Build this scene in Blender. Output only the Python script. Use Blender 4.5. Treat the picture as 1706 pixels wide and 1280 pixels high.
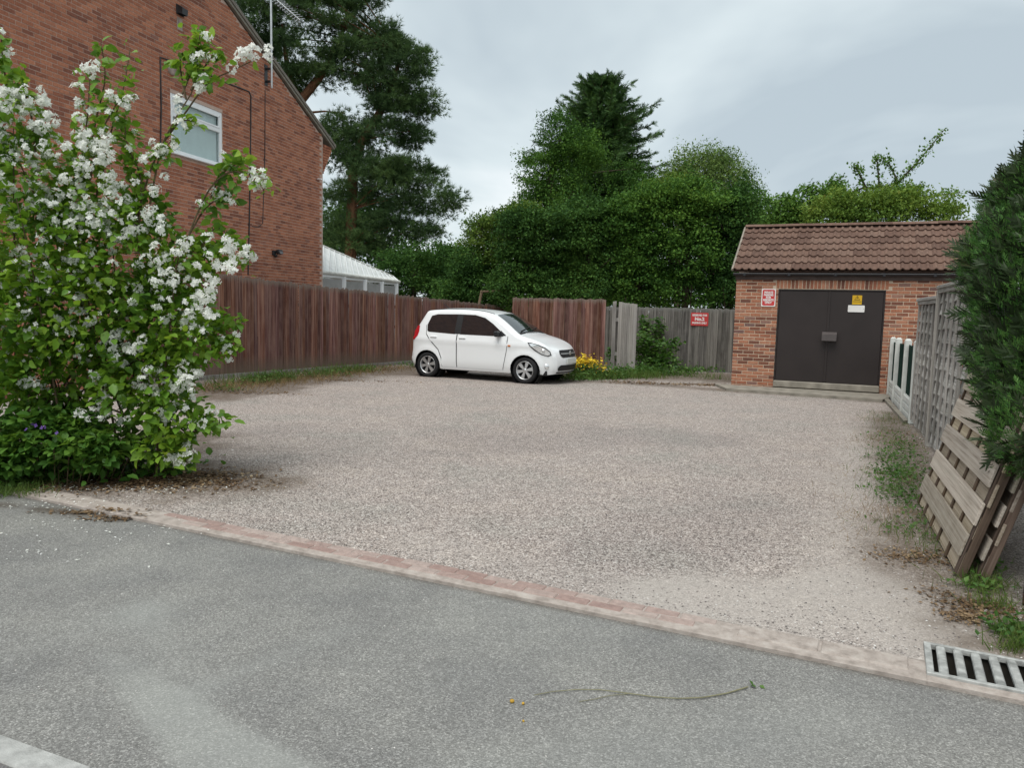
import bpy, bmesh, math, random
import numpy as np
from mathutils import Vector, Matrix, geometry
for o in list(bpy.data.objects):
    bpy.data.objects.remove(o)
scene = bpy.context.scene
COL = scene.collection
R = math.radians
# ------------------------------------------------------------------ camera
CAM_H, PITCH, ROLL, FPX = 1.65, R(5.67), R(1.38), 1280.0
_f = Vector((0, math.cos(PITCH), -math.sin(PITCH)))
_r0 = Vector((1, 0, 0)); _u0 = Vector((0, math.sin(PITCH), math.cos(PITCH)))
_r = _r0 * math.cos(ROLL) + _u0 * math.sin(ROLL)
_u = _u0 * math.cos(ROLL) - _r0 * math.sin(ROLL)
CAM = Vector((0, 0, CAM_H))
cd = bpy.data.cameras.new('camera'); cam = bpy.data.objects.new('camera', cd); COL.objects.link(cam)
cd.sensor_width = 36; cd.sensor_fit = 'HORIZONTAL'; cd.lens = 36 * FPX / 1706
cd.clip_start = 0.05; cd.clip_end = 3000
m = Matrix((( _r.x, _u.x, -_f.x, 0), (_r.y, _u.y, -_f.y, 0), (_r.z, _u.z, -_f.z, CAM_H), (0, 0, 0, 1)))
cam.matrix_world = m
scene.camera = cam
# ------------------------------------------------------------------ world: overcast sky
SUN_EL, SUN_ROT = R(62), R(205)
w = bpy.data.worlds.new('World'); scene.world = w; w.use_nodes = True
nt = w.node_tree; nt.nodes.clear()
def wn(t, **k):
    n = nt.nodes.new(t)
    for a, b in k.items(): setattr(n, a, b)
    return n
out = wn('ShaderNodeOutputWorld'); bg = wn('ShaderNodeBackground'); bg.inputs[1].default_value = 0.1
sky = wn('ShaderNodeTexSky', sky_type='NISHITA', sun_disc=False, sun_elevation=SUN_EL, sun_rotation=SUN_ROT)
tc = wn('ShaderNodeTexCoord'); sep = wn('ShaderNodeSeparateXYZ'); nt.links.new(tc.outputs['Generated'], sep.inputs[0])
def wm(op, a, b):
    n = wn('ShaderNodeMath', operation=op)
    for i, v in enumerate((a, b)):
        if hasattr(v, 'links') or hasattr(v, 'is_linked'): nt.links.new(v, n.inputs[i])
        else: n.inputs[i].default_value = v
    return n.outputs[0]
den = wm('ADD', wm('ABSOLUTE', sep.outputs[2], 0), 0.22)
comb = wn('ShaderNodeCombineXYZ')
nt.links.new(wm('DIVIDE', sep.outputs[0], den), comb.inputs[0])
nt.links.new(wm('DIVIDE', sep.outputs[1], den), comb.inputs[1])
mp = wn('ShaderNodeMapping'); mp.inputs['Location'].default_value = (7.1, 2.4, 1.5); mp.inputs['Scale'].default_value = (0.62, 0.5, 1)
nt.links.new(comb.outputs[0], mp.inputs[0])
no = wn('ShaderNodeTexNoise'); no.inputs['Scale'].default_value = 1.35; no.inputs['Detail'].default_value = 5; no.inputs['Roughness'].default_value = 0.5; no.inputs['Distortion'].default_value = 0.25
nt.links.new(mp.outputs[0], no.inputs[0])
cr = wn('ShaderNodeValToRGB'); nt.links.new(no.outputs['Fac'], cr.inputs[0])
e = cr.color_ramp.elements
e[0].position = 0.37; e[0].color = (0.43, 0.50, 0.545, 1)
e[1].position = 0.64; e[1].color = (0.80, 0.84, 0.855, 1)
x = e.new(0.5); x.color = (0.605, 0.680, 0.705, 1)
sc_ = wn('ShaderNodeVectorMath', operation='SCALE'); sc_.inputs['Scale'].default_value = 6.5
nt.links.new(cr.outputs[0], sc_.inputs[0])
mx = wn('ShaderNodeMix', data_type='RGBA'); mx.inputs['Factor'].default_value = 0.95
nt.links.new(sky.outputs[0], mx.inputs['A']); nt.links.new(sc_.outputs[0], mx.inputs['B'])
nt.links.new(mx.outputs['Result'], bg.inputs[0]); nt.links.new(bg.outputs[0], out.inputs[0])
# ------------------------------------------------------------------ sun (through thin cloud)
sd = bpy.data.lights.new('sun', 'SUN'); sun = bpy.data.objects.new('sun', sd); COL.objects.link(sun)
sd.energy = 1.4; sd.angle = R(40); sd.color = (1.0, 0.965, 0.91)
sun.rotation_euler = (R(90) - SUN_EL, 0, R(-28))
scene.view_settings.view_transform = 'Standard'; scene.view_settings.look = 'None'
scene.view_settings.gamma = 1; scene.view_settings.use_curve_mapping = False
scene.view_settings.exposure = 0.9
scene.cycles.max_bounces = 6; scene.cycles.transparent_max_bounces = 8
# ------------------------------------------------------------------ photograph pixel (1706x1280) -> world helpers
def ray(px, py):
    return (_f * FPX + _r * (px - 853) - _u * (py - 640)).normalized()
def G(px, py, z=0.0):
    d = ray(px, py); t = (z - CAM_H) / d.z
    return CAM + d * t
def P(px, py, Y):
    d = ray(px, py); return CAM + d * (Y / d.y)
def PL(px, py, p0, n):
    d = ray(px, py); return CAM + d * ((p0 - CAM).dot(n) / d.dot(n))
def proj(p):
    v = Vector(p) - CAM; zc = v.dot(_f)
    return 853 + FPX * v.dot(_r) / zc, 640 - FPX * v.dot(_u) / zc, zc
# ------------------------------------------------------------------ object helpers
def thing(name, label, cat, loc=(0, 0, 0), rotz=0.0, group=None):
    o = bpy.data.objects.new(name, None); COL.objects.link(o)
    o.empty_display_size = 0.1
    o.location = loc; o.rotation_euler = (0, 0, rotz)
    o['label'] = label; o['category'] = cat
    if group: o['group'] = group
    return o
def tag(o, label, cat, group=None):
    o['label'] = label; o['category'] = cat
    if group: o['group'] = group
    return o
def link(name, me, mat=None, parent=None, kind=None):
    if mat is not None and not me.materials: me.materials.append(mat)
    o = bpy.data.objects.new(name, me); COL.objects.link(o)
    if parent is not None: o.parent = parent
    if kind: o['kind'] = kind
    return o
def np_mesh(name, V, faces, smooth=False):
    """V (N,3); faces: list of (M,k) int arrays."""
    me = bpy.data.meshes.new(name)
    V = np.asarray(V, np.float32); me.vertices.add(len(V)); me.vertices.foreach_set('co', V.ravel())
    fs = [np.asarray(f, np.int32) for f in faces if len(f)]
    nl = sum(f.size for f in fs); npoly = sum(len(f) for f in fs)
    me.loops.add(nl); me.polygons.add(npoly)
    me.loops.foreach_set('vertex_index', np.concatenate([f.ravel() for f in fs]))
    st = []; tot = 0
    for f in fs:
        st.append(tot + np.arange(len(f)) * f.shape[1]); tot += f.size
    me.polygons.foreach_set('loop_start', np.concatenate(st).astype(np.int32))
    if smooth: me.polygons.foreach_set('use_smooth', np.ones(npoly, bool))
    me.update(calc_edges=True)
    return me
class MB:
    """collects simple shapes into ONE mesh"""
    def __init__(s): s.v = []; s.f = []; s.sm = []
    def add(s, vs, fs, smooth=False):
        b = len(s.v); s.v += [tuple(q) for q in vs]; s.f += [tuple(b + i for i in q) for q in fs]; s.sm += [smooth] * len(fs)
    def box(s, c, d, M=None, taper=1.0):
        x, y, z = d[0] / 2, d[1] / 2, d[2] / 2
        p = [Vector((a * x * (taper if cc > 0 else 1), b * y * (taper if cc > 0 else 1), cc * z)) for cc in (-1, 1) for a, b in ((-1, -1), (1, -1), (1, 1), (-1, 1))]
        if M is not None: p = [M @ q for q in p]
        c = Vector(c)
        s.add([q + c for q in p], [(3, 2, 1, 0), (4, 5, 6, 7), (0, 1, 5, 4), (1, 2, 6, 5), (2, 3, 7, 6), (3, 0, 4, 7)])
    def bevbox(s, c, d, b=0.004, M=None):
        bm = bmesh.new(); bmesh.ops.create_cube(bm, size=1)
        bmesh.ops.scale(bm, vec=d, verts=bm.verts)
        bmesh.ops.bevel(bm, geom=list(bm.edges), offset=b, segments=1, affect='EDGES')
        bm.verts.ensure_lookup_table(); c = Vector(c)
        vs = [((M @ q.co) if M is not None else q.co) + c for q in bm.verts]
        for i, q in enumerate(bm.verts): q.index = i
        s.add(vs, [[q.index for q in f.verts] for f in bm.faces]); bm.free()
    def tube(s, pts, rad, n=6, cap=True):
        pts = [Vector(p) for p in pts]; k = len(pts)
        rad = rad if hasattr(rad, '__len__') else [rad] * k
        vs = []; prev = None
        for i, p in enumerate(pts):
            t = (pts[min(i + 1, k - 1)] - pts[max(i - 1, 0)]).normalized()
            a = prev if prev is not None else (Vector((1, 0, 0)) if abs(t.x) < 0.8 else Vector((0, 1, 0)))
            a = (a - t * a.dot(t)).normalized(); b = t.cross(a); prev = a
            for j in range(n):
                q = 2 * math.pi * j / n
                vs.append(p + (a * math.cos(q) + b * math.sin(q)) * rad[i])
        fs = [(i * n + j, i * n + (j + 1) % n, (i + 1) * n + (j + 1) % n, (i + 1) * n + j) for i in range(k - 1) for j in range(n)]
        s.add(vs, fs, True)
        if cap:
            s.add([vs[j] for j in range(n)], [tuple(reversed(range(n)))]); s.add([vs[(k - 1) * n + j] for j in range(n)], [tuple(range(n))])
    def lathe(s, prof, n=24, M=None, smooth=True):
        """prof: (r, x) about the x axis"""
        vs = []
        for r_, x_ in prof:
            for j in range(n):
                q = 2 * math.pi * j / n; v = Vector((x_, r_ * math.cos(q), r_ * math.sin(q)))
                vs.append(M @ v if M is not None else v)
        k = len(prof)
        s.add(vs, [(i * n + j, i * n + (j + 1) % n, (i + 1) * n + (j + 1) % n, (i + 1) * n + j) for i in range(k - 1) for j in range(n)], smooth)
    def prism(s, poly, lo, hi, axis='y'):
        """poly 2D extruded; axis y: (x,z)->y ; axis z: (x,y)->z"""
        n = len(poly)
        mk = (lambda q, h: (q[0], h, q[1])) if axis == 'y' else (lambda q, h: (q[0], q[1], h))
        vs = [mk(q, lo) for q in poly] + [mk(q, hi) for q in poly]
        s.add(vs, [tuple(range(n)), tuple(reversed(range(n, 2 * n)))] + [(i, n + i, n + (i + 1) % n, (i + 1) % n) for i in range(n)])
    def mesh(s, name):
        me = bpy.data.meshes.new(name); me.from_pydata(s.v, [], s.f)
        me.polygons.foreach_set('use_smooth', s.sm); me.update()
        bm = bmesh.new(); bm.from_mesh(me); bmesh.ops.recalc_face_normals(bm, faces=bm.faces); bm.to_mesh(me); bm.free()
        return me
    def build(s, name, mat, parent=None, kind=None): return link(name, s.mesh(name), mat, parent, kind)
def text_part(txt, size, mat, parent, loc, rot, name='lettering', width=None):
    cu = bpy.data.curves.new(name, 'FONT'); cu.body = txt; cu.size = size; cu.align_x = 'CENTER'; cu.align_y = 'CENTER'; cu.extrude = 0.0008; cu.offset = 0.0025 * size / 0.05
    t = bpy.data.objects.new('tmp_text', cu); COL.objects.link(t)
    dg = bpy.context.evaluated_depsgraph_get(); me = bpy.data.meshes.new_from_object(t.evaluated_get(dg))
    bpy.data.objects.remove(t)
    o = link(name, me, mat, parent); o.location = loc; o.rotation_euler = rot
    if width:
        w_ = max(v.co.x for v in me.vertices) - min(v.co.x for v in me.vertices); o.scale = (width / w_, 1, 1)
    return o
# ------------------------------------------------------------------ materials
class NB:
    def __init__(s, name):
        s.m = bpy.data.materials.new(name); s.m.use_nodes = True; s.t = s.m.node_tree; s.t.nodes.clear()
        s.out = s.n('ShaderNodeOutputMaterial')
    def n(s, t, **k):
        q = s.t.nodes.new(t)
        for a, b in k.items(): setattr(q, a, b)
        return q
    def l(s, a, b): s.t.links.new(a, b)
    def put(s, sock, v):
        if isinstance(v, bpy.types.NodeSocket): s.l(v, sock)
        else: sock.default_value = (*v, 1) if isinstance(v, tuple) and len(v) == 3 and sock.type == 'RGBA' else v
    def coord(s, scale=(1, 1, 1), kind='Object', rnd=0.0):
        c = s.n('ShaderNodeTexCoord'); mpn = s.n('ShaderNodeMapping'); mpn.inputs['Scale'].default_value = scale
        v = c.outputs[kind]
        if rnd:
            oi = s.n('ShaderNodeObjectInfo'); a = s.n('ShaderNodeVectorMath', operation='MULTIPLY_ADD')
            s.l(oi.outputs['Random'], a.inputs[0]); a.inputs[1].default_value = (rnd, rnd * 1.7, rnd * 0.6); s.l(v, a.inputs[2]); v = a.outputs[0]
        s.l(v, mpn.inputs[0]); return mpn.outputs[0]
    def noise(s, vec, scale=5, detail=4, rough=0.55, dist=0.0, col=False):
        q = s.n('ShaderNodeTexNoise'); q.inputs['Scale'].default_value = scale; q.inputs['Detail'].default_value = detail; q.inputs['Roughness'].default_value = rough; q.inputs['Distortion'].default_value = dist
        s.l(vec, q.inputs['Vector']); return q.outputs['Color' if col else 'Fac']
    def voro(s, vec, scale=50, feature='F1', out='Color', rnd=1.0):
        q = s.n('ShaderNodeTexVoronoi', feature=feature); q.inputs['Scale'].default_value = scale; q.inputs['Randomness'].default_value = rnd
        s.l(vec, q.inputs['Vector']); return q.outputs[out]
    def ramp(s, fac, stops, interp='LINEAR'):
        q = s.n('ShaderNodeValToRGB'); s.put(q.inputs[0], fac); e = q.color_ramp.elements; q.color_ramp.interpolation = interp
        while len(e) > 1: e.remove(e[0])
        e[0].position = stops[0][0]; e[0].color = (*stops[0][1], 1) if not isinstance(stops[0][1], float) else (stops[0][1],) * 3 + (1,)
        for p_, c_ in stops[1:]:
            k = e.new(p_); k.color = (*c_, 1) if not isinstance(c_, float) else (c_,) * 3 + (1,)
        return q.outputs[0]
    def mix(s, fac, a, b, mode='MIX'):
        q = s.n('ShaderNodeMix', data_type='RGBA', blend_type=mode); s.put(q.inputs['Factor'], fac); s.put(q.inputs['A'], a); s.put(q.inputs['B'], b); return q.outputs['Result']
    def math(s, op, a, b=0.0, clamp=False):
        q = s.n('ShaderNodeMath', operation=op, use_clamp=clamp); s.put(q.inputs[0], a); s.put(q.inputs[1], b); return q.outputs[0]
    def attr(s, name):
        return s.n('ShaderNodeAttribute', attribute_name=name).outputs['Fac']
    def hsv(s, col, h=0.5, sat=1.0, val=1.0):
        q = s.n('ShaderNodeHueSaturation'); s.put(q.inputs['Color'], col); s.put(q.inputs['Hue'], h); s.put(q.inputs['Saturation'], sat); s.put(q.inputs['Value'], val); return q.outputs[0]
    def bump(s, h, strength=0.3, dist=0.01):
        q = s.n('ShaderNodeBump'); q.inputs['Strength'].default_value = strength; q.inputs['Distance'].default_value = dist; s.l(h, q.inputs['Height']); return q.outputs[0]
    def bsdf(s, col, rough=0.7, spec=0.35, metal=0.0, normal=None, coat=0.0, trans=None):
        b = s.n('ShaderNodeBsdfPrincipled'); s.put(b.inputs['Base Color'], col); s.put(b.inputs['Roughness'], rough); s.put(b.inputs['Specular IOR Level'], spec); s.put(b.inputs['Metallic'], metal)
        b.inputs['Coat Weight'].default_value = coat
        if normal is not None: s.l(normal, b.inputs['Normal'])
        sh = b.outputs[0]
        if trans:
            tl = s.n('ShaderNodeBsdfTranslucent'); s.put(tl.inputs['Color'], trans[1]); ms = s.n('ShaderNodeMixShader'); ms.inputs[0].default_value = trans[0]
            s.l(sh, ms.inputs[1]); s.l(tl.outputs[0], ms.inputs[2]); sh = ms.outputs[0]
        s.l(sh, s.out.inputs[0]); return s.m
def plain(name, col, rough=0.6, var=0.12, scale=6, spec=0.35, metal=0.0, bump=0.1, coat=0.0, bscale=40):
    b = NB(name); v = b.coord(rnd=7.0)
    n = b.noise(v, scale, 5); c2 = tuple(q * (1 - var) for q in col); c3 = tuple(min(1, q * (1 + var)) for q in col)
    col_ = b.ramp(n, [(0.3, c2), (0.7, c3)])
    nr = b.bump(b.noise(v, bscale, 3), bump, 0.005) if bump else None
    return b.bsdf(col_, rough, spec, metal, nr, coat)
def island_rnd(b):
    return b.n('ShaderNodeNewGeometry').outputs['Random Per Island']
def leafmat(name, stops, trans=0.3, rough=0.55, spec=0.3, big=0.6, tcol=None):
    b = NB(name); v = b.coord(rnd=9.0)
    r_ = island_rnd(b); cl = b.noise(v, big, 2)
    fac = b.math('ADD', b.math('MULTIPLY', r_, 0.5), b.math('MULTIPLY', b.math('SUBTRACT', cl, 0.28), 1.1))
    col = b.ramp(fac, stops)
    tr = b.hsv(col, 0.485, 1.05, 1.5)
    return b.bsdf(col, rough, spec, trans=(trans, tr))
def brickmat(name, stops, bumpy=0.5):
    b = NB(name); v = b.coord(rnd=11.0)
    oi = b.n('ShaderNodeObjectInfo').outputs['Random']
    r_ = b.math('FRACT', b.math('ADD', island_rnd(b), b.math('MULTIPLY', oi, 7.31)))
    col = b.ramp(r_, stops)
    n1 = b.noise(v, 38, 5, 0.65); n2 = b.noise(v, 140, 3, 0.6)
    col = b.mix(0.75, col, b.ramp(n1, [(0.25, (0.45, 0.42, 0.42)), (0.55, (1, 1, 1)), (0.8, (1.25, 1.2, 1.15))]), 'MULTIPLY')
    nr = b.bump(b.math('ADD', n1, b.math('MULTIPLY', n2, 0.5)), bumpy, 0.006)
    return b.bsdf(col, 0.9, 0.2, normal=nr)
def woodmat(name, lo, mid, hi, axis='z', top=None, spec=0.2, split=1.0, base=None):
    """stained or weathered timber with grain along the given local axis"""
    b = NB(name)
    sc = {'z': (60, 60, 1.3), 'x': (1.3, 60, 60), 'y': (60, 1.3, 60)}[axis]
    v = b.coord(sc, rnd=23.0); v2 = b.coord((3, 3, 3), rnd=31.0)
    oi = b.n('ShaderNodeObjectInfo').outputs['Random']
    g = b.noise(v, 1.0, 5, 0.62, 0.4)
    col = b.ramp(g, [(0.30, lo), (0.48, mid), (0.68, hi)])
    col = b.hsv(col, b.math('ADD', 0.488, b.math('MULTIPLY', oi, 0.024)), b.math('ADD', 0.85, b.math('MULTIPLY', oi, 0.3)), b.math('ADD', 0.62, b.math('MULTIPLY', b.math('FRACT', b.math('MULTIPLY', oi, 13.7)), 0.8)))
    col = b.mix(b.math('MULTIPLY', b.ramp(b.noise(v2, 1.6, 3), [(0.42, 0.0), (0.72, 1.0)]), 0.35), col, hi)
    st = b.noise(b.coord({'z': (24, 24, 0.4), 'x': (0.4, 24, 24), 'y': (24, 0.4, 24)}[axis], rnd=17.0), 1.0, 3, 0.5)
    col = b.mix(b.math('MULTIPLY', b.ramp(st, [(0.60, 0.0), (0.69, 1.0)]), 0.6), col, hi)
    col = b.mix(b.math('MULTIPLY', b.ramp(st, [(0.32, 1.0), (0.40, 0.0)]), 0.5), col, lo)
    if top:
        gz = b.n('ShaderNodeSeparateXYZ'); b.l(b.n('ShaderNodeTexCoord').outputs['Generated'], gz.inputs[0])
        z_ = b.math('ADD', gz.outputs[2], b.math('MULTIPLY', b.math('SUBTRACT', b.noise(v, 0.6, 2), 0.5), 0.1))
        col = b.mix(b.math('MULTIPLY', b.ramp(z_, [(0.93, 0.0), (0.985, 1.0)]), 0.75), col, top)
        if base: col = b.mix(b.math('MULTIPLY', b.ramp(z_, [(0.06, 1.0), (0.2, 0.0)]), 0.75), col, base)
    nr = b.bump(g, 0.5, 0.006)
    return b.bsdf(col, 0.85, spec, normal=nr)
# =================================================================== THE SETTING
rng = np.random.default_rng(7); random.seed(7)
K0, K1 = G(110, 838), G(1706, 1166)
KU = (K1 - K0); KU.z = 0; KU.normalize(); KV = Vector((-KU.y, KU.x, 0))
if KV.y < 0: KV = -KV
KROT = math.atan2(KU.y, KU.x)
def uv(p): d = Vector(p) - K0; return d.dot(KU), d.dot(KV)
def KW(u, v, z=0.0): q = K0 + KU * u + KV * v; return Vector((q.x, q.y, z))
ROADZ = -0.028
def seg_dist(P2, a, b):
    a = np.array(a[:2]); b = np.array(b[:2]); d = b - a
    t = np.clip(((P2 - a) @ d) / (d @ d), 0, 1)
    return np.hypot(*(P2 - a - t[:, None] * d).T)
def vnoise(P2, s, seed=0):
    r_ = np.random.default_rng(seed); out_ = np.zeros(len(P2)); amp = 1
    for k in range(4):
        for j in range(5):
            a = r_.uniform(0, 2 * math.pi); f = s * (2 ** k) * r_.uniform(0.6, 1.5)
            out_ += amp * np.sin((P2 @ np.array([math.cos(a), math.sin(a)])) * f + r_.uniform(0, 6.28)) / 5
        amp *= 0.6
    return out_
def grid_mesh(name, us, vs, z, skip=None):
    U, Vv = np.meshgrid(us, vs); pts = np.stack([K0.x + KU.x * U + KV.x * Vv, K0.y + KU.y * U + KV.y * Vv, np.full_like(U, z)], -1).reshape(-1, 3)
    nu, nv = len(us), len(vs); i = (np.arange(nv - 1)[:, None] * nu + np.arange(nu - 1)).ravel()
    F = np.stack([i, i + 1, i + 1 + nu, i + nu], 1)
    if skip is not None:
        c = pts[F].mean(1); F = F[~skip(c)]
    return np_mesh(name, pts, [F]), pts
def setattr_f(me, name, vals):
    a = me.attributes.new(name, 'FLOAT', 'POINT'); a.data.foreach_set('value', np.asarray(vals, np.float32))
# --- far ground (grass and earth) out to the horizon
b = NB('earth'); v = b.coord((1, 1, 1))
col = b.mix(b.ramp(b.noise(v, 0.8, 5), [(0.4, 0.0), (0.6, 1.0)]), (0.075, 0.06, 0.04), (0.05, 0.07, 0.025))
EARTH = b.bsdf(col, 0.95, 0.1, normal=b.bump(b.noise(v, 30, 4), 0.6, 0.03))
g_ = MB(); g_.add([(-900, -900, -0.24), (900, -900, -0.24), (900, 900, -0.24), (-900, 900, -0.24)], [(0, 1, 2, 3)])
g_.build('ground', EARTH)['kind'] = 'structure'
# --- road
b = NB('asphalt'); v = b.coord((1, 1, 1))
wear = b.attr('wear'); dirt = b.attr('dirt')
s1 = b.voro(v, 150); s2 = b.noise(v, 190, 2, 0.7); big = b.noise(v, 1.7, 5, 0.6)
sv = b.n('ShaderNodeSeparateColor'); b.l(s1, sv.inputs[0]); chip = sv.outputs[0]
base = b.ramp(chip, [(0.0, (0.140, 0.137, 0.130)), (0.5, (0.200, 0.197, 0.187)), (0.86, (0.258, 0.255, 0.243)), (1.0, (0.35, 0.345, 0.325))])
base = b.mix(0.62, base, b.ramp(s2, [(0.3, (0.42, 0.42, 0.42)), (0.5, (1, 1, 1)), (0.72, (1.5, 1.5, 1.5))]), 'MULTIPLY')
base = b.mix(0.55, base, b.ramp(big, [(0.3, (0.72, 0.72, 0.74)), (0.7, (1.25, 1.24, 1.2))]), 'MULTIPLY')
base = b.mix(b.math('MULTIPLY', wear, 0.42), base, (0.36, 0.37, 0.345))
base = b.mix(b.math('MULTIPLY', dirt, 0.8), base, (0.075, 0.06, 0.045))
ASPH = b.bsdf(base, 0.88, 0.25, normal=b.bump(b.math('ADD', chip, s2), 0.35, 0.004))
us = np.concatenate([[-60, -30, -15, -8], np.arange(-3, 4.5, 0.035), np.arange(4.5, 7.01, 0.1), [12, 25, 60]]); vs = np.concatenate([[-40, -20, -10, -6], np.arange(-3.8, 0.001, 0.035)]); vs[-1] = 0.0
me, pts = grid_mesh('road', us, vs, ROADZ)
p2 = pts[:, :2]
def side_of(pa, pb):
    a, c = np.array(G(*pa)[:2]), np.array(G(*pb)[:2]); d = (c - a) / np.linalg.norm(c - a); return (p2 - a) @ np.array([-d[1], d[0]])
sg_ = lambda x: 1 / (1 + np.exp(-np.clip(x, -30, 30)))
wob = 0.02 * vnoise(p2, 5, 31)
band = sg_((side_of((270, 1250), (169, 1107)) * -1 + wob) / 0.010) * sg_((side_of((337, 1156), (500, 1250)) * -1 + wob) / 0.014)
band *= sg_((1.15 - np.hypot(*(p2 - np.array(G(360, 1260)[:2])).T)) / 0.16)
b2 = np.exp(-(seg_dist(p2, G(-40, 1080), G(230, 1010)) / 0.22) ** 2) + 0.8 * np.exp(-(seg_dist(p2, G(230, 1010), G(330, 1150)) / 0.13) ** 2)
wearv = band * (0.8 + 0.25 * vnoise(p2, 4, 3)) + 0.55 * b2 * np.clip(0.6 + 0.6 * vnoise(p2, 3, 3), 0, 1) + 0.45 * np.exp(-(seg_dist(p2, G(302, 1150), G(575, 1040)) / 0.07) ** 2) * np.clip(0.8 + 0.5 * vnoise(p2, 4, 9), 0, 1) + 0.30 * np.clip(vnoise(p2, 1.4, 5), 0, 1) + 0.4 * np.exp(-(seg_dist(p2, G(800, 1280), G(1500, 1180)) / 0.25) ** 2) * np.clip(0.4 + vnoise(p2, 2, 8), 0, 1)
setattr_f(me, 'wear', np.clip(wearv, 0, 1))
V_ = (p2 - np.array(K0[:2])) @ np.array(KV[:2])
dk = np.exp(-(V_ / 0.035) ** 2) * (0.6 + 0.4 * vnoise(p2, 6, 2))
dk = np.maximum(dk, np.exp(-(seg_dist(p2, G(0, 835), G(200, 858)) / 0.10) ** 2) * np.clip(0.7 + vnoise(p2, 7, 4), 0, 1))
setattr_f(me, 'dirt', np.clip(dk, 0, 1))
link('road', me, ASPH)['kind'] = 'structure'
# --- car park: worn bound gravel
b = NB('bound_gravel'); v = b.coord((1, 1, 1))
dirt = b.attr('dirt'); dust = b.attr('dust'); dark = b.attr('dark')
s1 = b.voro(v, 105); s3 = b.voro(v, 34); s2 = b.noise(v, 120, 3, 0.7); big = b.noise(v, 0.75, 6, 0.62); mid = b.noise(v, 6, 5, 0.65)
sv = b.n('ShaderNodeSeparateColor'); b.l(s1, sv.inputs[0]); chip = sv.outputs[0]
sv3 = b.n('ShaderNodeSeparateColor'); b.l(s3, sv3.inputs[0])
base = b.ramp(chip, [(0.0, (0.10, 0.088, 0.08)), (0.25, (0.225, 0.198, 0.178)), (0.55, (0.375, 0.335, 0.302)), (0.85, (0.49, 0.45, 0.41)), (1.0, (0.68, 0.65, 0.60))])
base = b.mix(0.3, base, b.ramp(sv3.outputs[1], [(0.0, (0.62, 0.58, 0.58)), (0.5, (1, 1, 1)), (1.0, (1.3, 1.28, 1.25))]), 'MULTIPLY')
base = b.mix(0.45, base, b.ramp(s2, [(0.3, (0.45, 0.45, 0.46)), (0.52, (1, 1, 1)), (0.75, (1.4, 1.38, 1.36))]), 'MULTIPLY')
base = b.mix(0.8, base, b.ramp(big, [(0.32, (0.88, 0.90, 0.90)), (0.5, (1.0, 0.96, 0.97)), (0.68, (1.1, 1.05, 1.03))]), 'MULTIPLY')
base = b.mix(0.7, base, b.ramp(mid, [(0.3, (0.88, 0.87, 0.87)), (0.7, (1.10, 1.10, 1.09))]), 'MULTIPLY')
base = b.mix(b.math('MULTIPLY', dark, b.math('ADD', 0.3, b.math('MULTIPLY', b.ramp(mid, [(0.4, 0.0), (0.6, 1.0)]), 0.6))), base, b.mix(0.8, base, (0.42, 0.42, 0.46), 'MULTIPLY'))
base = b.mix(b.math('MULTIPLY', dust, 0.72), base, b.ramp(s2, [(0.3, (0.34, 0.305, 0.275)), (0.7, (0.5, 0.46, 0.42))]))
dn = b.math('MULTIPLY', dirt, b.ramp(b.math('ADD', b.math('MULTIPLY', mid, 0.6), b.math('MULTIPLY', s2, 0.4)), [(0.34, 0.35), (0.6, 1.0)]))
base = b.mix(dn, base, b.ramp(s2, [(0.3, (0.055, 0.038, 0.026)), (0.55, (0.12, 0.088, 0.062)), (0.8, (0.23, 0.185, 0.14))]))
LOT = b.bsdf(base, 0.93, 0.2, normal=b.bump(b.math('ADD', chip, b.math('MULTIPLY', s2, 0.8)), 0.5, 0.007))
us = np.concatenate([[-14, -9], np.arange(-5, 13.01, 0.08), [18]]); vs = np.concatenate([np.arange(0.21, 22.3, 0.08), [26, 32]])
_q = uv(G(1541, 1117))[0]; gv1 = uv(G(1612, 1086))[1]
def in_grate(c):
    d = c[:, :2] - np.array(K0[:2]); u_ = d @ np.array(KU[:2]); v_ = d @ np.array(KV[:2])
    return (u_ > _q - 0.0) & (u_ < _q + 0.61) & (v_ < gv1 + 0.003)
us = np.unique(np.concatenate([us, [_q + 0.005, _q + 0.605]])); vs = np.unique(np.concatenate([vs, [gv1]]))
me, pts = grid_mesh('car_park', us, vs, 0.0, in_grate)
p2 = pts[:, :2]
vn = vnoise(p2, 1.3, 11); vn2 = vnoise(p2, 5, 12)
def strip(pix, wd, wob=0.5):
    d = np.full(len(p2), 99.0)
    for q, w_ in zip(pix[:-1], pix[1:]): d = np.minimum(d, seg_dist(p2, G(*q), G(*w_)))
    return 1 / (1 + np.exp((d - wd * (1 + wob * vn + 0.35 * vn2)) / (0.10 * wd + 0.03)))
dirtv = np.zeros(len(p2))
dirtv = np.maximum(dirtv, strip([(330, 660), (450, 640), (620, 624), (700, 618)], 0.85))       # along the brown fence
dirtv = np.maximum(dirtv, strip([(950, 628), (1060, 628), (1215, 628)], 1.1))                    # along the grey fence
dirtv = np.maximum(dirtv, 0.8 * strip([(1010, 636), (1180, 648), (1470, 668)], 0.35))
dirtv = np.maximum(dirtv, 0.9 * strip([(1500, 690), (1520, 760), (1545, 850), (1580, 950), (1700, 1060)], 0.42))   # right verge
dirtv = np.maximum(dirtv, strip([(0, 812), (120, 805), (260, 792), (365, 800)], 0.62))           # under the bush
dirtv = np.maximum(dirtv, 0.9 * strip([(1600, 985), (1650, 1020), (1706, 1075)], 0.2))
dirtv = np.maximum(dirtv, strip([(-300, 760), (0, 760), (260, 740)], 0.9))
setattr_f(me, 'dirt', np.clip(dirtv, 0, 1))
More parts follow.
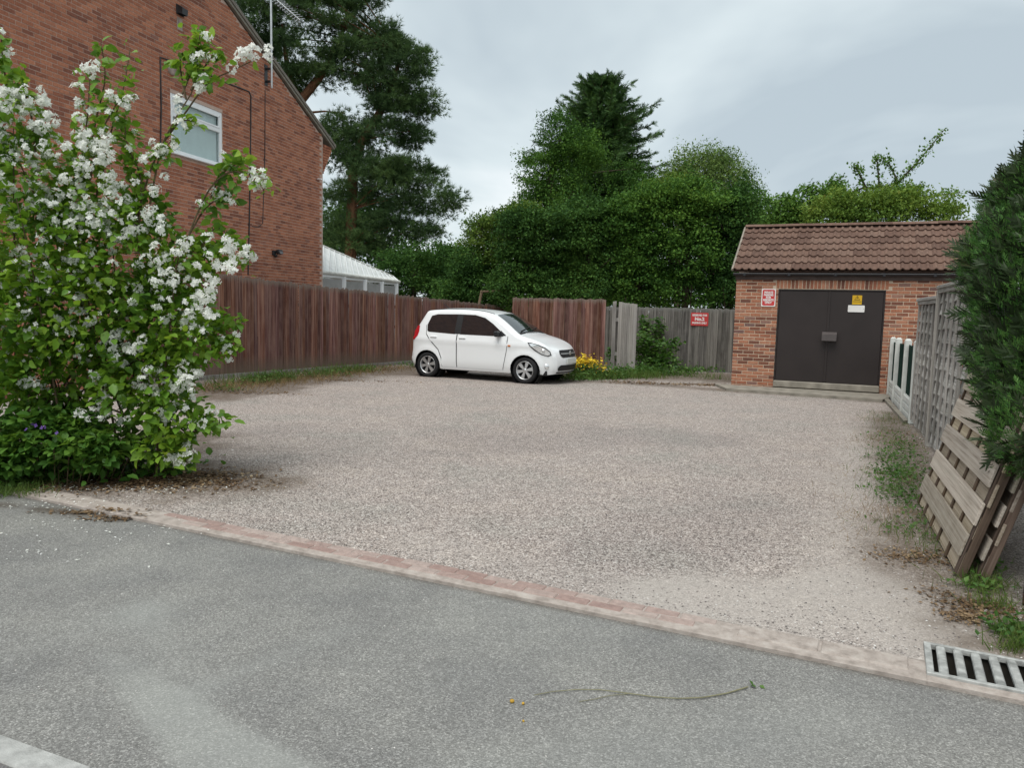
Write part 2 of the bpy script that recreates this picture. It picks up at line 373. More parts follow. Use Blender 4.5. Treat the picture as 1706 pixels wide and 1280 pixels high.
setattr_f(me, 'dust', np.clip(strip([(1180, 1000), (1350, 1010), (1480, 1000), (1540, 1060)], 0.42, 0.35) * 0.95 + 0.55 * strip([(1440, 720), (1430, 850), (1440, 960)], 0.35) + 0.3 * strip([(700, 905), (1050, 985)], 0.18), 0, 1))
setattr_f(me, 'dark', np.clip(0.38 * strip([(1000, 930), (1120, 900), (1220, 850)], 0.55) + 0.45 * strip([(800, 735), (1000, 720), (1150, 730)], 0.8) + 0.4 * strip([(330, 720), (480, 715)], 0.5), 0, 1))
LOTOBJ = link('car_park', me, LOT); LOTOBJ['kind'] = 'structure'
# --- kerb: two courses of red pavers, then pale edging blocks, on a concrete bed
CONC = plain('concrete', (0.26, 0.237, 0.20), 0.92, 0.28, 5, 0.15, bump=0.5, bscale=60)
b = NB('paver'); v = b.coord(rnd=9.0); oi = b.n('ShaderNodeObjectInfo').outputs['Random']
col = b.ramp(oi, [(0.0, (0.30, 0.205, 0.18)), (0.5, (0.36, 0.27, 0.24)), (1.0, (0.40, 0.33, 0.295))])
n1 = b.noise(v, 25, 5, 0.65); n2 = b.noise(v, 160, 2)
col = b.mix(0.8, col, b.ramp(n1, [(0.3, (0.7, 0.7, 0.7)), (0.6, (1.05, 1.05, 1.05)), (0.75, (1.3, 1.3, 1.28))]), 'MULTIPLY')
PAVER = b.bsdf(col, 0.9, 0.2, normal=b.bump(b.math('ADD', n1, n2), 0.5, 0.006))
b = NB('edging'); v = b.coord(rnd=9.0)
n1 = b.noise(v, 14, 6, 0.65); n2 = b.noise(v, 120, 2)
col = b.ramp(n1, [(0.3, (0.25, 0.215, 0.19)), (0.5, (0.37, 0.32, 0.285)), (0.7, (0.46, 0.415, 0.375))])
EDG = b.bsdf(col, 0.92, 0.2, normal=b.bump(b.math('ADD', n1, n2), 0.5, 0.006))
ub, ue = uv(G(235, 868))[0], uv(G(1215, 1065))[0]
kb = MB()
gu, gv = uv(G(1541, 1117))
gu0, gl, gv0 = gu + 0.005, 0.60, 0.055
gv1 = uv(G(1612, 1086))[1]
print('grate', gu0, gv0, gv1)
KPROF = [(0, -0.09), (0, -0.008), (0.004, -0.004), (0.058, -0.002), (0.22, -0.0012), (0.22, -0.09)]
kb.prism(KPROF, -3.5, gu0, 'y'); kb.prism(KPROF, gu0 + gl, 9, 'y')
kb.prism([(0, -0.09), (0, -0.008), (0.004, -0.004), (gv0, -0.002), (gv0, -0.09)], gu0 + 0.001, gu0 + gl - 0.001, 'y')
kbm = kb.mesh('kerb')
for vv in kbm.vertices:                                   # (v, u, z) -> world
    q = KW(vv.co.y, vv.co.x, vv.co.z); vv.co = q
KERB = link('kerb', kbm, EDG); KERB['kind'] = 'structure'
pm = []
for k in range(3):
    q = MB(); q.bevbox((0, 0, 0), (0.196 - 0.002 * k, 0.074 + 0.001 * k, 0.06), 0.006 + 0.001 * k); pm.append(q.mesh('paver')); pm[-1].materials.append(PAVER)
for row, v0 in enumerate((0.100, 0.178)):
    n_ = int((ue - ub) / 0.2)
    for i in range(n_):
        if row == 0 and i < 2: continue
        o = link('paver', pm[random.randrange(3)], None, KERB)
        o.location = KW(ub + 0.2 * i + (0.1 if row else 0), v0, -0.0255 + random.uniform(-.003, .002)); o.rotation_euler = (random.uniform(-.02, .02), random.uniform(-.015, .015), KROT + random.uniform(-.02, .02))
q = MB(); q.bevbox((0, 0, 0), (0.392, 0.150, 0.06), 0.008); em = q.mesh('edging_block'); em.materials.append(EDG)
ug = uv(G(1541, 1117))[0]
n_ = int((ug - ue - 0.02) / 0.4)
for i in range(n_):
    o = link('edging_block', em, None, KERB)
    o.location = KW(ue + 0.22 + 0.4 * i, 0.137, -0.0245); o.rotation_euler = (0, 0, KROT + random.uniform(-.008, .008))
# --- pale dropped kerb of the near pavement, bottom left
ka, kb2 = G(-40, 1213, ROADZ), G(190, 1296, ROADZ)
d_ = (kb2 - ka); d_.z = 0; d_.normalize(); nrm = Vector((-d_.y, d_.x, 0))
if nrm.y > 0: nrm = -nrm
b = NB('worn_concrete'); v = b.coord(rnd=3.0); n1 = b.noise(v, 9, 6, 0.7); n2 = b.noise(v, 150, 2)
col = b.ramp(n1, [(0.28, (0.20, 0.20, 0.19)), (0.5, (0.36, 0.36, 0.345)), (0.7, (0.48, 0.48, 0.46))])
WCON = b.bsdf(col, 0.9, 0.2, normal=b.bump(b.math('ADD', n1, n2), 0.6, 0.006))
NK = MB(); NK.add([ka - d_ * 4 + nrm * .0, kb2 + d_ * 4, kb2 + d_ * 4 + nrm * 0.125, ka - d_ * 4 + nrm * 0.125], [(0, 1, 2, 3)])
NK.v = [(q[0], q[1], q[2] + 0.006) for q in NK.v]
o = NK.build('near_kerb', CONC); o['kind'] = 'structure'
for i in range(-5, 6):
    Mx = Matrix.Rotation(math.atan2(d_.y, d_.x), 3, 'Z')
    kbx = MB(); kbx.bevbox((0, 0, 0), (0.908, 0.127, 0.08), 0.012)
    e_ = kbx.build('kerb_stone', WCON, o)
    e_.location = ka + d_ * (0.914 * i + 0.2) + nrm * 0.064 + Vector((0, 0, -0.022)); e_.rotation_euler = (0, 0, math.atan2(d_.y, d_.x))
b = NB('pavement_tar'); v = b.coord((1, 1, 1)); s1 = b.noise(v, 150, 3, 0.7)
PAVM = b.bsdf(b.ramp(s1, [(0.3, (0.09, 0.085, 0.085)), (0.7, (0.2, 0.19, 0.185))]), 0.9, 0.2, normal=b.bump(s1, 0.4, 0.005))
pv = MB(); A, B_ = ka - d_ * 4 + nrm * 0.128, kb2 + d_ * 4 + nrm * 0.128
pv.add([(A.x, A.y, -0.012), (B_.x, B_.y, -0.012), (B_.x + nrm.x * 2.0, B_.y + nrm.y * 2.0, -0.012), (A.x + nrm.x * 2.0, A.y + nrm.y * 2.0, -0.012)], [(0, 1, 2, 3)])
pv.build('pavement', PAVM)['kind'] = 'structure'
# --- drain grate in the kerb corner, bottom right
IRON = plain('galvanised_bar', (0.36, 0.365, 0.35), 0.65, 0.42, 16, 0.35, 0.1, 0.45, bscale=90)
PIT = plain('drain_pit_wall', (0.06, 0.054, 0.046), 0.95, 0.3, 8, 0.1, bump=0.2)
gr = thing('drain_grate', 'pale metal drain grate with slanting slots set in the kerb by the weeds', 'drain grate', KW(gu0, gv0, -0.003), KROT)
q = MB(); gd = gv1 - gv0
for (c, d) in (((gl / 2, 0.012, 0), (gl, 0.024, 0.03)), ((gl / 2, gd - 0.011, 0), (gl, 0.022, 0.03)), ((0.016, gd / 2, 0), (0.032, gd - 0.048, 0.03)), ((gl - 0.016, gd / 2, 0), (0.032, gd - 0.048, 0.03))): q.bevbox(c, d, 0.003)
q.build('frame', IRON, gr)
bm_ = MB(); bm_.bevbox((0, 0, 0), (0.040, gd - 0.046, 0.026), 0.006); bme = bm_.mesh('bar'); bme.materials.append(IRON)
for i in range(7):
    o = link('bar', bme, None, gr); o.location = (0.032 + 0.042 + 0.0755 * i, gd / 2, -0.001)
q = MB(); q.add([(0, 0, -0.016), (gl, 0, -0.016), (gl, gd, -0.016), (0, gd, -0.016), (0, 0, -0.2), (gl, 0, -0.2), (gl, gd, -0.2), (0, gd, -0.2)], [(0, 1, 5, 4), (1, 2, 6, 5), (2, 3, 7, 6), (3, 0, 4, 7), (4, 5, 6, 7)])
q.build('pit', PIT, gr)
# =================================================================== BRICK HOUSE
HC = P(538, 440, 22.2); HC.z = 0
a_ = math.atan2(1190 - 853, 1280); HD = Vector((math.sin(a_), math.cos(a_), 0)); HN = Vector((HD.y, -HD.x, 0))
HL = 12.0
HO = HC - HD * HL                                     # near-left foot of the gable wall; local x runs away along the wall
hrot = math.atan2(HD.y, HD.x)
def hpl(px, py):                                      # pixel -> (x along the wall, z)
    q = PL(px, py, HC, HN); return (q - HO).dot(HD), q.z
def hw(x, y, z): return HO + HD * x + Vector((-HD.y, HD.x, 0)) * y + Vector((0, 0, z))
EX, EZ = hpl(552, 243)
TX, TZ = hpl(375, -5)
SL = (TZ - EZ) / (EX - TX)
APX = EX - 6.3; APZ = EZ + SL * 6.3
def roof_z(x): return APZ - SL * abs(x - APX)
COR = hpl(540, 290)[1]                                # underside of the brick corbel at the eaves
MORT_H = plain('house_mortar', (0.50, 0.37, 0.31), 0.95, 0.15, 8, 0.1, bump=0.3)
BR_H = brickmat('house_brick', [(0.0, (0.22, 0.090, 0.062)), (0.2, (0.325, 0.128, 0.078)), (0.5, (0.39, 0.157, 0.093)), (0.8, (0.45, 0.192, 0.115)), (0.95, (0.49, 0.205, 0.12)), (1.0, (0.27, 0.13, 0.10))])
VERGE = plain('verge_mortar', (0.24, 0.225, 0.19), 0.9, 0.2, 6, 0.15, bump=0.3)
RTILE = plain('roof_concrete_tile', (0.20, 0.18, 0.155), 0.9, 0.2, 6, 0.15, bump=0.4)
house = thing('brick_house', 'two storey red brick house with plain gable end and one upper window', 'house', HO, hrot)
wx0, wz1 = hpl(283.5, 153.5); wx1, wz1b = hpl(370, 187.5); wz0 = (hpl(290, 256)[1] + hpl(368, 277)[1]) / 2; wz1 = (wz1 + wz1b) / 2
D_ = 8.0
q = MB()
def solid(poly, lo, hi): q.prism(poly, lo, hi, 'y')
hx = HL
e0 = 2 * APX - EX
xs0 = e0 + (EX - HL)
# gable wall in four pieces round the window opening (front face at y=0), 0.3 thick
def wz_top(x): return roof_z(x) - 0.10
q.prism([(xs0, 0), (wx0, 0), (wx0, wz_top(wx0)), (APX, wz_top(APX)), (xs0, wz_top(xs0))] if wx0 > APX else [(xs0, 0), (wx0, 0), (wx0, wz_top(wx0)), (xs0, wz_top(xs0))], 0, 0.3)
q.prism([(wx1, 0), (hx - .012, 0), (hx - .012, wz_top(hx)), (wx1, wz_top(wx1))] if wx1 > APX else [(wx1, 0), (hx - .012, 0), (hx - .012, wz_top(hx)), (APX, wz_top(APX)), (wx1, wz_top(wx1))], 0, 0.3)
mid_ = [(wx0, wz1), (wx1, wz1), (wx1, wz_top(wx1))] + ([(APX, wz_top(APX))] if wx0 < APX < wx1 else []) + [(wx0, wz_top(wx0))]
q.prism(mid_, 0, 0.3); q.prism([(wx0, 0), (wx1, 0), (wx1, wz0), (wx0, wz0)], 0, 0.3)
q.box((hx - 0.15, D_ / 2 + 0.15, wz_top(hx) / 2), (0.3, D_ - 0.3, wz_top(hx))); q.box((xs0 + 0.15, D_ / 2 + 0.15, wz_top(xs0) / 2), (0.3, D_ - 0.3, wz_top(xs0)))
q.box(((xs0 + hx) / 2, D_ + 0.15, 2.6), (hx - xs0, 0.3, 5.2))
hwall = q.build('wall', MORT_H, house)
# bricks
BL, BH, BP, CP = 0.211, 0.061, 0.225, 0.075
bv = MB(); bv.box((0, 0, 0), (BL, 0.06, BH)); 
bv.f = [f for f in bv.f if True]
brk = bv.mesh('brick'); brk.materials.append(BR_H)
half = MB(); half.box((0, 0, 0), (0.1025, 0.06, BH)); hbk = half.mesh('half_brick'); hbk.materials.append(BR_H)
cand = []
r2 = random.Random(3)
for j in range(0, int(9.5 / CP)):
    z = CP * j + 0.0375
    i0 = int(math.floor((xs0) / BP))
    off = BP / 2 if j % 2 else 0.0
    for i in range(i0, int(hx / BP) + 2):
        x = i * BP + off + BL / 2 + 0.004
        if x + BL / 2 > hx + 0.002 or x - BL / 2 < xs0: 
            if x - BL / 2 + 0.1025 <= hx + 0.004 and x - BL / 2 >= hx - 0.13: cand.append((hx - 0.0515, z, 0.1025)); 
            continue
        if z + BH / 2 > min(roof_z(x - BL / 2), roof_z(x + BL / 2)) - 0.06: continue
        if x + BL / 2 > wx0 - 0.004 and x - BL / 2 < wx1 + 0.004 and z + BH / 2 > wz0 - 0.02 and z - BH / 2 < wz1 + 0.004: 
            # cut bricks beside the opening
            if x - BL / 2 < wx0 - 0.05: cand.append(((x - BL / 2 + wx0 - 0.006) / 2, z, wx0 - 0.006 - (x - BL / 2)))
            if x + BL / 2 > wx1 + 0.05: cand.append(((x + BL / 2 + wx1 + 0.006) / 2, z, (x + BL / 2) - wx1 - 0.006))
            continue
        cand.append((x, z, BL))
sc_list = []
for (x, z, L) in cand:
    pw = hw(x, 0, z); a, b2, zc = proj(pw)
    vis = (-10 < a < 1720) and (-5 < b2 < 480) and not (b2 > 330 and a < 330) and L > 0.2
    area = (1.0 / zc ** 2) * (1.0 if vis else 0.0)
    sc_list.append(area)
order = sorted(range(len(cand)), key=lambda k: -sc_list[k])
front = set(order[:300])
sv_ = MB()
for k, (x, z, L) in enumerate(cand):
    pr = r2.uniform(-0.002, 0.0025)
    if k in front:
        o = link('brick', brk, None, hwall); o.location = (x, 0.0255 - 0.0045 + pr - 0.0, z); o.location.y = 0.03 - 0.006 + pr
    else: sv_.box((x, 0.03 - 0.006 + pr, z), (L, 0.06, BH))
for j in range(int((wz_top(xs0) - 0.05) / CP)):            # the near return wall, round the corner
    for i in range(int(D_ / BP)):
        sv_.box((xs0 - 0.006 + 0.03 - 0.002, 0.05 + BP * i + (BP / 2 if j % 2 else 0) + BL / 2, CP * j + 0.0375), (0.06, BL, BH))
sv_.build('brickwork', BR_H, hwall, 'stuff')
# corbel at the right-hand eaves: courses stepping out
q = MB(); nc = int((EZ - COR) / CP) + 1
for j in range(nc):
    xo = (EX - HL) * min(1.0, (j + 1) / max(1, nc - 2)); z = COR + CP * j + 0.0375
    if z > roof_z(HL + xo) - 0.05: break
    nb = max(1, int(math.ceil(xo / 0.12)))
    for k in range(nb):
        q.box((HL + xo * (k + 0.5) / nb, 0.06 - 0.005, z), (xo / nb - 0.008, 0.12, BH))
q.build('corbel', BR_H, house)
q = MB(); q.box((HL + (EX - HL) * 0.5, 0.07, (COR + EZ) / 2 + 0.02), ((EX - HL) * 0.9, 0.1, (EZ - COR) * 0.7))
# roof
q = MB()
for sx in (-1, 1):
    xe = APX + sx * (EX - APX + 0.10); ze = roof_z(xe)
    q.prism([(APX, APZ), (xe, ze), (xe, ze + 0.085), (APX, APZ + 0.085)] if sx > 0 else [(xe, ze), (APX, APZ), (APX, APZ + 0.085), (xe, ze + 0.085)], -0.10, D_ + 0.4)
rf = q.build('roof', RTILE, house)
q = MB()
for sx in (-1, 1):
    xe = APX + sx * (EX - APX + 0.06); ze = roof_z(xe)
    q.prism([(APX, APZ - 0.07), (xe, ze - 0.07), (xe, ze - 0.003), (APX, APZ - 0.003)] if sx > 0 else [(xe, ze - 0.07), (APX, APZ - 0.07), (APX, APZ - 0.003), (xe, ze - 0.003)], -0.075, -0.008)
q.build('verge', VERGE, rf)
# window
UPVC = plain('white_upvc', (0.80, 0.82, 0.83), 0.35, 0.04, 3, 0.45, bump=0)
b = NB('window_glass'); gb = b.n('ShaderNodeBsdfGlossy'); gb.inputs['Roughness'].default_value = 0.03; gb.inputs['Color'].default_value = (0.85, 0.9, 0.92, 1)
tb = b.n('ShaderNodeBsdfTransparent'); tb.inputs['Color'].default_value = (0.86, 0.90, 0.90, 1); fr = b.n('ShaderNodeLayerWeight'); fr.inputs['Blend'].default_value = 0.5
msx = b.n('ShaderNodeMixShader'); b.l(b.math('ADD', b.math('MULTIPLY', b.math('POWER', fr.outputs['Facing'], 4.0), 0.5), 0.05, True), msx.inputs[0]); b.l(tb.outputs[0], msx.inputs[1]); b.l(gb.outputs[0], msx.inputs[2]); b.l(msx.outputs[0], b.out.inputs[0]); WGLASS = b.m
BLIND = plain('blind_fabric', (0.80, 0.84, 0.82), 0.9, 0.05, 3, 0.1, bump=0)
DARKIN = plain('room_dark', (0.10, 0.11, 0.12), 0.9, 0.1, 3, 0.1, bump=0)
W, Hh = wx1 - wx0, wz1 - wz0; tr_ = wz0 + Hh * 0.66
q = MB(); fw = 0.085
yy = 0.045; dd = 0.07
q.bevbox((wx0 + fw / 2, yy, (wz0 + wz1) / 2), (fw, dd, Hh), 0.006); q.bevbox((wx1 - fw / 2, yy, (wz0 + wz1) / 2), (fw, dd, Hh), 0.006)
q.bevbox(((wx0 + wx1) / 2, yy, wz1 - fw / 2), (W - 2 * fw, dd, fw), 0.006); q.bevbox(((wx0 + wx1) / 2, yy, wz0 + fw / 2), (W - 2 * fw, dd, fw), 0.006)
q.bevbox(((wx0 + wx1) / 2, yy - 0.004, tr_), (W - 2 * fw, dd, 0.09), 0.006)
win = q.build('window', UPVC, house)
q = MB(); q.bevbox(((wx0 + wx1) / 2, -0.02, wz0 - 0.012), (W + 0.06, 0.13, 0.03), 0.006); q.build('sill', UPVC, win)
for (a, c) in ((wz0 + fw, tr_ - 0.045), (tr_ + 0.045, wz1 - fw)):
    q = MB(); q.box(((wx0 + wx1) / 2, 0.05, (a + c) / 2), (W - 2 * fw, 0.012, c - a)); q.build('pane', WGLASS, win)
q = MB()
for s_ in (-1, 1): q.bevbox(((wx0 + wx1) / 2 + s_ * (W / 2 - fw - 0.02), 0.014, (tr_ + wz1) / 2), (0.04, 0.03, wz1 - tr_ - 0.14), 0.004)
for z in (tr_ + 0.065, wz1 - fw - 0.02): q.bevbox(((wx0 + wx1) / 2, 0.014, z), (W - 2 * fw, 0.03, 0.04), 0.004)
q.build('sash', UPVC, win)
ns = 9
for i in range(ns):
    q = MB(); wv = (W - 2 * fw) / ns
    Mx = Matrix.Rotation(R(-7), 3, 'Z'); q.box((0, 0, 0), (wv * 0.995, 0.004, Hh - 2 * fw + 0.05), Mx); sl = q.build('blind_slat', BLIND, win)
    sl.location = (wx0 + fw + wv * (i + 0.5), 0.105, (wz0 + wz1) / 2)
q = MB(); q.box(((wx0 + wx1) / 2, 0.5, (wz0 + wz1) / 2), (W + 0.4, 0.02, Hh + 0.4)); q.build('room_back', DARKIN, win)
# soldier course over nothing here: plain brick above the window. Small fittings on the wall are things of their own
BLACKP = plain('black_plastic', (0.02, 0.02, 0.022), 0.45, 0.2, 9, 0.4, bump=0.1)
GREYP = plain('grey_plastic', (0.27, 0.27, 0.27), 0.6, 0.15, 9, 0.3, bump=0.1)
vx, vz = hpl(299, 17)
vt = thing('wall_vent', 'small black hooded vent high on the brick gable', 'vent', hw(vx, 0, vz), hrot)
q = MB(); q.bevbox((0, -0.012, 0.0), (0.22, 0.03, 0.2), 0.006); q.build('plate', BLACKP, vt)
q = MB(); q.add([(-0.10, -0.028, 0.09), (0.10, -0.028, 0.09), (0.09, -0.14, 0.02), (-0.09, -0.14, 0.02), (-0.08, -0.13, -0.10), (0.08, -0.13, -0.10), (-0.1, -0.028, -0.08), (0.1, -0.028, -0.08)], [(0, 1, 2, 3), (3, 2, 5, 4), (0, 3, 4, 6), (1, 7, 5, 2)]); q.build('hood', BLACKP, vt)
STAIN = plain('lime_stain_render', (0.33, 0.27, 0.24), 0.95, 0.3, 14, 0.1)
sx_, sz_ = hpl(299, 40)
q = MB(); q.box((0, -0.004, 0), (0.17, 0.006, 0.24)); o = q.build('mortar_patch', STAIN); o.location = hw(sx_, -0.003, sz_); o.rotation_euler = (0, 0, hrot); tag(o, 'pale mortar patch on the brick just under the black vent', 'mortar patch')
sx_, sz_ = hpl(285, 115)
q = MB(); q.lathe([(0.0, -0.05), (0.11, -0.045), (0.12, -0.03), (0.12, 0.01)], 14, Matrix.Rotation(R(90), 3, 'Z')); o = q.build('wall_outlet_cover', STAIN); o.location = hw(sx_, 0.0, sz_); o.rotation_euler = (0, 0, hrot); tag(o, 'round pale blanked wall outlet above left corner of the gable window', 'wall cap')
def cable(pix, r_, label, y=-0.012):
    pts = [hpl(*p) for p in pix]
    q = MB(); q.tube([Vector((x, y - 0.004 * (i % 2), z)) for i, (x, z) in enumerate(pts)], r_, 5)
    o = q.build('cable', BLACKP); o.location = HO; o.rotation_euler = (0, 0, hrot); tag(o, label, 'cable')
cable([(266, 262), (267.5, 180), (267, 140), (266, 95), (284, 101)], 0.017, 'dark cable running down the brick left of the gable window')
cable([(301, 104), (316, 108), (340, 121), (372, 136), (414, 152), (417, 160), (416.5, 250), (414.5, 360), (412.5, 458)], 0.017, 'long dark cable bent round the right side of the gable window')
cable([(441, 150), (440.5, 250), (437, 372), (430, 378), (420, 377)], 0.010, 'thin cable dropping from the aerial bracket down the brick')
fx, fz = hpl(457, 421)
fl = thing('floodlight', 'small black floodlight low on the brick gable above the fence', 'floodlight', hw(fx, 0, fz), hrot)
q = MB(); q.bevbox((-0.06, -0.03, -0.01), (0.12, 0.06, 0.12), 0.01); q.build('bracket', BLACKP, fl)
q = MB(); q.bevbox((0.05, -0.12, 0.02), (0.19, 0.1, 0.11), 0.015, Matrix.Rotation(R(-18), 3, 'X')); q.build('lamp_head', BLACKP, fl)
q = MB(); q.bevbox((0.05, -0.175, 0.005), (0.15, 0.006, 0.07), 0.002, Matrix.Rotation(R(-18), 3, 'X')); q.build('lens', plain('lamp_glass', (0.09, 0.09, 0.095), 0.2, 0.1, 9, 0.5, bump=0), fl)
q = MB(); q.lathe([(0.0, 0), (0.03, 0.0), (0.04, 0.05), (0.02, 0.07), (0, 0.07)], 10, Matrix.Rotation(R(90), 3, 'Z')); o_ = q.build('sensor', BLACKP, fl); o_.location = (-0.02, -0.09, -0.08)
ox, oz = hpl(532, 299)
q = MB(); q.tube([(0, 0.02, 0), (0, -0.12, -0.005), (0, -0.13, -0.03)], 0.018, 8); o = q.build('overflow_pipe', UPVC); o.location = hw(ox - 0.1, 0, oz); o.rotation_euler = (0, 0, hrot); tag(o, 'short white overflow pipe near the far corner of the brick gable', 'pipe')
# aerial
ALU = plain('aluminium', (0.55, 0.57, 0.58), 0.4, 0.1, 8, 0.5, 0.7, 0.05)
_a = PL(452.5, 138, HC + HN * 0.16, HN); ax, az = (_a - HO).dot(HD), _a.z
ae = thing('tv_aerial', 'silver television aerial on a pole bracketed to the gable verge', 'aerial', hw(ax, -0.16, az), hrot)
zt = hpl(456, -22)[1] - az
q = MB(); q.tube([(0, 0, -0.12), (0.0, 0, zt)], 0.024, 8); q.build('pole', ALU, ae)
q = MB(); q.bevbox((0, 0.1, 0.04), (0.05, 0.14, 0.05), 0.006); q.bevbox((0, 0.10, 0.34), (0.05, 0.14, 0.05), 0.006); q.bevbox((0, 0.155, 0.19), (0.14, 0.012, 0.5), 0.003); q.build('bracket', BLACKP, ae)
boom_a = Vector((0.10, -0.75, -0.62)).normalized()       # boom tips down towards the viewer
top = Vector((0, 0, hpl(456, 2)[1] - az)); zx = Vector((1, 0.1, 0)).normalized(); zy = boom_a.cross(zx).normalized()
q = MB(); q.tube([top - boom_a * 0.25, top + boom_a * 0.95], 0.014, 6); q.build('boom', ALU, ae)
q = MB()
for i in range(11):
    c = top + boom_a * (0.1 + 0.08 * i); L_ = 0.17 - 0.004 * i
    for s_ in (-1, 1):
        for t_ in (-1, 1): q.tube([c, c + zx * L_ * s_ + zy * 0.10 * t_ * 1.0 + boom_a * 0.04], 0.006, 4)
q.build('elements', ALU, ae, 'stuff')
q = MB()
for i in range(5):
    c = top - boom_a * 0.22 + zy * (0.16 - 0.09 * i); q.tube([c - zx * 0.36, c + zx * 0.36], 0.006, 4)
q.build('reflector', ALU, ae)
# =================================================================== CONSERVATORY behind the corner
b = NB('polycarbonate'); v = b.coord(rnd=1.0)
PCARB = b.bsdf(b.ramp(b.noise(v, 3, 5, 0.7), [(0.3, (0.58, 0.61, 0.60)), (0.6, (0.74, 0.76, 0.75))]), 0.5, 0.35)
ZE = 2.62
E0 = P(520, 450, 23.2); E1 = P(664, 468.5, 28.0); R0 = P(520, 402, 25.2); R1 = P(655, 461, 28.6)
co = thing('conservatory', 'white framed conservatory with pale sheet roof behind the brick house', 'conservatory', (E0.x, E0.y, 0))
ofs = Vector((E0.x, E0.y, 0))
q = MB(); q.add([p - ofs for p in (E0, E1, R1, R0)], [(0, 1, 2, 3)]); 
q.add([p - ofs for p in (R0, R1, R1 + Vector((-0.3, 2.0, -0.3)), R0 + Vector((-1, 2.4, -1.0)))], [(0, 1, 2, 3)])
q.add([p - ofs for p in (E1, E1 + Vector((-0.35, 2.2, 0.02)), R1)], [(0, 1, 2)])
crf = q.build('roof', PCARB, co)
q = MB()
for i in range(17):
    t = i / 16; a = E0.lerp(E1, t) - ofs; c = R0.lerp(R1, t) - ofs; up = Vector((0, 0, 0.018))
    q.tube([a + up, c + up], 0.016, 5)
q.build('glazing_bar', UPVC, crf, 'stuff')
q = MB(); q.tube([E0 - ofs + Vector((0, 0, -0.03)), E1 - ofs + Vector((0.03, 0, -0.03))], 0.06, 8); q.tube([R0 - ofs, R1 - ofs], 0.04, 8); q.build('gutter', plain('white_gutter', (0.60, 0.60, 0.56), 0.5, 0.2, 7), crf)
dirE = (E1 - E0); 
CPAN = plain('conservatory_glazing', (0.35, 0.345, 0.34), 0.25, 0.12, 3, 0.5, bump=0)
tt = [0.0, 0.31, 0.55, 0.76, 0.955]
for i, t in enumerate(tt):
    p = E0.lerp(E1, t) - ofs; h_ = p.z - 0.09
    q = MB(); q.bevbox((p.x + 0.03, p.y + 0.04, h_ / 2), (0.15, 0.09, h_), 0.008); q.build('post', UPVC, co)
    if i + 1 < len(tt):
        p2_ = E0.lerp(E1, tt[i + 1]) - ofs; mid = (p + p2_) / 2; an = math.atan2(p2_.y - p.y, p2_.x - p.x)
        q = MB(); q.box((0, 0, 0), ((p2_ - p).length - 0.1, 0.03, h_ - 0.12)); o = q.build('pane', CPAN, co); o.location = (mid.x + 0.03, mid.y + 0.14, (h_ - 0.12) / 2); o.rotation_euler = (0, 0, an)
        q = MB(); q.bevbox((0, 0, 0), ((p2_ - p).length - 0.1, 0.06, 0.07), 0.006); o = q.build('transom', UPVC, co); o.location = (mid.x + 0.03, mid.y + 0.12, mid.z - 0.125); o.rotation_euler = (0, 0, an)
# =================================================================== BRICK OUTBUILDING
S0 = G(1218, 641, 0.05); S1 = G(1466, 656, 0.05)
SD = (S1 - S0); SD.z = 0; SD.normalize(); srot = math.atan2(SD.y, SD.x)
SI = Vector((-SD.y, SD.x, 0)); SNr = -SI                # SI points into the building
SO = Vector((S0.x, S0.y, 0.0)); SLN = 5.0; SDEP = 3.3
def spl(px, py):
    q = PL(px, py, SO, SNr); return (q - SO).dot(SD), q.z
def swp(x, y, z): return SO + SD * x + SI * y + Vector((0, 0, z))
sx0, sz1 = spl(1297, 481.5); sx1, sz1b = spl(1476.5, 483.5); sz1 = (sz1 + sz1b) / 2
_, sz0 = spl(1287, 634.5); _, sz0b = spl(1465, 642); sz0 = (sz0 + sz0b) / 2
_, zw = spl(1350, 467)                                   # top of brickwork / underside of fascia
WT = zw + 0.10
print('shed', SLN, 'door', sx0, sx1, sz0, sz1, 'walltop', zw, 'rot', math.degrees(srot))
MORT_S = plain('shed_mortar', (0.52, 0.42, 0.32), 0.95, 0.15, 9, 0.1, bump=0.3)
BR_S = brickmat('shed_brick', [(0.0, (0.15, 0.068, 0.050)), (0.16, (0.22, 0.094, 0.062)), (0.32, (0.32, 0.130, 0.080)), (0.6, (0.385, 0.165, 0.098)), (0.85, (0.42, 0.205, 0.13)), (0.95, (0.28, 0.155, 0.12)), (1.0, (0.15, 0.09, 0.085))], 0.6)
shed = thing('brick_outbuilding', 'low brick store with brown double doors and a tiled roof', 'outbuilding', SO, srot)
q = MB()
q.prism([(0, -0.1), (sx0, -0.1), (sx0, WT), (0, WT)], 0, 0.22); q.prism([(sx1, -0.1), (SLN, -0.1), (SLN, WT), (sx1, WT)], 0, 0.22)
q.prism([(sx0, sz1), (sx1, sz1), (sx1, WT), (sx0, WT)], 0, 0.22)
RUN = SDEP / 2 + 0.12; 
gz = WT + 1.0
q.prism([(0, 0), (0, 0)], 0, 0) if False else None
for xx in (0.11, SLN - 0.11):
    q.add([(xx - .11, 0.22, -.1), (xx - .11, SDEP, -.1), (xx - .11, SDEP, WT), (xx - .11, SDEP / 2, WT + 0.9), (xx - .11, 0.22, WT), (xx + .11, 0.22, -.1), (xx + .11, SDEP, -.1), (xx + .11, SDEP, WT), (xx + .11, SDEP / 2, WT + 0.9), (xx + .11, 0.22, WT)], [(0, 1, 2, 3, 4), (9, 8, 7, 6, 5), (0, 5, 6, 1), (1, 6, 7, 2), (2, 7, 8, 3), (3, 8, 9, 4), (4, 9, 5, 0)])
q.box((SLN / 2, SDEP - 0.11, WT / 2), (SLN - 0.44, 0.22, WT))
swall = q.build('wall', MORT_S, shed)
SC = 0.0755; SBH = SC - 0.0135
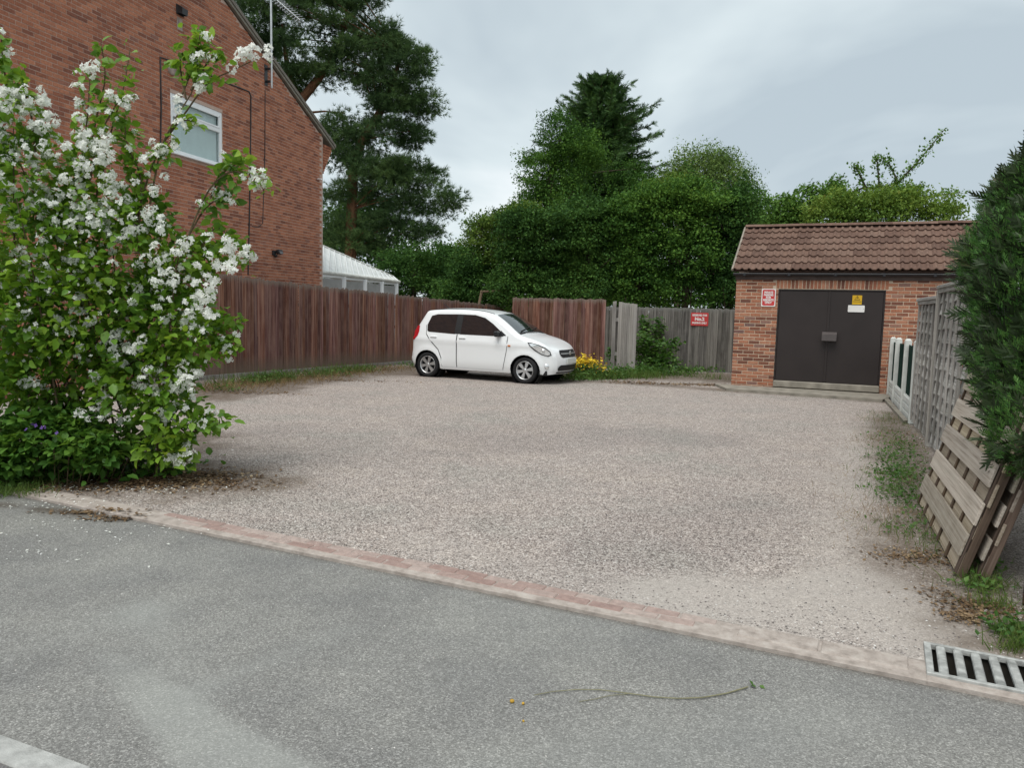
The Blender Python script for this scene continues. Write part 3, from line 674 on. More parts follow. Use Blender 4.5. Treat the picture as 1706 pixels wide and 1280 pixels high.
def brick_mesh(L, H, nm, mat, bev=0.004):
    m_ = MB(); m_.bevbox((0, 0, 0), (L, 0.06, H), bev); e_ = m_.mesh(nm); e_.materials.append(mat); return e_
sb = brick_mesh(0.214, SBH, 'brick', BR_S); sh_ = brick_mesh(0.1025, SBH, 'brick', BR_S); sq_ = brick_mesh(0.16, SBH, 'brick', BR_S); sold = brick_mesh(SBH, 0.205, 'brick', BR_S)
# soldier course above the doors
SOLZ = sz1 + 0.012 + 0.1025
nso = int(round((sx1 - sx0 + 0.1) / SC))
rs = random.Random(11); n_obj = 0; rest = MB()
xa = sx0 - 0.05
for i in range(nso):
    o = link('soldier_brick', sold, None, swall); o.location = (xa + (sx1 - sx0 + 0.1) * (i + 0.5) / nso, 0.024 + rs.uniform(-.002, .002), SOLZ); n_obj += 1
items = []
nrow = int((WT - 0.0) / SC) + 1
for j in range(nrow):
    z = 0.05 + SC * j + SC / 2 - 0.05
    off = 0.1125 if j % 2 else 0.0
    for (a, c) in ((0.0, sx0), (sx1, SLN)):
        # start with a half bat on odd rows, close with whatever fits
        x = a
        if j % 2: items.append((x + 0.051, z, sh_, 0.1025)); x += 0.1125
        while x + 0.08 < c:
            L = min(0.214, c - x)
            if z + SBH / 2 > sz1 + 0.002 and x < sx1 + 0.05 and x + L > sx0 - 0.05:
                if x < sx0 - 0.05 and x + L > sx0 - 0.05: L = sx0 - 0.06 - x
                elif x < sx1 + 0.05 < x + L: x += 0.0; L = max(0.0, L); 
            if L > 0.05: items.append((x + L / 2, z, None if L < 0.2 else sb, L))
            x += 0.225
vis_items = []
for (x, z, mm, L) in items:
    if z < 0.0 or z + SBH / 2 > zw + 0.06: continue
    if z + SBH / 2 > sz1 and sx0 - 0.06 < x < sx1 + 0.06: continue
    a, b2, zc = proj(swp(x, 0, z))
    vis_items.append((x, z, mm, L, a < 1600 and not (a > 1535 and b2 > 500) and L > 0.09))
for (x, z, mm, L, vis) in vis_items:
    pr = rs.uniform(-0.0025, 0.003)
    if vis and mm is not None and n_obj < 295:
        o = link('brick', mm, None, swall); o.location = (x, 0.024 + pr, z); n_obj += 1
    else: rest.box((x, 0.024 + pr, z), (L, 0.06, SBH))
rest.build('brickwork', BR_S, swall, 'stuff')
print('shed bricks', n_obj)
# doors
DOORM = plain('brown_door_paint', (0.026, 0.019, 0.018), 0.5, 0.14, 2.2, 0.4, bump=0.08, bscale=30)
xm = spl(1378, 560)[0]; dw0, dw1 = xm - sx0 - 0.03, sx1 - xm - 0.03
q = MB(); q.bevbox((sx0 + 0.015, 0.05, (sz0 + sz1) / 2), (0.03, 0.09, sz1 - sz0), 0.004); q.bevbox((sx1 - 0.015, 0.05, (sz0 + sz1) / 2), (0.03, 0.09, sz1 - sz0), 0.004); q.bevbox(((sx0 + sx1) / 2, 0.05, sz1 - 0.015), (sx1 - sx0 - 0.06, 0.09, 0.03), 0.004)
q.build('door_frame', DOORM, shed)
for (a, c) in ((sx0 + 0.033, xm - 0.003), (xm + 0.003, sx1 - 0.033)):
    q = MB(); q.bevbox(((a + c) / 2, 0.045, (sz0 + sz1 - 0.03) / 2), (c - a, 0.05, sz1 - sz0 - 0.036), 0.006); dl = q.build('door', DOORM, shed)
    q = MB()
    for zz in (sz0 + 0.25, sz0 + 1.0, sz1 - 0.3):
        xh = a - 0.004 if a < xm - 0.5 else c + 0.004
        q.tube([(xh, 0.012, zz - 0.06), (xh, 0.012, zz + 0.06)], 0.012, 6)
    q.build('hinge', DOORM, dl, 'stuff')
q = MB(); q.bevbox((xm, 0.012, (sz0 + sz1) / 2 - 0.01), (0.05, 0.014, sz1 - sz0 - 0.06), 0.004); q.build('cover_strip', DOORM, shed)
lx, lz = spl(1381.5, 562)
LOCKM = plain('lock_box_paint', (0.085, 0.072, 0.070), 0.45, 0.1, 8, 0.45, bump=0.06)
q = MB(); q.add([(lx - .145, 0.0, lz + .11), (lx + .145, 0.0, lz + .11), (lx + .145, -0.13, lz + .06), (lx - .145, -0.13, lz + .06), (lx - .145, -0.13, lz - .075), (lx + .145, -0.13, lz - .075), (lx + .145, 0.0, lz - .09), (lx - .145, 0.0, lz - .09)], [(0, 1, 2, 3), (3, 2, 5, 4), (4, 5, 6, 7), (0, 3, 4, 7), (1, 6, 5, 2), (0, 7, 6, 1)])
q.build('lock_cover', LOCKM, shed)
q = MB(); q.bevbox(((sx0 + sx1) / 2, 0.01, sz0 - 0.07), (sx1 - sx0 - 0.01, 0.2, 0.135), 0.012); q.build('door_step', CONC, shed)
# fascia and gutter
GUTM = plain('gutter_black', (0.022, 0.022, 0.026), 0.4, 0.2, 6, 0.4, bump=0.05)
FASM = plain('fascia_brown', (0.085, 0.062, 0.055), 0.7, 0.2, 7, 0.25, bump=0.15)
zf0 = zw; zf1 = spl(1350, 455.5)[1]
q = MB(); q.bevbox((SLN / 2, -0.02, (zf0 + zf1) / 2), (SLN + 0.04, 0.03, zf1 - zf0), 0.004); q.build('fascia', FASM, shed)
q = MB(); 
prof = [(0.055 * math.cos(R(180 + 18 * k)), 0.055 * math.sin(R(180 + 18 * k))) for k in range(11)]
gzc = zf1 - 0.005
nv = len(prof)
vs_ = [(x, -0.095 + p[0], gzc + p[1]) for x in (-0.06, SLN + 0.06) for p in prof] + [(x, -0.095 + p[0] * 0.9, gzc + p[1] * 0.9) for x in (-0.06, SLN + 0.06) for p in prof]
q.add(vs_, [(k, k + 1, nv + k + 1, nv + k) for k in range(nv - 1)] + [(2 * nv + k, 3 * nv + k, 3 * nv + k + 1, 2 * nv + k + 1) for k in range(nv - 1)] + [(0, nv, 3 * nv, 2 * nv), (nv - 1, 3 * nv - 1, 4 * nv - 1, 2 * nv - 1)], True)
q.add([vs_[k] for k in range(nv)], [tuple(range(nv))])
gut = q.build('gutter', GUTM, shed)
q = MB()
for i in range(6): q.tube([(0.15 + 0.92 * i, -0.095, gzc - 0.062), (0.15 + 0.92 * i + 0.05, -0.095, gzc - 0.062)], 0.012, 6)
for i in range(6): q.bevbox((0.18 + 0.92 * i, -0.095, gzc - 0.03), (0.06, 0.118, 0.07), 0.01)
q.build('gutter_bracket', GUTM, gut, 'stuff')
# tiled roof: double-roll tiles, each its own piece
RZ = spl(1240, 380)[1]
ridge_h = PL(1242, 381, swp(0, SDEP / 2, 0), SNr).z
ez_ = zf1 + 0.045; ey = -0.13
slope = math.atan2(ridge_h - ez_, SDEP / 2 - ey); SLOPE_L = math.hypot(ridge_h - ez_, SDEP / 2 - ey)
print('roof pitch', math.degrees(slope), 'ridge', ridge_h, 'eave', ez_, 'len', SLOPE_L)
b = NB('clay_brown_tile'); v = b.coord(rnd=13.0); oi = b.n('ShaderNodeObjectInfo').outputs['Random']; g2 = b.n('ShaderNodeTexCoord').outputs['Object']
col = b.ramp(oi, [(0.0, (0.110, 0.065, 0.050)), (0.35, (0.135, 0.081, 0.062)), (0.7, (0.158, 0.097, 0.074)), (1.0, (0.175, 0.113, 0.088))])
n1 = b.noise(v, 9, 6, 0.7); n2 = b.noise(v, 70, 4, 0.7)
col = b.mix(0.8, col, b.ramp(n1, [(0.28, (0.6, 0.58, 0.57)), (0.5, (1, 1, 1)), (0.72, (1.3, 1.28, 1.22))]), 'MULTIPLY')
col = b.mix(b.math('MULTIPLY', b.ramp(n2, [(0.60, 0.0), (0.70, 1.0)]), 0.5), col, (0.30, 0.29, 0.25))
TILE = b.bsdf(col, 0.9, 0.2, normal=b.bump(b.math('ADD', n1, n2), 0.5, 0.008))
NROW = 7; GAU = SLOPE_L / NROW; TW = 0.30; NCOL = int(math.ceil((SLN + 0.16) / TW))
def tile_mesh(seed):
    rr = random.Random(seed); m_ = MB(); n = 16; vs = []
    def hgt(t): 
        ph = (t * 2) % 1.0
        return 0.038 * (0.5 - 0.5 * math.cos(2 * math.pi * min(1, ph / 0.62))) if ph < 0.62 else 0.0
    lens = GAU + 0.07
    for (yy_, lift) in ((0.0, 0.040), (lens, 0.006)):
        for k in range(n + 1):
            t = k / n; vs.append((t * (TW + 0.012), yy_, lift + hgt(t)))
    for k in range(n + 1): vs.append((k / n * (TW + 0.012), 0.004, 0.016 + hgt(k / n)))
    fs = [(k, k + 1, n + 2 + k, n + 1 + k) for k in range(n)]
    m_.add(vs, fs, True)
    m_.add([vs[k] for k in range(n + 1)] + vs[2 * n + 2:], [(n + 1 + k, n + 2 + k, k + 1, k) for k in range(n)])
    e_ = m_.mesh('tile'); e_.materials.append(TILE); return e_
tms = [tile_mesh(1)]
q = MB(); q.add([(-0.06, ey + 0.03, ez_ - 0.02), (SLN + 0.06, ey + 0.03, ez_ - 0.02), (SLN + 0.06, SDEP / 2, ridge_h - 0.02), (-0.06, SDEP / 2, ridge_h - 0.02), (SLN + 0.06, SDEP - ey, ez_ - 0.02), (-0.06, SDEP - ey, ez_ - 0.02)], [(0, 1, 2, 3), (3, 2, 4, 5)])
roof = q.build('roof', TILE, shed)
RMx = Matrix.Rotation(slope, 4, 'X')
for r_i in range(NROW):
    for c_i in range(NCOL):
        o = link('tile', tms[0], None, roof); s_ = GAU * r_i
        o.location = (-0.08 + TW * c_i, ey + s_ * math.cos(slope) + rs.uniform(-.004, .004), ez_ + s_ * math.sin(slope)); o.rotation_euler = (slope + rs.uniform(-.008, .008), rs.uniform(-.006, .006), rs.uniform(-.006, .006))
for c_i in range(int(SLN / 0.45) + 1):
    q = MB(); prof = [(0.13 * math.cos(R(20 + 17.5 * k)), 0.10 * math.sin(R(20 + 17.5 * k)) - 0.02) for k in range(9)]
    vs_ = [(x, p[0], p[1]) for x in (0.0, 0.447) for p in prof]; q.add(vs_, [(k, k + 1, 9 + k + 1, 9 + k) for k in range(8)], True)
    q.add(vs_[:9], [tuple(range(9))])
    o = q.build('ridge_tile', TILE, roof); o.location = (-0.07 + 0.45 * c_i, SDEP / 2, ridge_h + 0.015 + rs.uniform(-.004, .004)); o.rotation_euler = (0, rs.uniform(-.012, .012), 0)
# verge edge
q = MB(); 
for k in range(2):
    pass
q.tube([(-0.085, ey, ez_ + 0.02), (-0.085, SDEP / 2, ridge_h + 0.02)], 0.03, 6); q.build('verge', plain('verge_cement', (0.27, 0.24, 0.20), 0.9, 0.2, 8, 0.15), roof)
# --- concrete path kerb in front, running round to the fence
pth = MB()
A = swp(-0.35, -0.05, 0); B_ = swp(sx1 + 0.35, -0.05, 0)
fa, fb = G(1210, 650, 0.02), G(1470, 668, 0.03)
pth.prism([((A).x, A.y), (fa.x, fa.y), (fb.x, fb.y), (B_.x, B_.y)], -0.05, 0.055, 'z')
c1, c2, c3, c4 = G(1471, 667), G(1487, 662.5), G(1527, 706), G(1505, 706)
o = pth.build('path_edge', CONC); o['kind'] = 'structure'
pth = MB(); pth.prism([(c1.x, c1.y), (c4.x, c4.y), (c4.x + 0.10, c4.y + 0.05), (c1.x + 0.12, c1.y + 0.06)], -0.05, 0.05, 'z')
o = pth.build('path_edge', CONC); o['kind'] = 'structure'
# --- signs on the building (things of their own)
SRED = plain('sign_red', (0.52, 0.045, 0.045), 0.4, 0.08, 4, 0.4, bump=0); SWHT = plain('sign_white', (0.74, 0.72, 0.70), 0.45, 0.05, 4, 0.4, bump=0); SYEL = plain('sign_yellow', (0.62, 0.37, 0.015), 0.4, 0.06, 4, 0.4, bump=0); SBLK = plain('sign_black', (0.015, 0.014, 0.012), 0.5, 0.1, 4, 0.3, bump=0)
def rrect(w_, h_, r_, n=4):
    out_ = []
    for cx, cy, a0 in ((w_ / 2 - r_, h_ / 2 - r_, 0), (-w_ / 2 + r_, h_ / 2 - r_, 90), (-w_ / 2 + r_, -h_ / 2 + r_, 180), (w_ / 2 - r_, -h_ / 2 + r_, 270)):
        for k in range(n + 1): q_ = R(a0 + 90 * k / n); out_.append((cx + r_ * math.cos(q_), cy + r_ * math.sin(q_)))
    return out_
x0_, z1_ = spl(1269.5, 481); x1_, z0_ = spl(1291.5, 511); sw_, sh2 = x1_ - x0_, z1_ - z0_
sg = thing('notice_sign', 'red notice sign with white border screwed to the brick beside the brown doors', 'sign', swp((x0_ + x1_) / 2, -0.012, (z0_ + z1_) / 2), srot)
q = MB(); q.prism(rrect(sw_, sh2, 0.02), -0.004, 0.0); q.build('plate', SWHT, sg)
q = MB(); q.prism(rrect(sw_ * 0.86, sh2 * 0.89, 0.03), -0.007, -0.0035); q.build('red_field', SRED, sg)
for i, (t_, wd) in enumerate((('PRIVATE', 0.62), ('PARKING', 0.66), ('FOR', 0.36), ('RESIDENTS', 0.74), ('ONLY', 0.5))):
    text_part(t_, 0.062, SWHT, sg, (0, -0.0085, sh2 * (0.285 - 0.142 * i)), (R(90), 0, 0), width=sw_ * wd)
x0_, z1_ = spl(1420.5, 492); x1_, z0_ = spl(1435.5, 507.5); sw_, sh2 = x1_ - x0_, z1_ - z0_
sg = thing('warning_sign', 'small yellow electrical warning sign high on the brown door', 'sign', swp((x0_ + x1_) / 2, 0.012, (z0_ + z1_) / 2), srot)
q = MB(); q.prism(rrect(sw_, sh2, 0.006), -0.004, 0.0); q.build('plate', SYEL, sg)
q = MB()
hh = sh2 * 0.30; cz = sh2 * 0.17
def tri_ring(s1, s2):
    a = [(0, cz + s1), (-s1 * 0.95, cz - s1 * 0.72), (s1 * 0.95, cz - s1 * 0.72)]; c = [(0, cz + s2), (-s2 * 0.95, cz - s2 * 0.72), (s2 * 0.95, cz - s2 * 0.72)]
    v_ = [(p[0], -0.0055, p[1]) for p in a + c]; q.add(v_, [(0, 1, 4, 3), (1, 2, 5, 4), (2, 0, 3, 5)])
tri_ring(hh, hh * 0.78)
bolt = [(0.012, 0.045), (-0.012, 0.0), (-0.002, 0.002), (-0.010, -0.03), (0.014, 0.012), (0.004, 0.010), (0.018, 0.045)]
q.add([(x, -0.0055, cz + z * 0.9) for x, z in bolt], [tuple(range(7))])
q.box((0, -0.005, -sh2 * 0.20), (sw_ * 0.9, 0.002, 0.008))
q.build('warning_symbol', SBLK, sg)
x0_, z1_ = spl(1413, 508.5); x1_, z0_ = spl(1440, 520.5)
sg = thing('door_plate', 'blank white plate directly below the yellow warning sign', 'sign', swp((x0_ + x1_) / 2, 0.012, (z0_ + z1_) / 2), srot)
q = MB(); q.prism(rrect(x1_ - x0_, z1_ - z0_, 0.012), -0.005, 0.0); q.build('plate', SWHT, sg)
q = MB(); 
for s_ in (-1, 1): q.lathe([(0, -0.0075), (0.006, -0.007), (0.007, -0.004)], 8, Matrix.Translation((s_ * (x1_ - x0_) * 0.43, 0, 0)) @ Matrix.Rotation(R(90), 4, 'Z'))
q.build('screw', GREYP, sg, 'stuff')
# =================================================================== FENCES
rf_ = random.Random(5)
BROWN = woodmat('brown_fence_stain', (0.040, 0.016, 0.012), (0.118, 0.047, 0.036), (0.27, 0.165, 0.128), 'z', top=(0.19, 0.155, 0.13), base=(0.13, 0.10, 0.075))
GREYW = woodmat('grey_weathered_wood', (0.045, 0.040, 0.036), (0.115, 0.106, 0.097), (0.24, 0.225, 0.205), 'z', top=(0.2, 0.2, 0.185))
PALEW = woodmat('pale_weathered_wood', (0.12, 0.11, 0.10), (0.25, 0.23, 0.215), (0.37, 0.35, 0.325), 'z', top=(0.34, 0.33, 0.30))
def board_meshes(w_, mat, n=4, seed=0, warp=0.004):
    """unit-height feather-edge boards with slightly wavy edges"""
    out_ = []
    for k in range(n):
        rr = random.Random(seed + k); m_ = MB(); ns_ = 4; vs = []
        for i in range(ns_ + 1):
            z = i / ns_; dx = rr.uniform(-warp, warp); dy = rr.uniform(-warp, warp) * 0.6
            tilt = rr.uniform(-0.01, 0.01) if i == ns_ else 0
            vs += [(-w_ / 2 + dx, 0.004 + dy, z + tilt), (w_ / 2 + dx, -0.006 + dy, z - tilt), (w_ / 2 + dx, 0.012 + dy, z - tilt), (-w_ / 2 + dx, 0.012 + dy, z + tilt)]
        fs = []
        for i in range(ns_):
            for j in range(4): a = i * 4 + j; c = i * 4 + (j + 1) % 4; fs.append((a, c, c + 4, a + 4))
        fs.append((3, 2, 1, 0)); b0 = ns_ * 4; fs.append((b0, b0 + 1, b0 + 2, b0 + 3))
        m_.add(vs, fs); e_ = m_.mesh('board'); e_.materials.append(mat); out_.append(e_)
    return out_
def board_run(parent, x0, x1, z0f, z1f, w_, meshes, jit=0.012, lean=0.006, depth=0.0):
    """boards side by side along local x between x0 and x1"""
    n = max(1, int(round((x1 - x0) / w_)))
    for i in range(n):
        x = x0 + (x1 - x0) * (i + 0.5) / n; o = link('board', rf_.choice(meshes), None, parent)
        z0_, z1_ = z0f(x) + rf_.uniform(-jit, jit), z1f(x) + rf_.uniform(-jit, jit)
        o.location = (x, depth + rf_.uniform(-.004, .004), z0_); o.scale = (1.0 + rf_.uniform(-.04, .05), 1, z1_ - z0_); o.rotation_euler = (rf_.uniform(-lean, lean), rf_.uniform(-lean, lean), 0)
def frame_of(p, q_):
    d = (q_ - p); d.z = 0; L = d.length; return Vector((p.x, p.y, 0)), math.atan2(d.y, d.x), L
# long brown fence on the left
FA, FB = G(347, 633), G(689, 606); FDIR = (FB - FA).normalized()
FS, FE = FA - FDIR * 1.6, FA + FDIR * 12.6
FN = Vector((FDIR.y, -FDIR.x, 0))
o0, fr_, FL = frame_of(FS, FE)
def ftop(px, py): q = PL(px, py, FA, FN); return (q - FS).dot(FDIR), q.z
t1, t2, t3 = ftop(350, 456), ftop(697, 495), ftop(846, 511)
print('fence tops', t1, t2, t3, 'len', FL)
def top_f(x):
    if x < t2[0]: return t1[1] + (t2[1] - t1[1]) * (x - t1[0]) / (t2[0] - t1[0])
    return t2[1] + (t3[1] - t2[1]) * (x - t2[0]) / max(0.01, t3[0] - t2[0])
fence = thing('board_fence', 'long red brown close board fence running below the brick house', 'fence', o0, fr_)
bmB = board_meshes(0.0985, BROWN, 6, 40, 0.005)
board_run(fence, 0, FL, lambda x: 0.05 + 0.03 * math.sin(x * 1.3), top_f, 0.100, bmB, 0.02, 0.008)
q = MB()
for zz in (0.45, 1.05, 1.6): q.bevbox((FL / 2, 0.05, zz), (FL, 0.06, 0.08), 0.005)
q.build('rail', BROWN, fence, 'stuff')
q = MB(); q.bevbox((0, 0, 0.5), (0.1, 0.1, 1.0), 0.005); pmesh = q.mesh('post'); pmesh.materials.append(BROWN)
for i in range(5): o = link('post', pmesh, None, fence); o.location = (0.3 + i * 2.7, 0.11, 0); o.scale = (1, 1, top_f(0.3 + i * 2.7) - 0.1)
q = MB(); q.bevbox((FL / 2, 0.0, 0.03), (FL, 0.03, 0.13), 0.005); q.build('gravel_board', GREYW, fence)
# short brown screen behind the car
YS = 19.35
A, B_ = P(852, 560, YS), P(1007.5, 560, YS - 0.05); o0, fr_, L = frame_of(A, B_)
sc2 = thing('board_screen', 'short red brown board screen standing between the white car and the grey fence', 'fence', o0, fr_)
zt0, zt1 = P(853, 496, YS).z, P(1008, 499, YS).z
board_run(sc2, 0, L, lambda x: 0.06, lambda x: zt0 + (zt1 - zt0) * x / L, 0.104, board_meshes(0.104, BROWN, 5, 60, 0.004), 0.012)
q = MB()
for zz in (0.4, 1.0, 1.65): q.bevbox((L / 2, 0.05, zz), (L, 0.06, 0.08), 0.005)
q.build('rail', BROWN, sc2, 'stuff')
for xx in (0.06, L - 0.06): o = link('post', pmesh, None, sc2); o.location = (xx, 0.115, 0); o.scale = (1, 1, zt0 - 0.06)
# grey fence at the back
YG = 22.0
A, B_ = P(985, 560, YG), P(1252, 560, YG - 0.9); o0, fr_, L = frame_of(A, B_)
gf = thing('weathered_fence', 'grey weathered close board fence between the brown screen and brick store', 'fence', o0, fr_)
zt0, zt1 = P(1010, 511, YG).z, P(1225, 515, YG - 0.85).z
board_run(gf, 0, L, lambda x: 0.03, lambda x: zt0 + (zt1 - zt0) * x / L, 0.1, board_meshes(0.100, GREYW, 5, 80, 0.004), 0.010)
q = MB()
for zz in (0.4, 1.0, 1.5): q.bevbox((L / 2, 0.05, zz), (L, 0.06, 0.08), 0.005)
q.build('rail', GREYW, gf, 'stuff')
for i in range(3):
    q = MB(); q.bevbox((0, 0, 0), (0.1, 0.1, 1.65), 0.005); o = q.build('post', GREYW, gf); o.location = (0.5 + 2.0 * i, 0.12, 0.82)
gn = Vector((math.sin(fr_), -math.cos(fr_), 0))
# the No.2 sign on it
pc = PL(1165.5, 532, o0, gn); 
sgn = thing('parking_sign', 'small red No.2 sign on the grey weathered fence', 'sign', pc + gn * 0.02, fr_)
q = MB(); q.prism(rrect(0.47, 0.36, 0.02), -0.004, 0.0); q.build('plate', SRED, sgn)
text_part('RESERVED FOR', 0.07, SWHT, sgn, (0, -0.006, 0.108), (R(90), 0, 0), width=0.40)
text_part('No.2', 0.125, SWHT, sgn, (0, -0.006, 0.002), (R(90), 0, 0), width=0.26)
text_part('PARKING ONLY', 0.07, SWHT, sgn, (0, -0.006, -0.105), (R(90), 0, 0), width=0.40)
# pale loose panel standing in front of it
YP = 20.3
A, B_ = P(1019, 560, YP), P(1060.5, 560, YP - 0.12); o0, fr_, L = frame_of(A, B_)
zt0, zt1 = P(1021, 501.5, YP).z, P(1062, 507, YP - 0.1).z
lp = thing('loose_panel', 'pale weathered split board panel standing upright in the weeds', 'fence panel', o0, fr_)
pb = board_meshes(0.115, PALEW, 4, 90, 0.003)
n_ = 5
for i in range(6):
    o = link('board', pb[i % 4], None, lp); x = 0.045 if i == 0 else 0.155 + (L - 0.165) * (i - 0.5) / 5
    zt = zt0 + (zt1 - zt0) * x / L; o.location = (x, 0.0, 0.02); o.scale = (0.8 if i == 0 else (L - 0.165) / 5 / 0.113, 1.4, zt - 0.02 + rf_.uniform(-.008, .008)); o.rotation_euler = (R(-1.5), rf_.uniform(-.004, .004), 0)
q = MB()
for zz in (0.5, 1.4): q.bevbox((L / 2, 0.06 + 0.027 * zz, zz), (L - 0.02, 0.05, 0.09), 0.004)
q.build('rail', PALEW, lp, 'stuff')
# ---------------- right-hand boundary: concrete posts with green boards, then woven grey panels
QA, QD = G(1481, 661), G(1519, 707)
QDIR = (QD - QA); QDIR.z = 0; QDIR.normalize()           # towards the camera
qrot = math.atan2(QDIR.y, QDIR.x); QN = Vector((QDIR.y, -QDIR.x, 0))
if QN.x > 0: QN = -QN                                     # faces the car park
def qpl(px, py): q = PL(px, py, QA, QN); return (q - QA).dot(QDIR), q.z
QL = (QD - QA).length
print('right fence', QA, QD, 'len', QL, 'dir', QDIR)
WPOST = plain('white_concrete', (0.56, 0.57, 0.54), 0.85, 0.15, 6, 0.2, bump=0.35)
GRB = woodmat('green_board', (0.008, 0.020, 0.016), (0.013, 0.033, 0.026), (0.022, 0.050, 0.038), 'z')
cf = thing('concrete_post_fence', 'low fence of white concrete posts with dark green boards beside the brick store', 'fence', (QA.x, QA.y, 0), qrot)
px_ = [0.0, qpl(1494, 620)[0], qpl(1509.5, 620)[0], QL]
px_ = [0.05] + px_[1:]
for x_ in px_:
    h_ = 1.2 + 0.07 * x_ / QL
    q = MB(); q.bevbox((x_, 0, h_ / 2), (0.10, 0.11, h_), 0.012); q.box((x_, 0, h_ + 0.02), (0.10, 0.11, 0.04), taper=0.45); q.build('post', WPOST, cf)
gbm = board_meshes(0.125, GRB, 3, 120, 0.002)
for a, c in zip(px_[:-1], px_[1:]):
    board_run(cf, a + 0.055, c - 0.055, lambda x: 0.36, lambda x: 1.13 + 0.07 * x / QL, 0.118, gbm, 0.004, 0.002, 0.01)
    q = MB()
    nb_ = max(2, int((c - a) / 0.26))
    bb = MB(); bb.box(((a + c) / 2, 0.02, 0.18), (c - a - 0.1, 0.05, 0.36)); gbd = bb.build('gravel_board', WPOST, cf)
    for r_i in range(3):
        for k in range(nb_):
            wst = (c - a - 0.11) / nb_; st = MB(); st.bevbox((0, 0, 0), (wst - 0.014, 0.04, 0.105), 0.012)
            o = st.build('stone_face', WPOST, gbd); o.location = (a + 0.055 + wst * (k + 0.5) * (1 if r_i % 2 else 1), -0.008 if QN.dot(Vector((-QDIR.y, QDIR.x, 0))) < 0 else 0.048, 0.06 + 0.118 * r_i)
SIDE = -1 if QN.dot(Vector((-QDIR.y, QDIR.x, 0))) < 0 else 1   # local y of the face toward the car park
WOV = woodmat('woven_panel_wood', (0.14, 0.134, 0.125), (0.29, 0.28, 0.26), (0.45, 0.43, 0.41), 'x')
WOVZ = woodmat('woven_batten_wood', (0.13, 0.12, 0.11), (0.26, 0.24, 0.22), (0.40, 0.38, 0.355), 'z')
def woven_panel(x0, L, ztop, label, seed, zbot=0.08):
    rr = random.Random(seed)
    t = thing('woven_panel', label, 'fence panel', QA + QDIR * x0, qrot, 'grey woven fence panels along the right boundary')
    H = ztop - zbot; ns_ = 12; hs = H / ns_
    for i in range(ns_):
        m_ = MB(); n = 20; vs = []; ph = rr.uniform(0, 6); 
        for k in range(n + 1):
            x = L * k / n; wv = 0.012 * math.sin(x * 6 + ph) + rr.uniform(-.008, .008); bow = 0.018 * abs(math.sin(math.pi * 5 * x / L)) * (0.7 + 0.3 * math.sin(i * 2.1 + x * 3))
            y0 = SIDE * (0.022 + bow); y1 = SIDE * (0.002 + bow * 0.35)
            vs += [(x, y0, wv - 0.012), (x, y1, hs + 0.02), (x, y1 - SIDE * 0.008, hs + 0.02), (x, y0 - SIDE * 0.008, wv - 0.012)]
        fs = []
        for k in range(n):
            for j in range(4): a = k * 4 + j; c = k * 4 + (j + 1) % 4; fs.append((a, c, c + 4, a + 4))
        fs += [(3, 2, 1, 0), tuple(n * 4 + j for j in range(4))]
        m_.add(vs, fs); o = m_.build('slat', WOV, t); o.location = (0, 0, zbot + hs * i)
    for k in range(6):
        x = 0.02 + (L - 0.04) * k / 5; q = MB(); q.bevbox((0, 0, H / 2), (0.045, 0.022, H), 0.003); o = q.build('batten', WOVZ, t); o.location = (x, SIDE * 0.030, zbot)
        q = MB(); q.bevbox((0, 0, H / 2), (0.04, 0.02, H), 0.004); o = q.build('batten', WOVZ, t); o.location = (x, -SIDE * 0.022, zbot)
    q = MB(); q.bevbox((L / 2, SIDE * 0.012, ztop + 0.018), (L + 0.02, 0.13, 0.045), 0.008); q.bevbox((L / 2, SIDE * 0.043, ztop - 0.03), (L, 0.03, 0.05), 0.004); q.build('top_rail', WOV, t)
    return t
xa1, za1 = qpl(1532, 503); xa2, za2 = qpl(1571, 489)
print('panel1', xa1, za1, xa2, za2)
P1X = QL + 0.10; 
woven_panel(P1X, xa2 - P1X - 0.06, za1, 'grey woven fence panel next to the green boarded fence', 1)
_, zb = qpl(1574, 481)
woven_panel(xa2, 1.83, zb, 'taller grey woven fence panel half covered by the conifer hedge', 2)
woven_panel(xa2 + 1.9, 1.83, zb, 'grey woven fence panel behind the leaning slatted panels', 3)
for k, xx in enumerate((xa2 - 0.03,)):
    q = MB(); q.bevbox((0, 0, 1.0), (0.09, 0.09, 2.0), 0.006); o = q.build('fence_post', WOVZ); o.location = QA + QDIR * xx + QN * 0.02; o.rotation_euler = (0, 0, qrot); tag(o, 'grey timber post between the two woven fence panels', 'fence post')
# ---------------- slatted panels leaning on the hedge
NB_, FBp = G(1586, 962), G(1525, 840)
PU = (NB_ - FBp); PU.z = 0; PLEN = PU.length; PU.normalize(); prot = math.atan2(PU.y, PU.x)
PO = Vector((-PU.y, PU.x, 0)); PO = PO if PO.x > 0 else -PO
tp = PL(1603, 618, FBp, PU); dv = tp - FBp; lean = math.atan2(dv.dot(PO), dv.z); PH = math.hypot(dv.dot(PO), dv.z)
print('pallet len', PLEN, 'height', PH, 'lean', math.degrees(lean))
lean = min(max(lean, R(16)), R(32))
PALF = woodmat('slat_front_wood', (0.22, 0.18, 0.14), (0.36, 0.31, 0.25), (0.47, 0.42, 0.355), 'x')
PALB = woodmat('slat_rear_wood', (0.22, 0.17, 0.125), (0.35, 0.285, 0.215), (0.45, 0.38, 0.30), 'x')
PALD = woodmat('bearer_wood', (0.055, 0.035, 0.024), (0.10, 0.068, 0.048), (0.16, 0.115, 0.085), 'z')
flip = PO.dot(Vector((-PU.y, PU.x, 0))) > 0              # local y away from the car park?
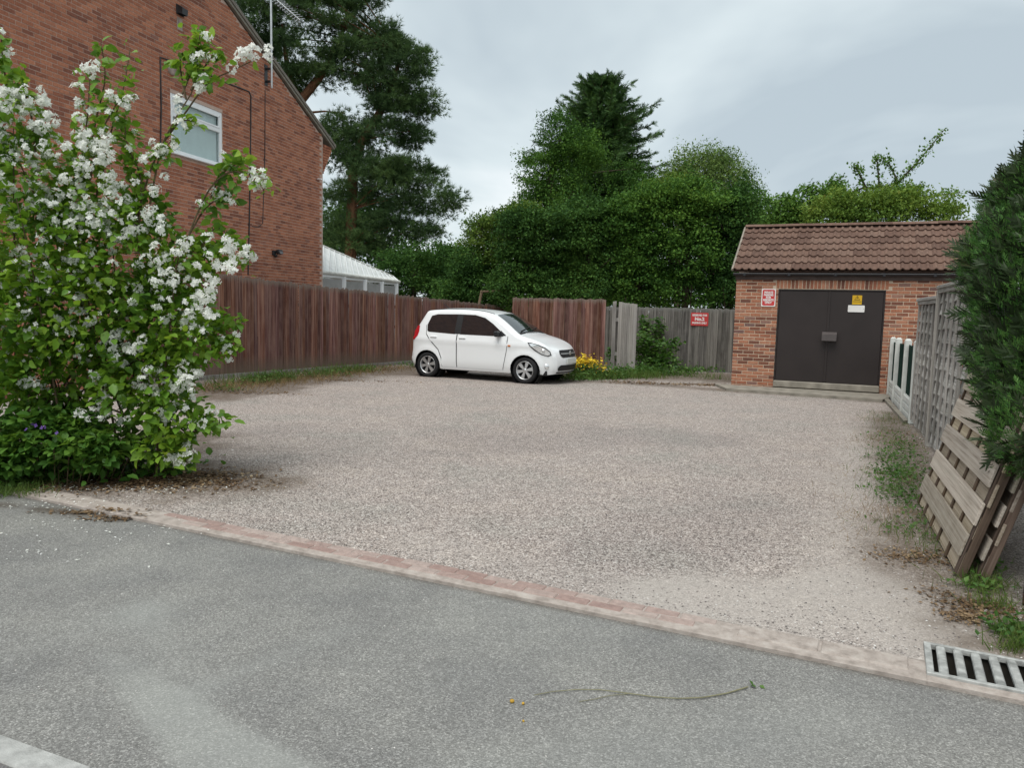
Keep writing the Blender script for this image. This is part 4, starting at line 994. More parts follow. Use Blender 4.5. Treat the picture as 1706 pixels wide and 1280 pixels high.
def slat_panel(off, up, label, L, H, seed):
    rr = random.Random(seed); base = FBp + PO * off + Vector((0, 0, up))
    t = bpy.data.objects.new('slatted_panel', None); COL.objects.link(t); t.empty_display_size = 0.1
    tag(t, label, 'slatted panel', 'slatted timber panels leaning against the hedge')
    s_ = 1 if flip else -1
    t.location = base; t.rotation_mode = 'XYZ'
    M_ = Matrix.Rotation(prot, 4, 'Z') @ Matrix.Rotation(-s_ * lean, 4, 'X')
    t.rotation_euler = M_.to_euler()
    pit = 0.235 * H / 1.24
    fm_ = []
    for k in range(3):
        q = MB(); q.bevbox((L / 2, 0, 0), (L, 0.018, pit * 0.64), 0.003); e_ = q.mesh('slat'); e_.materials.append(PALF); fm_.append(e_)
    q = MB(); q.bevbox((L / 2, 0, 0), (L, 0.018, pit * 0.66), 0.003); rm_ = q.mesh('slat'); rm_.materials.append(PALB)
    for i in range(5):
        o = link('slat', fm_[i % 3], None, t); o.location = (rr.uniform(-.02, .01), 0, 0.19 + pit * i); o.rotation_euler = (0, rr.uniform(-.006, .006), rr.uniform(-.004, .004))
        if True:
            o = link('rear_slat', rm_, None, t); o.location = (rr.uniform(-.015, .015), s_ * 0.034, 0.08 + pit * i + 0.012 * rr.random()); o.rotation_euler = (0, rr.uniform(-.006, .006), 0)
    q = MB(); q.bevbox((0, 0, H / 2), (0.045, 0.014, H), 0.003); bme_ = q.mesh('bearer'); bme_.materials.append(PALD)
    for k in range(6):
        o = link('bearer', bme_, None, t); o.location = (0.03 + (L - 0.06) * k / 5, s_ * 0.017, 0.0)
    q = MB(); q.bevbox((L - 0.012, s_ * 0.052, H / 2 - 0.03), (0.028, 0.05, H), 0.004); q.build('end_bearer', PALD, t)
    return t
slat_panel(0.0, 0.02, 'front pale slatted timber panel leaning under the conifer hedge', PLEN, 1.26, 4)
slat_panel(0.125, 0.03, 'darker slatted timber panel leaning directly behind the front one', PLEN + 0.02, 1.2, 6)
# ---------------- brick garden wall under the hedge
WB = PL(1682, 808, G(1690, 930), Vector((0, 1, 0)))
gw = thing('garden_wall', 'low red brick wall in shadow under the conifer hedge', 'wall', (P(1684, 815, 4.35).x + 0.21, 4.35, 0), math.atan2(-0.98, 0.2))
LW = 2.7; HW = 0.62
q = MB(); q.box((LW / 2, 0, (HW - 0.1) / 2), (LW, 0.20, HW - 0.1)); gwm = q.build('core', plain('painted_shade_core', (0.035, 0.028, 0.025), 0.95, 0.3, 6, 0.1), gw)  # near-black core colour stands in for deep shade under the hedge
for j in range(8):
    for k in range(int(LW / 0.225)):
        if j == 7: continue
        q = None
BR_D = brickmat('painted_shade_brick', [(0.0, (0.030, 0.022, 0.020)), (0.6, (0.055, 0.034, 0.028)), (1.0, (0.085, 0.045, 0.034))])  # shade of the hollow below the coping, put into the brick colour
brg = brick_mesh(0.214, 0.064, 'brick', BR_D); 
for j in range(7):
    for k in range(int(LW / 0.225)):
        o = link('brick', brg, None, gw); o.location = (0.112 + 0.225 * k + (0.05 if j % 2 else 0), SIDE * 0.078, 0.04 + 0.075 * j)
cop = MB(); cop.bevbox((0, 0, 0), (0.066, 0.235, 0.1), 0.006); cpm = cop.mesh('coping_brick'); cpm.materials.append(BR_S)
for k in range(int(LW / 0.075)):
    o = link('coping_brick', cpm, None, gw); o.location = (0.04 + 0.075 * k, 0, HW - 0.045)
# =================================================================== WHITE CAR
CB = G(714, 628)               # tyre contact points, near side
WBASE = 2.425; CDIR = Vector((math.cos(R(-25.5)), math.sin(R(-25.5)), 0))
lo_, hi_ = 0.7, 1.3
for _ in range(40):
    sc_car = (lo_ + hi_) / 2
    if proj(CB + CDIR * WBASE * sc_car)[0] > 875.0: hi_ = sc_car
    else: lo_ = sc_car
crot = math.atan2(CDIR.y, CDIR.x)
print('car wheelbase scale', sc_car, 'heading', math.degrees(crot))
CN = Vector((CDIR.y, -CDIR.x, 0))                      # towards the camera (car's right-hand side)
RX, FX, WR = 0.50, 2.925, 0.285
CORG = CB - CDIR * RX * sc_car - CN * 0.72 * sc_car     # centre line, rear
car = thing('parked_car', 'small white five door hatchback parked side on against the brown fence', 'car', (CORG.x, CORG.y, 0), crot)
car.scale = (sc_car,) * 3
WHITE = NB('car_white').bsdf((0.80, 0.82, 0.83), 0.28, 0.5, coat=0.6)
GLASSC = NB('car_glass').bsdf((0.012, 0.014, 0.016), 0.03, 1.0, coat=0.8)
TRIM = plain('black_trim', (0.014, 0.014, 0.015), 0.5, 0.1, 9, 0.35, bump=0.05)
RUB = plain('tyre_rubber', (0.022, 0.022, 0.023), 0.85, 0.15, 12, 0.2, bump=0.2)
ALLOY = plain('alloy', (0.58, 0.59, 0.60), 0.3, 0.06, 9, 0.5, 0.75, 0.0)
REDL = NB('tail_red').bsdf((0.42, 0.012, 0.018), 0.12, 0.5, coat=0.5)
LAMP = plain('lamp_chrome', (0.78, 0.80, 0.82), 0.12, 0.25, 30, 0.5, 0.55, 0.4)
LAMPD = NB('lamp_dark').bsdf((0.05, 0.052, 0.055), 0.15, 0.5)
AMB = NB('amber').bsdf((0.60, 0.16, 0.02), 0.3, 0.5)
PLATE = NB('plate').bsdf((0.62, 0.63, 0.60), 0.4, 0.4)
top_o = [(0.045, 0.62), (0.05, 0.80), (0.085, 0.98), (0.16, 1.14), (0.26, 1.30), (0.33, 1.43), (0.37, 1.495), (0.48, 1.515), (0.75, 1.535), (1.1, 1.545), (1.45, 1.54), (1.75, 1.52), (2.0, 1.475), (2.12, 1.435), (2.30, 1.335), (2.48, 1.215), (2.62, 1.115), (2.74, 1.035), (2.86, 1.0), (3.05, 0.955), (3.22, 0.90), (3.37, 0.83), (3.47, 0.755), (3.53, 0.68), (3.565, 0.60), (3.585, 0.50), (3.585, 0.40), (3.57, 0.30), (3.53, 0.225)]
rear_o = [(0.14, 0.24), (0.03, 0.29), (0.0, 0.40), (0.01, 0.52)]
outline_top = rear_o + top_o
def dens(pts, step=0.06):
    o_ = []
    for a, c in zip(pts[:-1], pts[1:]):
        n = max(1, int(math.hypot(c[0] - a[0], c[1] - a[1]) / step)); o_ += [(a[0] + (c[0] - a[0]) * k / n, a[1] + (c[1] - a[1]) * k / n) for k in range(n)]
    return o_ + [pts[-1]]
def smooth(pts, it=2):
    for _ in range(it):
        o_ = [pts[0]]
        for a, c in zip(pts[:-1], pts[1:]): o_ += [(a[0] * .75 + c[0] * .25, a[1] * .75 + c[1] * .25), (a[0] * .25 + c[0] * .75, a[1] * .25 + c[1] * .75)]
        pts = o_ + [pts[-1]]
    return pts
OUT = dens(smooth(outline_top, 2), 0.045)
OUTA = np.array(OUT)
def hw_(x, z):
    """half width of the body at (x, z)"""
    w_ = 0.795
    if z < 0.45: w_ -= 0.05 * ((0.45 - z) / 0.25) ** 2
    if z > 0.70: w_ -= 0.02 * min(1, (z - 0.70) / 0.25) ** 2
    if z > 0.95: w_ -= 0.185 * ((z - 0.95) / 0.58) ** 1.15
    # shoulder crease
    zc = 0.845 - 0.02 * (x - 1.5); w_ += 0.018 * math.exp(-((z - zc) / 0.05) ** 2)
    if x > 2.75: w_ -= 0.20 * ((x - 2.75) / 0.83) ** 2.4
    if x < 0.45: w_ -= 0.10 * ((0.45 - x) / 0.45) ** 2.2
    for xc in (RX, FX):                                 # wheel arch flare
        d = math.hypot(x - xc, z - WR); w_ += 0.018 * math.exp(-((d - 0.36) / 0.055) ** 2)
    d = np.min(np.hypot(OUTA[:, 0] - x, OUTA[:, 1] - z)); rr = 0.06
    if d < rr: w_ -= rr * 0.9 * (1 - math.sqrt(max(0, 1 - ((rr - d) / rr) ** 2)))
    return w_
def inpoly(p, poly):
    c = False; n = len(poly); x, y = p
    for i in range(n):
        x1, y1 = poly[i]; x2, y2 = poly[i - 1]
        if (y1 > y) != (y2 > y) and x < (x2 - x1) * (y - y1) / (y2 - y1) + x1: c = not c
    return c
def panel(poly, off, step=0.06, rim=0.02, sides=(-1, 1), fine=True):
    """side-skin panel following the body; poly in (x,z)"""
    poly = dens(poly + [poly[0]], step)[:-1]; pts = list(poly)
    xs = [p[0] for p in poly]; zs = [p[1] for p in poly]
    x = min(xs) + step / 2
    while x < max(xs):
        z = min(zs) + step / 2
        while z < max(zs):
            if inpoly((x, z), poly) and min(math.hypot(x - a, z - c) for a, c in poly) > step * 0.45: pts.append((x, z))
            z += step
        x += step
    n = len(poly)
    r_ = geometry.delaunay_2d_cdt([Vector(p) for p in pts], [(i, (i + 1) % n) for i in range(n)], [], 1, 1e-5)
    v2, f2 = r_[0], r_[2]
    m_ = MB()
    for s_ in sides:
        vs = [(p[0], s_ * (hw_(p[0], p[1]) + off), p[1]) for p in v2]
        fs = [tuple(f) if s_ < 0 else tuple(reversed(f)) for f in f2]
        m_.add(vs, fs, True)
        if rim:
            vi = [(p[0], s_ * (hw_(p[0], p[1]) + off), p[1]) for p in poly] + [(p[0], s_ * (hw_(p[0], p[1]) + off - rim), p[1]) for p in poly]
            m_.add(vi, [(i, (i + 1) % n, n + (i + 1) % n, n + i) for i in range(n)])
    return m_
def arc(xc, r_, a0, a1, n=14): return [(xc + r_ * math.cos(R(a0 + (a1 - a0) * k / n)), WR + r_ * math.sin(R(a0 + (a1 - a0) * k / n))) for k in range(n + 1)]
AR = 0.335
body_poly = OUT[:]                                       # rear bottom -> over the top -> front bottom
low = [(3.36, 0.20)] + arc(FX, AR, -12, 192) + [(2.55, 0.205), (0.90, 0.205)] + arc(RX, AR, -12, 192)
full = body_poly + low
SIDE_ = panel(full, 0.0, 0.05, 0.0)
# top / front / rear skin
cs = MB(); ny = 12; vs = []
def skin(x, z, t, off=0.0):
    w_ = hw_(x, z); bulge = 0.0; cz = 0.0
    if x > 3.3: bulge = 0.10 * min(1, (x - 3.3) / 0.2)
    if x < 0.3: bulge = -0.06 * min(1, (0.3 - x) / 0.25)
    if 0.4 < x < 3.4: cz = 0.035 * min(1, (x - 0.4) / 0.2) * min(1, (3.4 - x) / 0.3)
    k = 1 - t * t
    return Vector((x + bulge * k + (0.05 * k if 2.1 < x < 2.75 else 0), w_ * t, z + cz * k))
for (x, z) in OUT:
    for j in range(ny + 1): vs.append(skin(x, z, -1 + 2 * j / ny))
fs = [(i * (ny + 1) + j, i * (ny + 1) + j + 1, (i + 1) * (ny + 1) + j + 1, (i + 1) * (ny + 1) + j) for i in range(len(OUT) - 1) for j in range(ny)]
SIDE_.add(vs, fs, True)
SIDE_.build('body', WHITE, car)
q = MB(); q.box((1.75, 0, 0.24), (3.3, 1.36, 0.10)); q.build('underside', TRIM, car)
q = MB()
for xc in (RX, FX):
    for s_ in (-1, 1):
        prof = [(0.34, -0.01), (0.34, -0.30), (0.0, -0.30)]
        q.lathe(prof, 20, Matrix.Translation((xc, s_ * 0.765, WR)) @ Matrix.Rotation(R(90 * s_), 4, 'Z'))
q.build('wheel_arch_liner', TRIM, car, 'stuff')
# doors with glass
fdoor = [(1.275, 0.265), (1.265, 0.98), (1.275, 1.475), (1.66, 1.475), (1.93, 1.415), (2.16, 1.285), (2.38, 1.12), (2.50, 1.01), (2.49, 0.72), (2.45, 0.50), (2.40, 0.265)]
rdoor = [(1.255, 0.265), (1.245, 0.98), (1.255, 1.475), (0.70, 1.465), (0.50, 1.41), (0.43, 1.18), (0.46, 0.98), (0.62, 0.80), (0.79, 0.64), (0.875, 0.45), (0.89, 0.265)]
fglass = [(1.33, 1.0), (1.335, 1.44), (1.64, 1.435), (1.90, 1.375), (2.12, 1.25), (2.31, 1.11), (2.40, 0.99)]
rglass = [(1.20, 1.0), (1.205, 1.44), (0.68, 1.43), (0.53, 1.39), (0.455, 1.19), (0.475, 1.055), (0.52, 1.03)]
for poly, gl_, hx in ((fdoor, fglass, 1.40), (rdoor, rglass, 0.66)):
    for s_ in (-1, 1):
        d_ = panel(poly, 0.006, 0.06, 0.012, (s_,)).build('door', WHITE, car)
        panel(gl_, 0.010, 0.07, 0.004, (s_,)).build('window', GLASSC, d_)
        q = MB(); zz = 0.925; xx = hx; y_ = s_ * (hw_(xx, zz) + 0.022); q.bevbox((xx, y_, zz), (0.17, 0.028, 0.036), 0.01); q.build('handle', WHITE, d_)
bp = [(1.19, 1.008), (1.195, 1.44), (1.345, 1.44), (1.34, 1.008)]
for s_ in (-1, 1): panel(bp, 0.0125, 0.06, 0.004, (s_,)).build('door_pillar', TRIM, car)
sq = [(2.385, 1.0), (2.31, 1.10), (2.33, 1.115), (2.47, 1.012)]
for s_ in (-1, 1): panel(sq, 0.011, 0.06, 0.004, (s_,)).build('quarter_trim', TRIM, car)
for poly in ([(1.256, 0.27), (1.247, 0.98), (1.256, 1.0), (1.272, 1.0), (1.270, 0.98), (1.275, 0.27)], [(0.885, 0.27), (0.868, 0.45), (0.785, 0.635), (0.615, 0.795), (0.455, 0.975), (0.425, 1.18), (0.436, 1.18), (0.466, 0.985), (0.626, 0.808), (0.798, 0.645), (0.884, 0.455), (0.900, 0.27)], [(2.405, 0.27), (2.455, 0.5), (2.497, 0.72), (2.507, 1.0), (2.516, 1.0), (2.506, 0.72), (2.464, 0.5), (2.413, 0.27)]):
    for s_ in (-1, 1): panel(poly, 0.0075, 0.1, 0.0, (s_,)).build('door_gap', TRIM, car)
for s_ in (-1, 1): panel([(0.92, 0.215), (0.92, 0.255), (2.5, 0.255), (2.5, 0.215)], 0.004, 0.1, 0.004, (s_,)).build('sill', WHITE, car)
# windscreen and rear screen
def skin_patch(x0, x1, tm, off, nrm, n=8, tw=None):
    """patch on the centre skin between outline x0..x1, |t| <= tm (pairs allow a taper)"""
    rows = [p for p in OUT if x0 <= p[0] <= x1 and p[1] > 0.9]
    m_ = MB(); vs = []
    for i, (x, z) in enumerate(rows):
        u_ = i / max(1, len(rows) - 1); tt_ = tm if not hasattr(tm, '__len__') else tm[0] + (tm[1] - tm[0]) * u_
        for j in range(n + 1): vs.append(skin(x, z, -tt_ + 2 * tt_ * j / n) + Vector(nrm) * off)
    m_.add(vs, [(i * (n + 1) + j, i * (n + 1) + j + 1, (i + 1) * (n + 1) + j + 1, (i + 1) * (n + 1) + j) for i in range(len(rows) - 1) for j in range(n)], True)
    return m_
WSG = NB('windscreen_glass').bsdf((0.02, 0.026, 0.026), 0.04, 0.9, coat=0.6)
skin_patch(2.10, 2.70, (0.90, 0.93), 0.008, (0.55, 0, 0.83)).build('windscreen', WSG, car)
skin_patch(0.10, 0.31, 0.80, 0.008, (-0.85, 0, 0.5)).build('rear_window', GLASSC, car)
skin_patch(2.68, 2.76, 0.92, 0.006, (0.4, 0, 0.9)).build('wiper_cowl', TRIM, car)
q = MB()
for y0, y1 in ((-0.55, 0.05), (0.0, 0.5)):
    p0 = skin(2.70, 1.065, y0 / 0.7) + Vector((0.0, 0, 0.035)); p1 = skin(2.60, 1.13, y1 / 0.7) + Vector((0, 0, 0.03)); q.tube([p0, p1], 0.010, 5)
q.build('wiper', TRIM, car)
# front face: everything follows the centre skin
def front_pt(y, z, off=0.006):
    best = min([p for p in OUT if p[0] > 3.2], key=lambda p: abs(p[1] - z)); x = best[0]
    i = OUT.index(best)
    w_ = hw_(x, z); t = max(-1, min(1, y / w_)); p = skin(x, z, t); return Vector((p.x + off, y, z))
def front_patch(poly, off=0.006, ny=10, nz=5):
    """poly given by half-widths per z: list of (z, halfwidth)"""
    m_ = MB(); vs = []
    for z, hw2 in poly:
        for j in range(ny + 1): vs.append(front_pt(-hw2 + 2 * hw2 * j / ny, z, off))
    m_.add(vs, [(i * (ny + 1) + j, i * (ny + 1) + j + 1, (i + 1) * (ny + 1) + j + 1, (i + 1) * (ny + 1) + j) for i in range(len(poly) - 1) for j in range(ny)], True)
    return m_
front_patch([(0.575, 0.36), (0.61, 0.42), (0.66, 0.44), (0.705, 0.42), (0.735, 0.40)], 0.008).build('grille', TRIM, car)
front_patch([(0.648, 0.41), (0.668, 0.41)], 0.016).build('grille_bar', ALLOY, car)
q = MB(); c = front_pt(0, 0.66, 0.02); q.lathe([(0, 0.012), (0.045, 0.008), (0.055, 0)], 14, Matrix.Translation(c)); q.build('badge', ALLOY, car)
front_patch([(0.29, 0.50), (0.34, 0.53), (0.385, 0.50), (0.415, 0.44)], 0.008).build('lower_grille', TRIM, car)
q = MB(); c = front_pt(0, 0.50, 0.018); q.bevbox(c, (0.012, 0.52, 0.115), 0.004); q.build('number_plate', PLATE, car)
front_patch([(0.235, 0.52), (0.255, 0.54), (0.27, 0.53)], 0.007).build('air_dam', TRIM, car)
head = [(2.98, 0.89), (3.08, 0.885), (3.24, 0.845), (3.37, 0.785), (3.46, 0.71), (3.49, 0.63), (3.42, 0.60), (3.29, 0.635), (3.14, 0.72), (3.03, 0.82)]
inn = [(3.02, 0.868), (3.10, 0.865), (3.24, 0.825), (3.36, 0.768), (3.45, 0.695), (3.465, 0.64), (3.41, 0.62), (3.29, 0.655), (3.16, 0.74), (3.06, 0.82)]
for s_ in (-1, 1):
    hl = panel(head, 0.008, 0.045, 0.006, (s_,)).build('headlight', LAMPD, car)
    panel(inn, 0.012, 0.04, 0.004, (s_,)).build('reflector', LAMP, hl)
    q = MB(); y_ = hw_(3.33, 0.72) + 0.012; q.lathe([(0, 0.03), (0.03, 0.02), (0.045, 0.0)], 12, Matrix.Translation((3.32, s_ * y_, 0.725)) @ Matrix.Rotation(R(90 * s_), 4, 'Z')); q.build('bulb_lens', LAMP, hl)
    panel([(0.06, 0.83), (0.10, 1.03), (0.165, 1.165), (0.245, 1.16), (0.25, 1.04), (0.22, 0.93), (0.14, 0.85)], 0.008, 0.04, 0.006, (s_,)).build('tail_light', REDL, car)
    q = MB(); x_, z_ = 3.40, 0.385; y_ = hw_(x_, z_) + 0.004; q.lathe([(0, 0.012), (0.045, 0.01), (0.055, 0.0)], 14, Matrix.Translation((x_, s_ * y_, z_)) @ Matrix.Rotation(R(62 * s_), 4, 'Z')); q.build('fog_light', LAMP, car)
    q = MB(); x_, z_ = 2.56, 0.80; y_ = hw_(x_, z_) + 0.006; q.bevbox((x_, s_ * y_, z_), (0.065, 0.012, 0.03), 0.005); q.build('indicator', AMB, car)
    q = MB(); x_, z_ = 2.30, 1.035; y_ = hw_(x_, z_); q.bevbox((x_ - 0.01, s_ * (y_ + 0.11), z_ + 0.01), (0.10, 0.19, 0.125), 0.03); q.bevbox((x_ + 0.03, s_ * (y_ + 0.02), z_ - 0.02), (0.06, 0.09, 0.05), 0.012); q.build('mirror', TRIM, car)
    q = MB(); pts = [skin(x, z, 0.90 * s_) + Vector((0, 0, 0.002)) for x, z in OUT if 0.5 < x < 2.05 and z > 1.4]; q.tube(pts, 0.008, 5); q.build('roof_strip', TRIM, car)
q = MB(); p = skin(0.60, 1.525, 0.0); q.tube([p, p + Vector((-0.16, 0, 0.12))], [0.012, 0.005], 6); q.build('roof_aerial', TRIM, car)
q = MB(); q.bevbox((-0.05, 0, 0.80), (0.012, 0.52, 0.115), 0.004); q.build('rear_plate', PLATE, car)
# wheels
def wheel(xc, s_):
    Mw = Matrix.Translation((xc, s_ * 0.715, WR)) @ Matrix.Rotation(R(90 * s_), 4, 'Z')
    hub = MB(); hub.lathe([(0.0, -0.03), (0.185, -0.03), (0.19, -0.06)], 24, Mw); w_ = hub.build('wheel', TRIM, car)
    ty = MB(); ty.lathe([(0.195, -0.085), (0.255, -0.095), (0.280, -0.075), (0.2855, 0.0), (0.280, 0.045), (0.262, 0.068), (0.225, 0.072), (0.200, 0.055), (0.196, 0.03)], 36, Mw); ty.build('tyre', RUB, w_)
    rm = MB(); rm.lathe([(0.196, 0.02), (0.200, 0.058), (0.190, 0.060), (0.180, 0.03), (0.180, -0.03)], 36, Mw)
    rm.lathe([(0.0, 0.052), (0.035, 0.050), (0.048, 0.035), (0.05, 0.0)], 18, Mw)
    for k in range(6):
        a = 2 * math.pi * k / 6 + 0.2
        pts = []
        for (r_, da, x_) in ((0.03, -0.55, 0.046), (0.185, -0.20, 0.046), (0.185, 0.24, 0.046), (0.03, 0.75, 0.046)):
            pts.append((x_, r_ * math.cos(a + da), r_ * math.sin(a + da)))
        bot = [(x_ - 0.03, y * 0.98, z * 0.98) for x_, y, z in pts]
        al = [Mw @ Vector(p) for p in pts + bot]
        rm.add(al, [(0, 1, 2, 3), (7, 6, 5, 4), (0, 4, 5, 1), (1, 5, 6, 2), (2, 6, 7, 3), (3, 7, 4, 0)])
    rm.build('rim', ALLOY, w_)
for xc in (RX, FX):
    for s_ in (-1, 1): wheel(xc, s_)
# =================================================================== VEGETATION
def rot_mats(n, rg, tilt=1.0, up=None):
    """random rotations: yaw any, pitch and roll within tilt"""
    a = rg.uniform(0, 2 * np.pi, n); b_ = rg.normal(0, tilt, n); c = rg.normal(0, tilt, n)
    ca, sa, cb, sb_, cc, sc = np.cos(a), np.sin(a), np.cos(b_), np.sin(b_), np.cos(c), np.sin(c)
    Rz = np.zeros((n, 3, 3)); Rz[:, 0, 0] = ca; Rz[:, 0, 1] = -sa; Rz[:, 1, 0] = sa; Rz[:, 1, 1] = ca; Rz[:, 2, 2] = 1
    Rx = np.zeros((n, 3, 3)); Rx[:, 0, 0] = 1; Rx[:, 1, 1] = cb; Rx[:, 1, 2] = -sb_; Rx[:, 2, 1] = sb_; Rx[:, 2, 2] = cb
    Ry = np.zeros((n, 3, 3)); Ry[:, 1, 1] = 1; Ry[:, 0, 0] = cc; Ry[:, 0, 2] = sc; Ry[:, 2, 0] = -sc; Ry[:, 2, 2] = cc
    return Rz @ Rx @ Ry
def dir_mats(D, rg, roll=True):
    """matrices whose local +Y is D, random roll about it"""
    D = D / np.linalg.norm(D, axis=1, keepdims=True); n = len(D)
    h = np.tile(np.array([0.0, 0, 1.0]), (n, 1)); h[np.abs(D[:, 2]) > 0.95] = (1, 0, 0)
    X = np.cross(D, h); X /= np.linalg.norm(X, axis=1, keepdims=True); Z = np.cross(X, D)
    if roll:
        t = rg.uniform(0, 2 * np.pi, n)[:, None] if roll is True else rg.normal(0, roll, n)[:, None]
        X, Z = X * np.cos(t) + Z * np.sin(t), Z * np.cos(t) - X * np.sin(t)
    return np.stack([X, D, Z], 2)
LEAF4 = (np.array([[0, 0, 0], [-0.32, 0.45, 0.10], [0, 1, 0], [0.32, 0.45, 0.10]]), [np.array([[0, 3, 2], [0, 2, 1]])])
LEAF6 = (np.array([[0, 0, 0], [-0.30, 0.30, 0.07], [-0.25, 0.66, 0.05], [0, 1, -0.10], [0.25, 0.66, 0.05], [0.30, 0.30, 0.07], [0, 0.5, 0]]), [np.array([[0, 6, 2, 1], [6, 3, 2, 6], [0, 5, 4, 6]])[[0, 2]], np.array([[6, 3, 2], [6, 4, 3]])])
NARROW = (np.array([[0, 0, 0], [-0.14, 0.4, 0.05], [0, 1, -0.05], [0.14, 0.4, 0.05]]), [np.array([[0, 3, 2, 1]])])
BLADE = (np.array([[-0.03, 0, 0], [0.03, 0, 0], [0.022, 0.55, 0.06], [-0.022, 0.55, 0.06], [0, 1, 0.28]]), [np.array([[0, 1, 2, 3]]), np.array([[3, 2, 4]])])
def needle_tuft(n=11, seed=0, spread=1.0):
    rr = np.random.default_rng(seed); V = []; F = []
    for k in range(n):
        th = rr.uniform(0, 2 * np.pi); ph = rr.uniform(0.1, 1.25) * spread
        d = np.array([np.sin(ph) * np.cos(th), np.cos(ph), np.sin(ph) * np.sin(th)]); s = np.cross(d, rr.normal(size=3)); s = s / np.linalg.norm(s) * 0.045
        b0 = len(V); V += [d * 0.04 - s, d * 0.04 + s, d * rr.uniform(0.8, 1.1)]; F.append([b0, b0 + 1, b0 + 2])
    return (np.array(V), [np.array(F)])
def spray(n=7, seed=0):
    """flat fan-shaped conifer spray along +Y"""
    rr = np.random.default_rng(seed); V = []; F = []
    for k in range(n):
        t = k / (n - 1); side = -1 if k % 2 else 1; base = np.array([0, 0.1 + 0.62 * t, 0]); L = 0.50 - 0.25 * t
        d = np.array([side * 0.55, 0.8, rr.uniform(-.25, .25)]) if k < n - 1 else np.array([0, 1, 0.0]); d /= np.linalg.norm(d); s = np.array([d[1], -d[0], 0.3 * rr.normal()]) * 0.055
        b0 = len(V); V += [base - s, base + s, base + d * L + 0.2 * s, base + d * L - 0.2 * s]; F.append([b0, b0 + 1, b0 + 2, b0 + 3])
    b0 = len(V); V += [[-.02, 0, 0], [.02, 0, 0], [.01, .95, 0], [-.01, .95, 0]]; F.append([b0, b0 + 1, b0 + 2, b0 + 3])
    return (np.array(V, float), [np.array(F)])
def scatter(temps, C, M, S):
    """copies of template shapes (a list) at C with matrices M and sizes S -> vertex array and faces"""
    V, F3, F4, n0 = [], [], [], 0; k = len(temps); idx = np.arange(len(C)) % k
    for t in range(k):
        tv, tf = temps[t]; sel = idx == t; m_ = int(sel.sum())
        if not m_: continue
        W_ = np.einsum('nij,vj->nvi', M[sel], tv) * S[sel][:, None, None] + C[sel][:, None, :]
        V.append(W_.reshape(-1, 3)); base = n0 + np.arange(m_) * len(tv)
        for f in tf:
            g = (f[None] + base[:, None, None]).reshape(-1, f.shape[1]); (F3 if f.shape[1] == 3 else F4).append(g)
        n0 += m_ * len(tv)
    fs = ([np.concatenate(F3)] if F3 else []) + ([np.concatenate(F4)] if F4 else [])
    return np.concatenate(V), fs
def leafobj(name, temps, C, M, S, mat, parent, kind='stuff', loc=None):
    if loc is not None: C = C - np.array(loc)[None]
    V, fs = scatter(temps, C, M, S); return link(name, np_mesh(name, V, fs), mat, parent, kind)
def ell_points(lobes, n, rg, shell=0.6):
    """points in ellipsoid lobes [(centre, radii)], weighted to the outside"""
    w_ = np.array([r[0] * r[1] + r[1] * r[2] + r[0] * r[2] for _, r in lobes]); w_ = w_ / w_.sum(); k = rg.choice(len(lobes), n, p=w_)
    d = rg.normal(size=(n, 3)); d /= np.linalg.norm(d, axis=1, keepdims=True); rad = rg.uniform(shell ** 2.0, 1, n) ** 0.5
    C = np.array([lobes[i][0] for i in k]); Rr = np.array([lobes[i][1] for i in k]); return C + d * Rr * rad[:, None], d
def EL(px, py, rx, ry, Y, dep=None):
    """crown lobe at real distance Y from its outline in the photograph (pixels become metres there)"""
    c = P(px, py, Y); s = (c - CAM).dot(_f) / FPX
    return (np.array(c), np.array([rx * s, dep if dep else 0.5 * (rx + ry) * s, ry * s]))
def limbs(mb, base, tips, r0, rg, droop=0.0, n=6, rmin=0.02):
    for t in tips:
        b_ = np.array(base); t = np.array(t); mid = (b_ + t) / 2 + np.array([*rg.normal(0, 0.12, 2), 0.15 + droop]) * np.linalg.norm(t - b_) * 0.3
        pts = [b_ * (1 - u) ** 2 + 2 * mid * u * (1 - u) + t * u * u for u in np.linspace(0, 1, 6)]
        mb.tube(pts, list(np.linspace(r0, rmin, 6)), n, cap=False)
BARK = plain('bark_brown', (0.075, 0.058, 0.044), 0.95, 0.35, 9, 0.1, bump=0.8, bscale=25)
b = NB('pine_bark'); v = b.coord((1, 1, 0.35)); n1 = b.noise(v, 14, 5, 0.7)
PBARK = b.bsdf(b.ramp(n1, [(0.3, (0.06, 0.036, 0.024)), (0.5, (0.155, 0.075, 0.042)), (0.7, (0.24, 0.125, 0.07))]), 0.95, 0.1, normal=b.bump(n1, 0.9, 0.03))
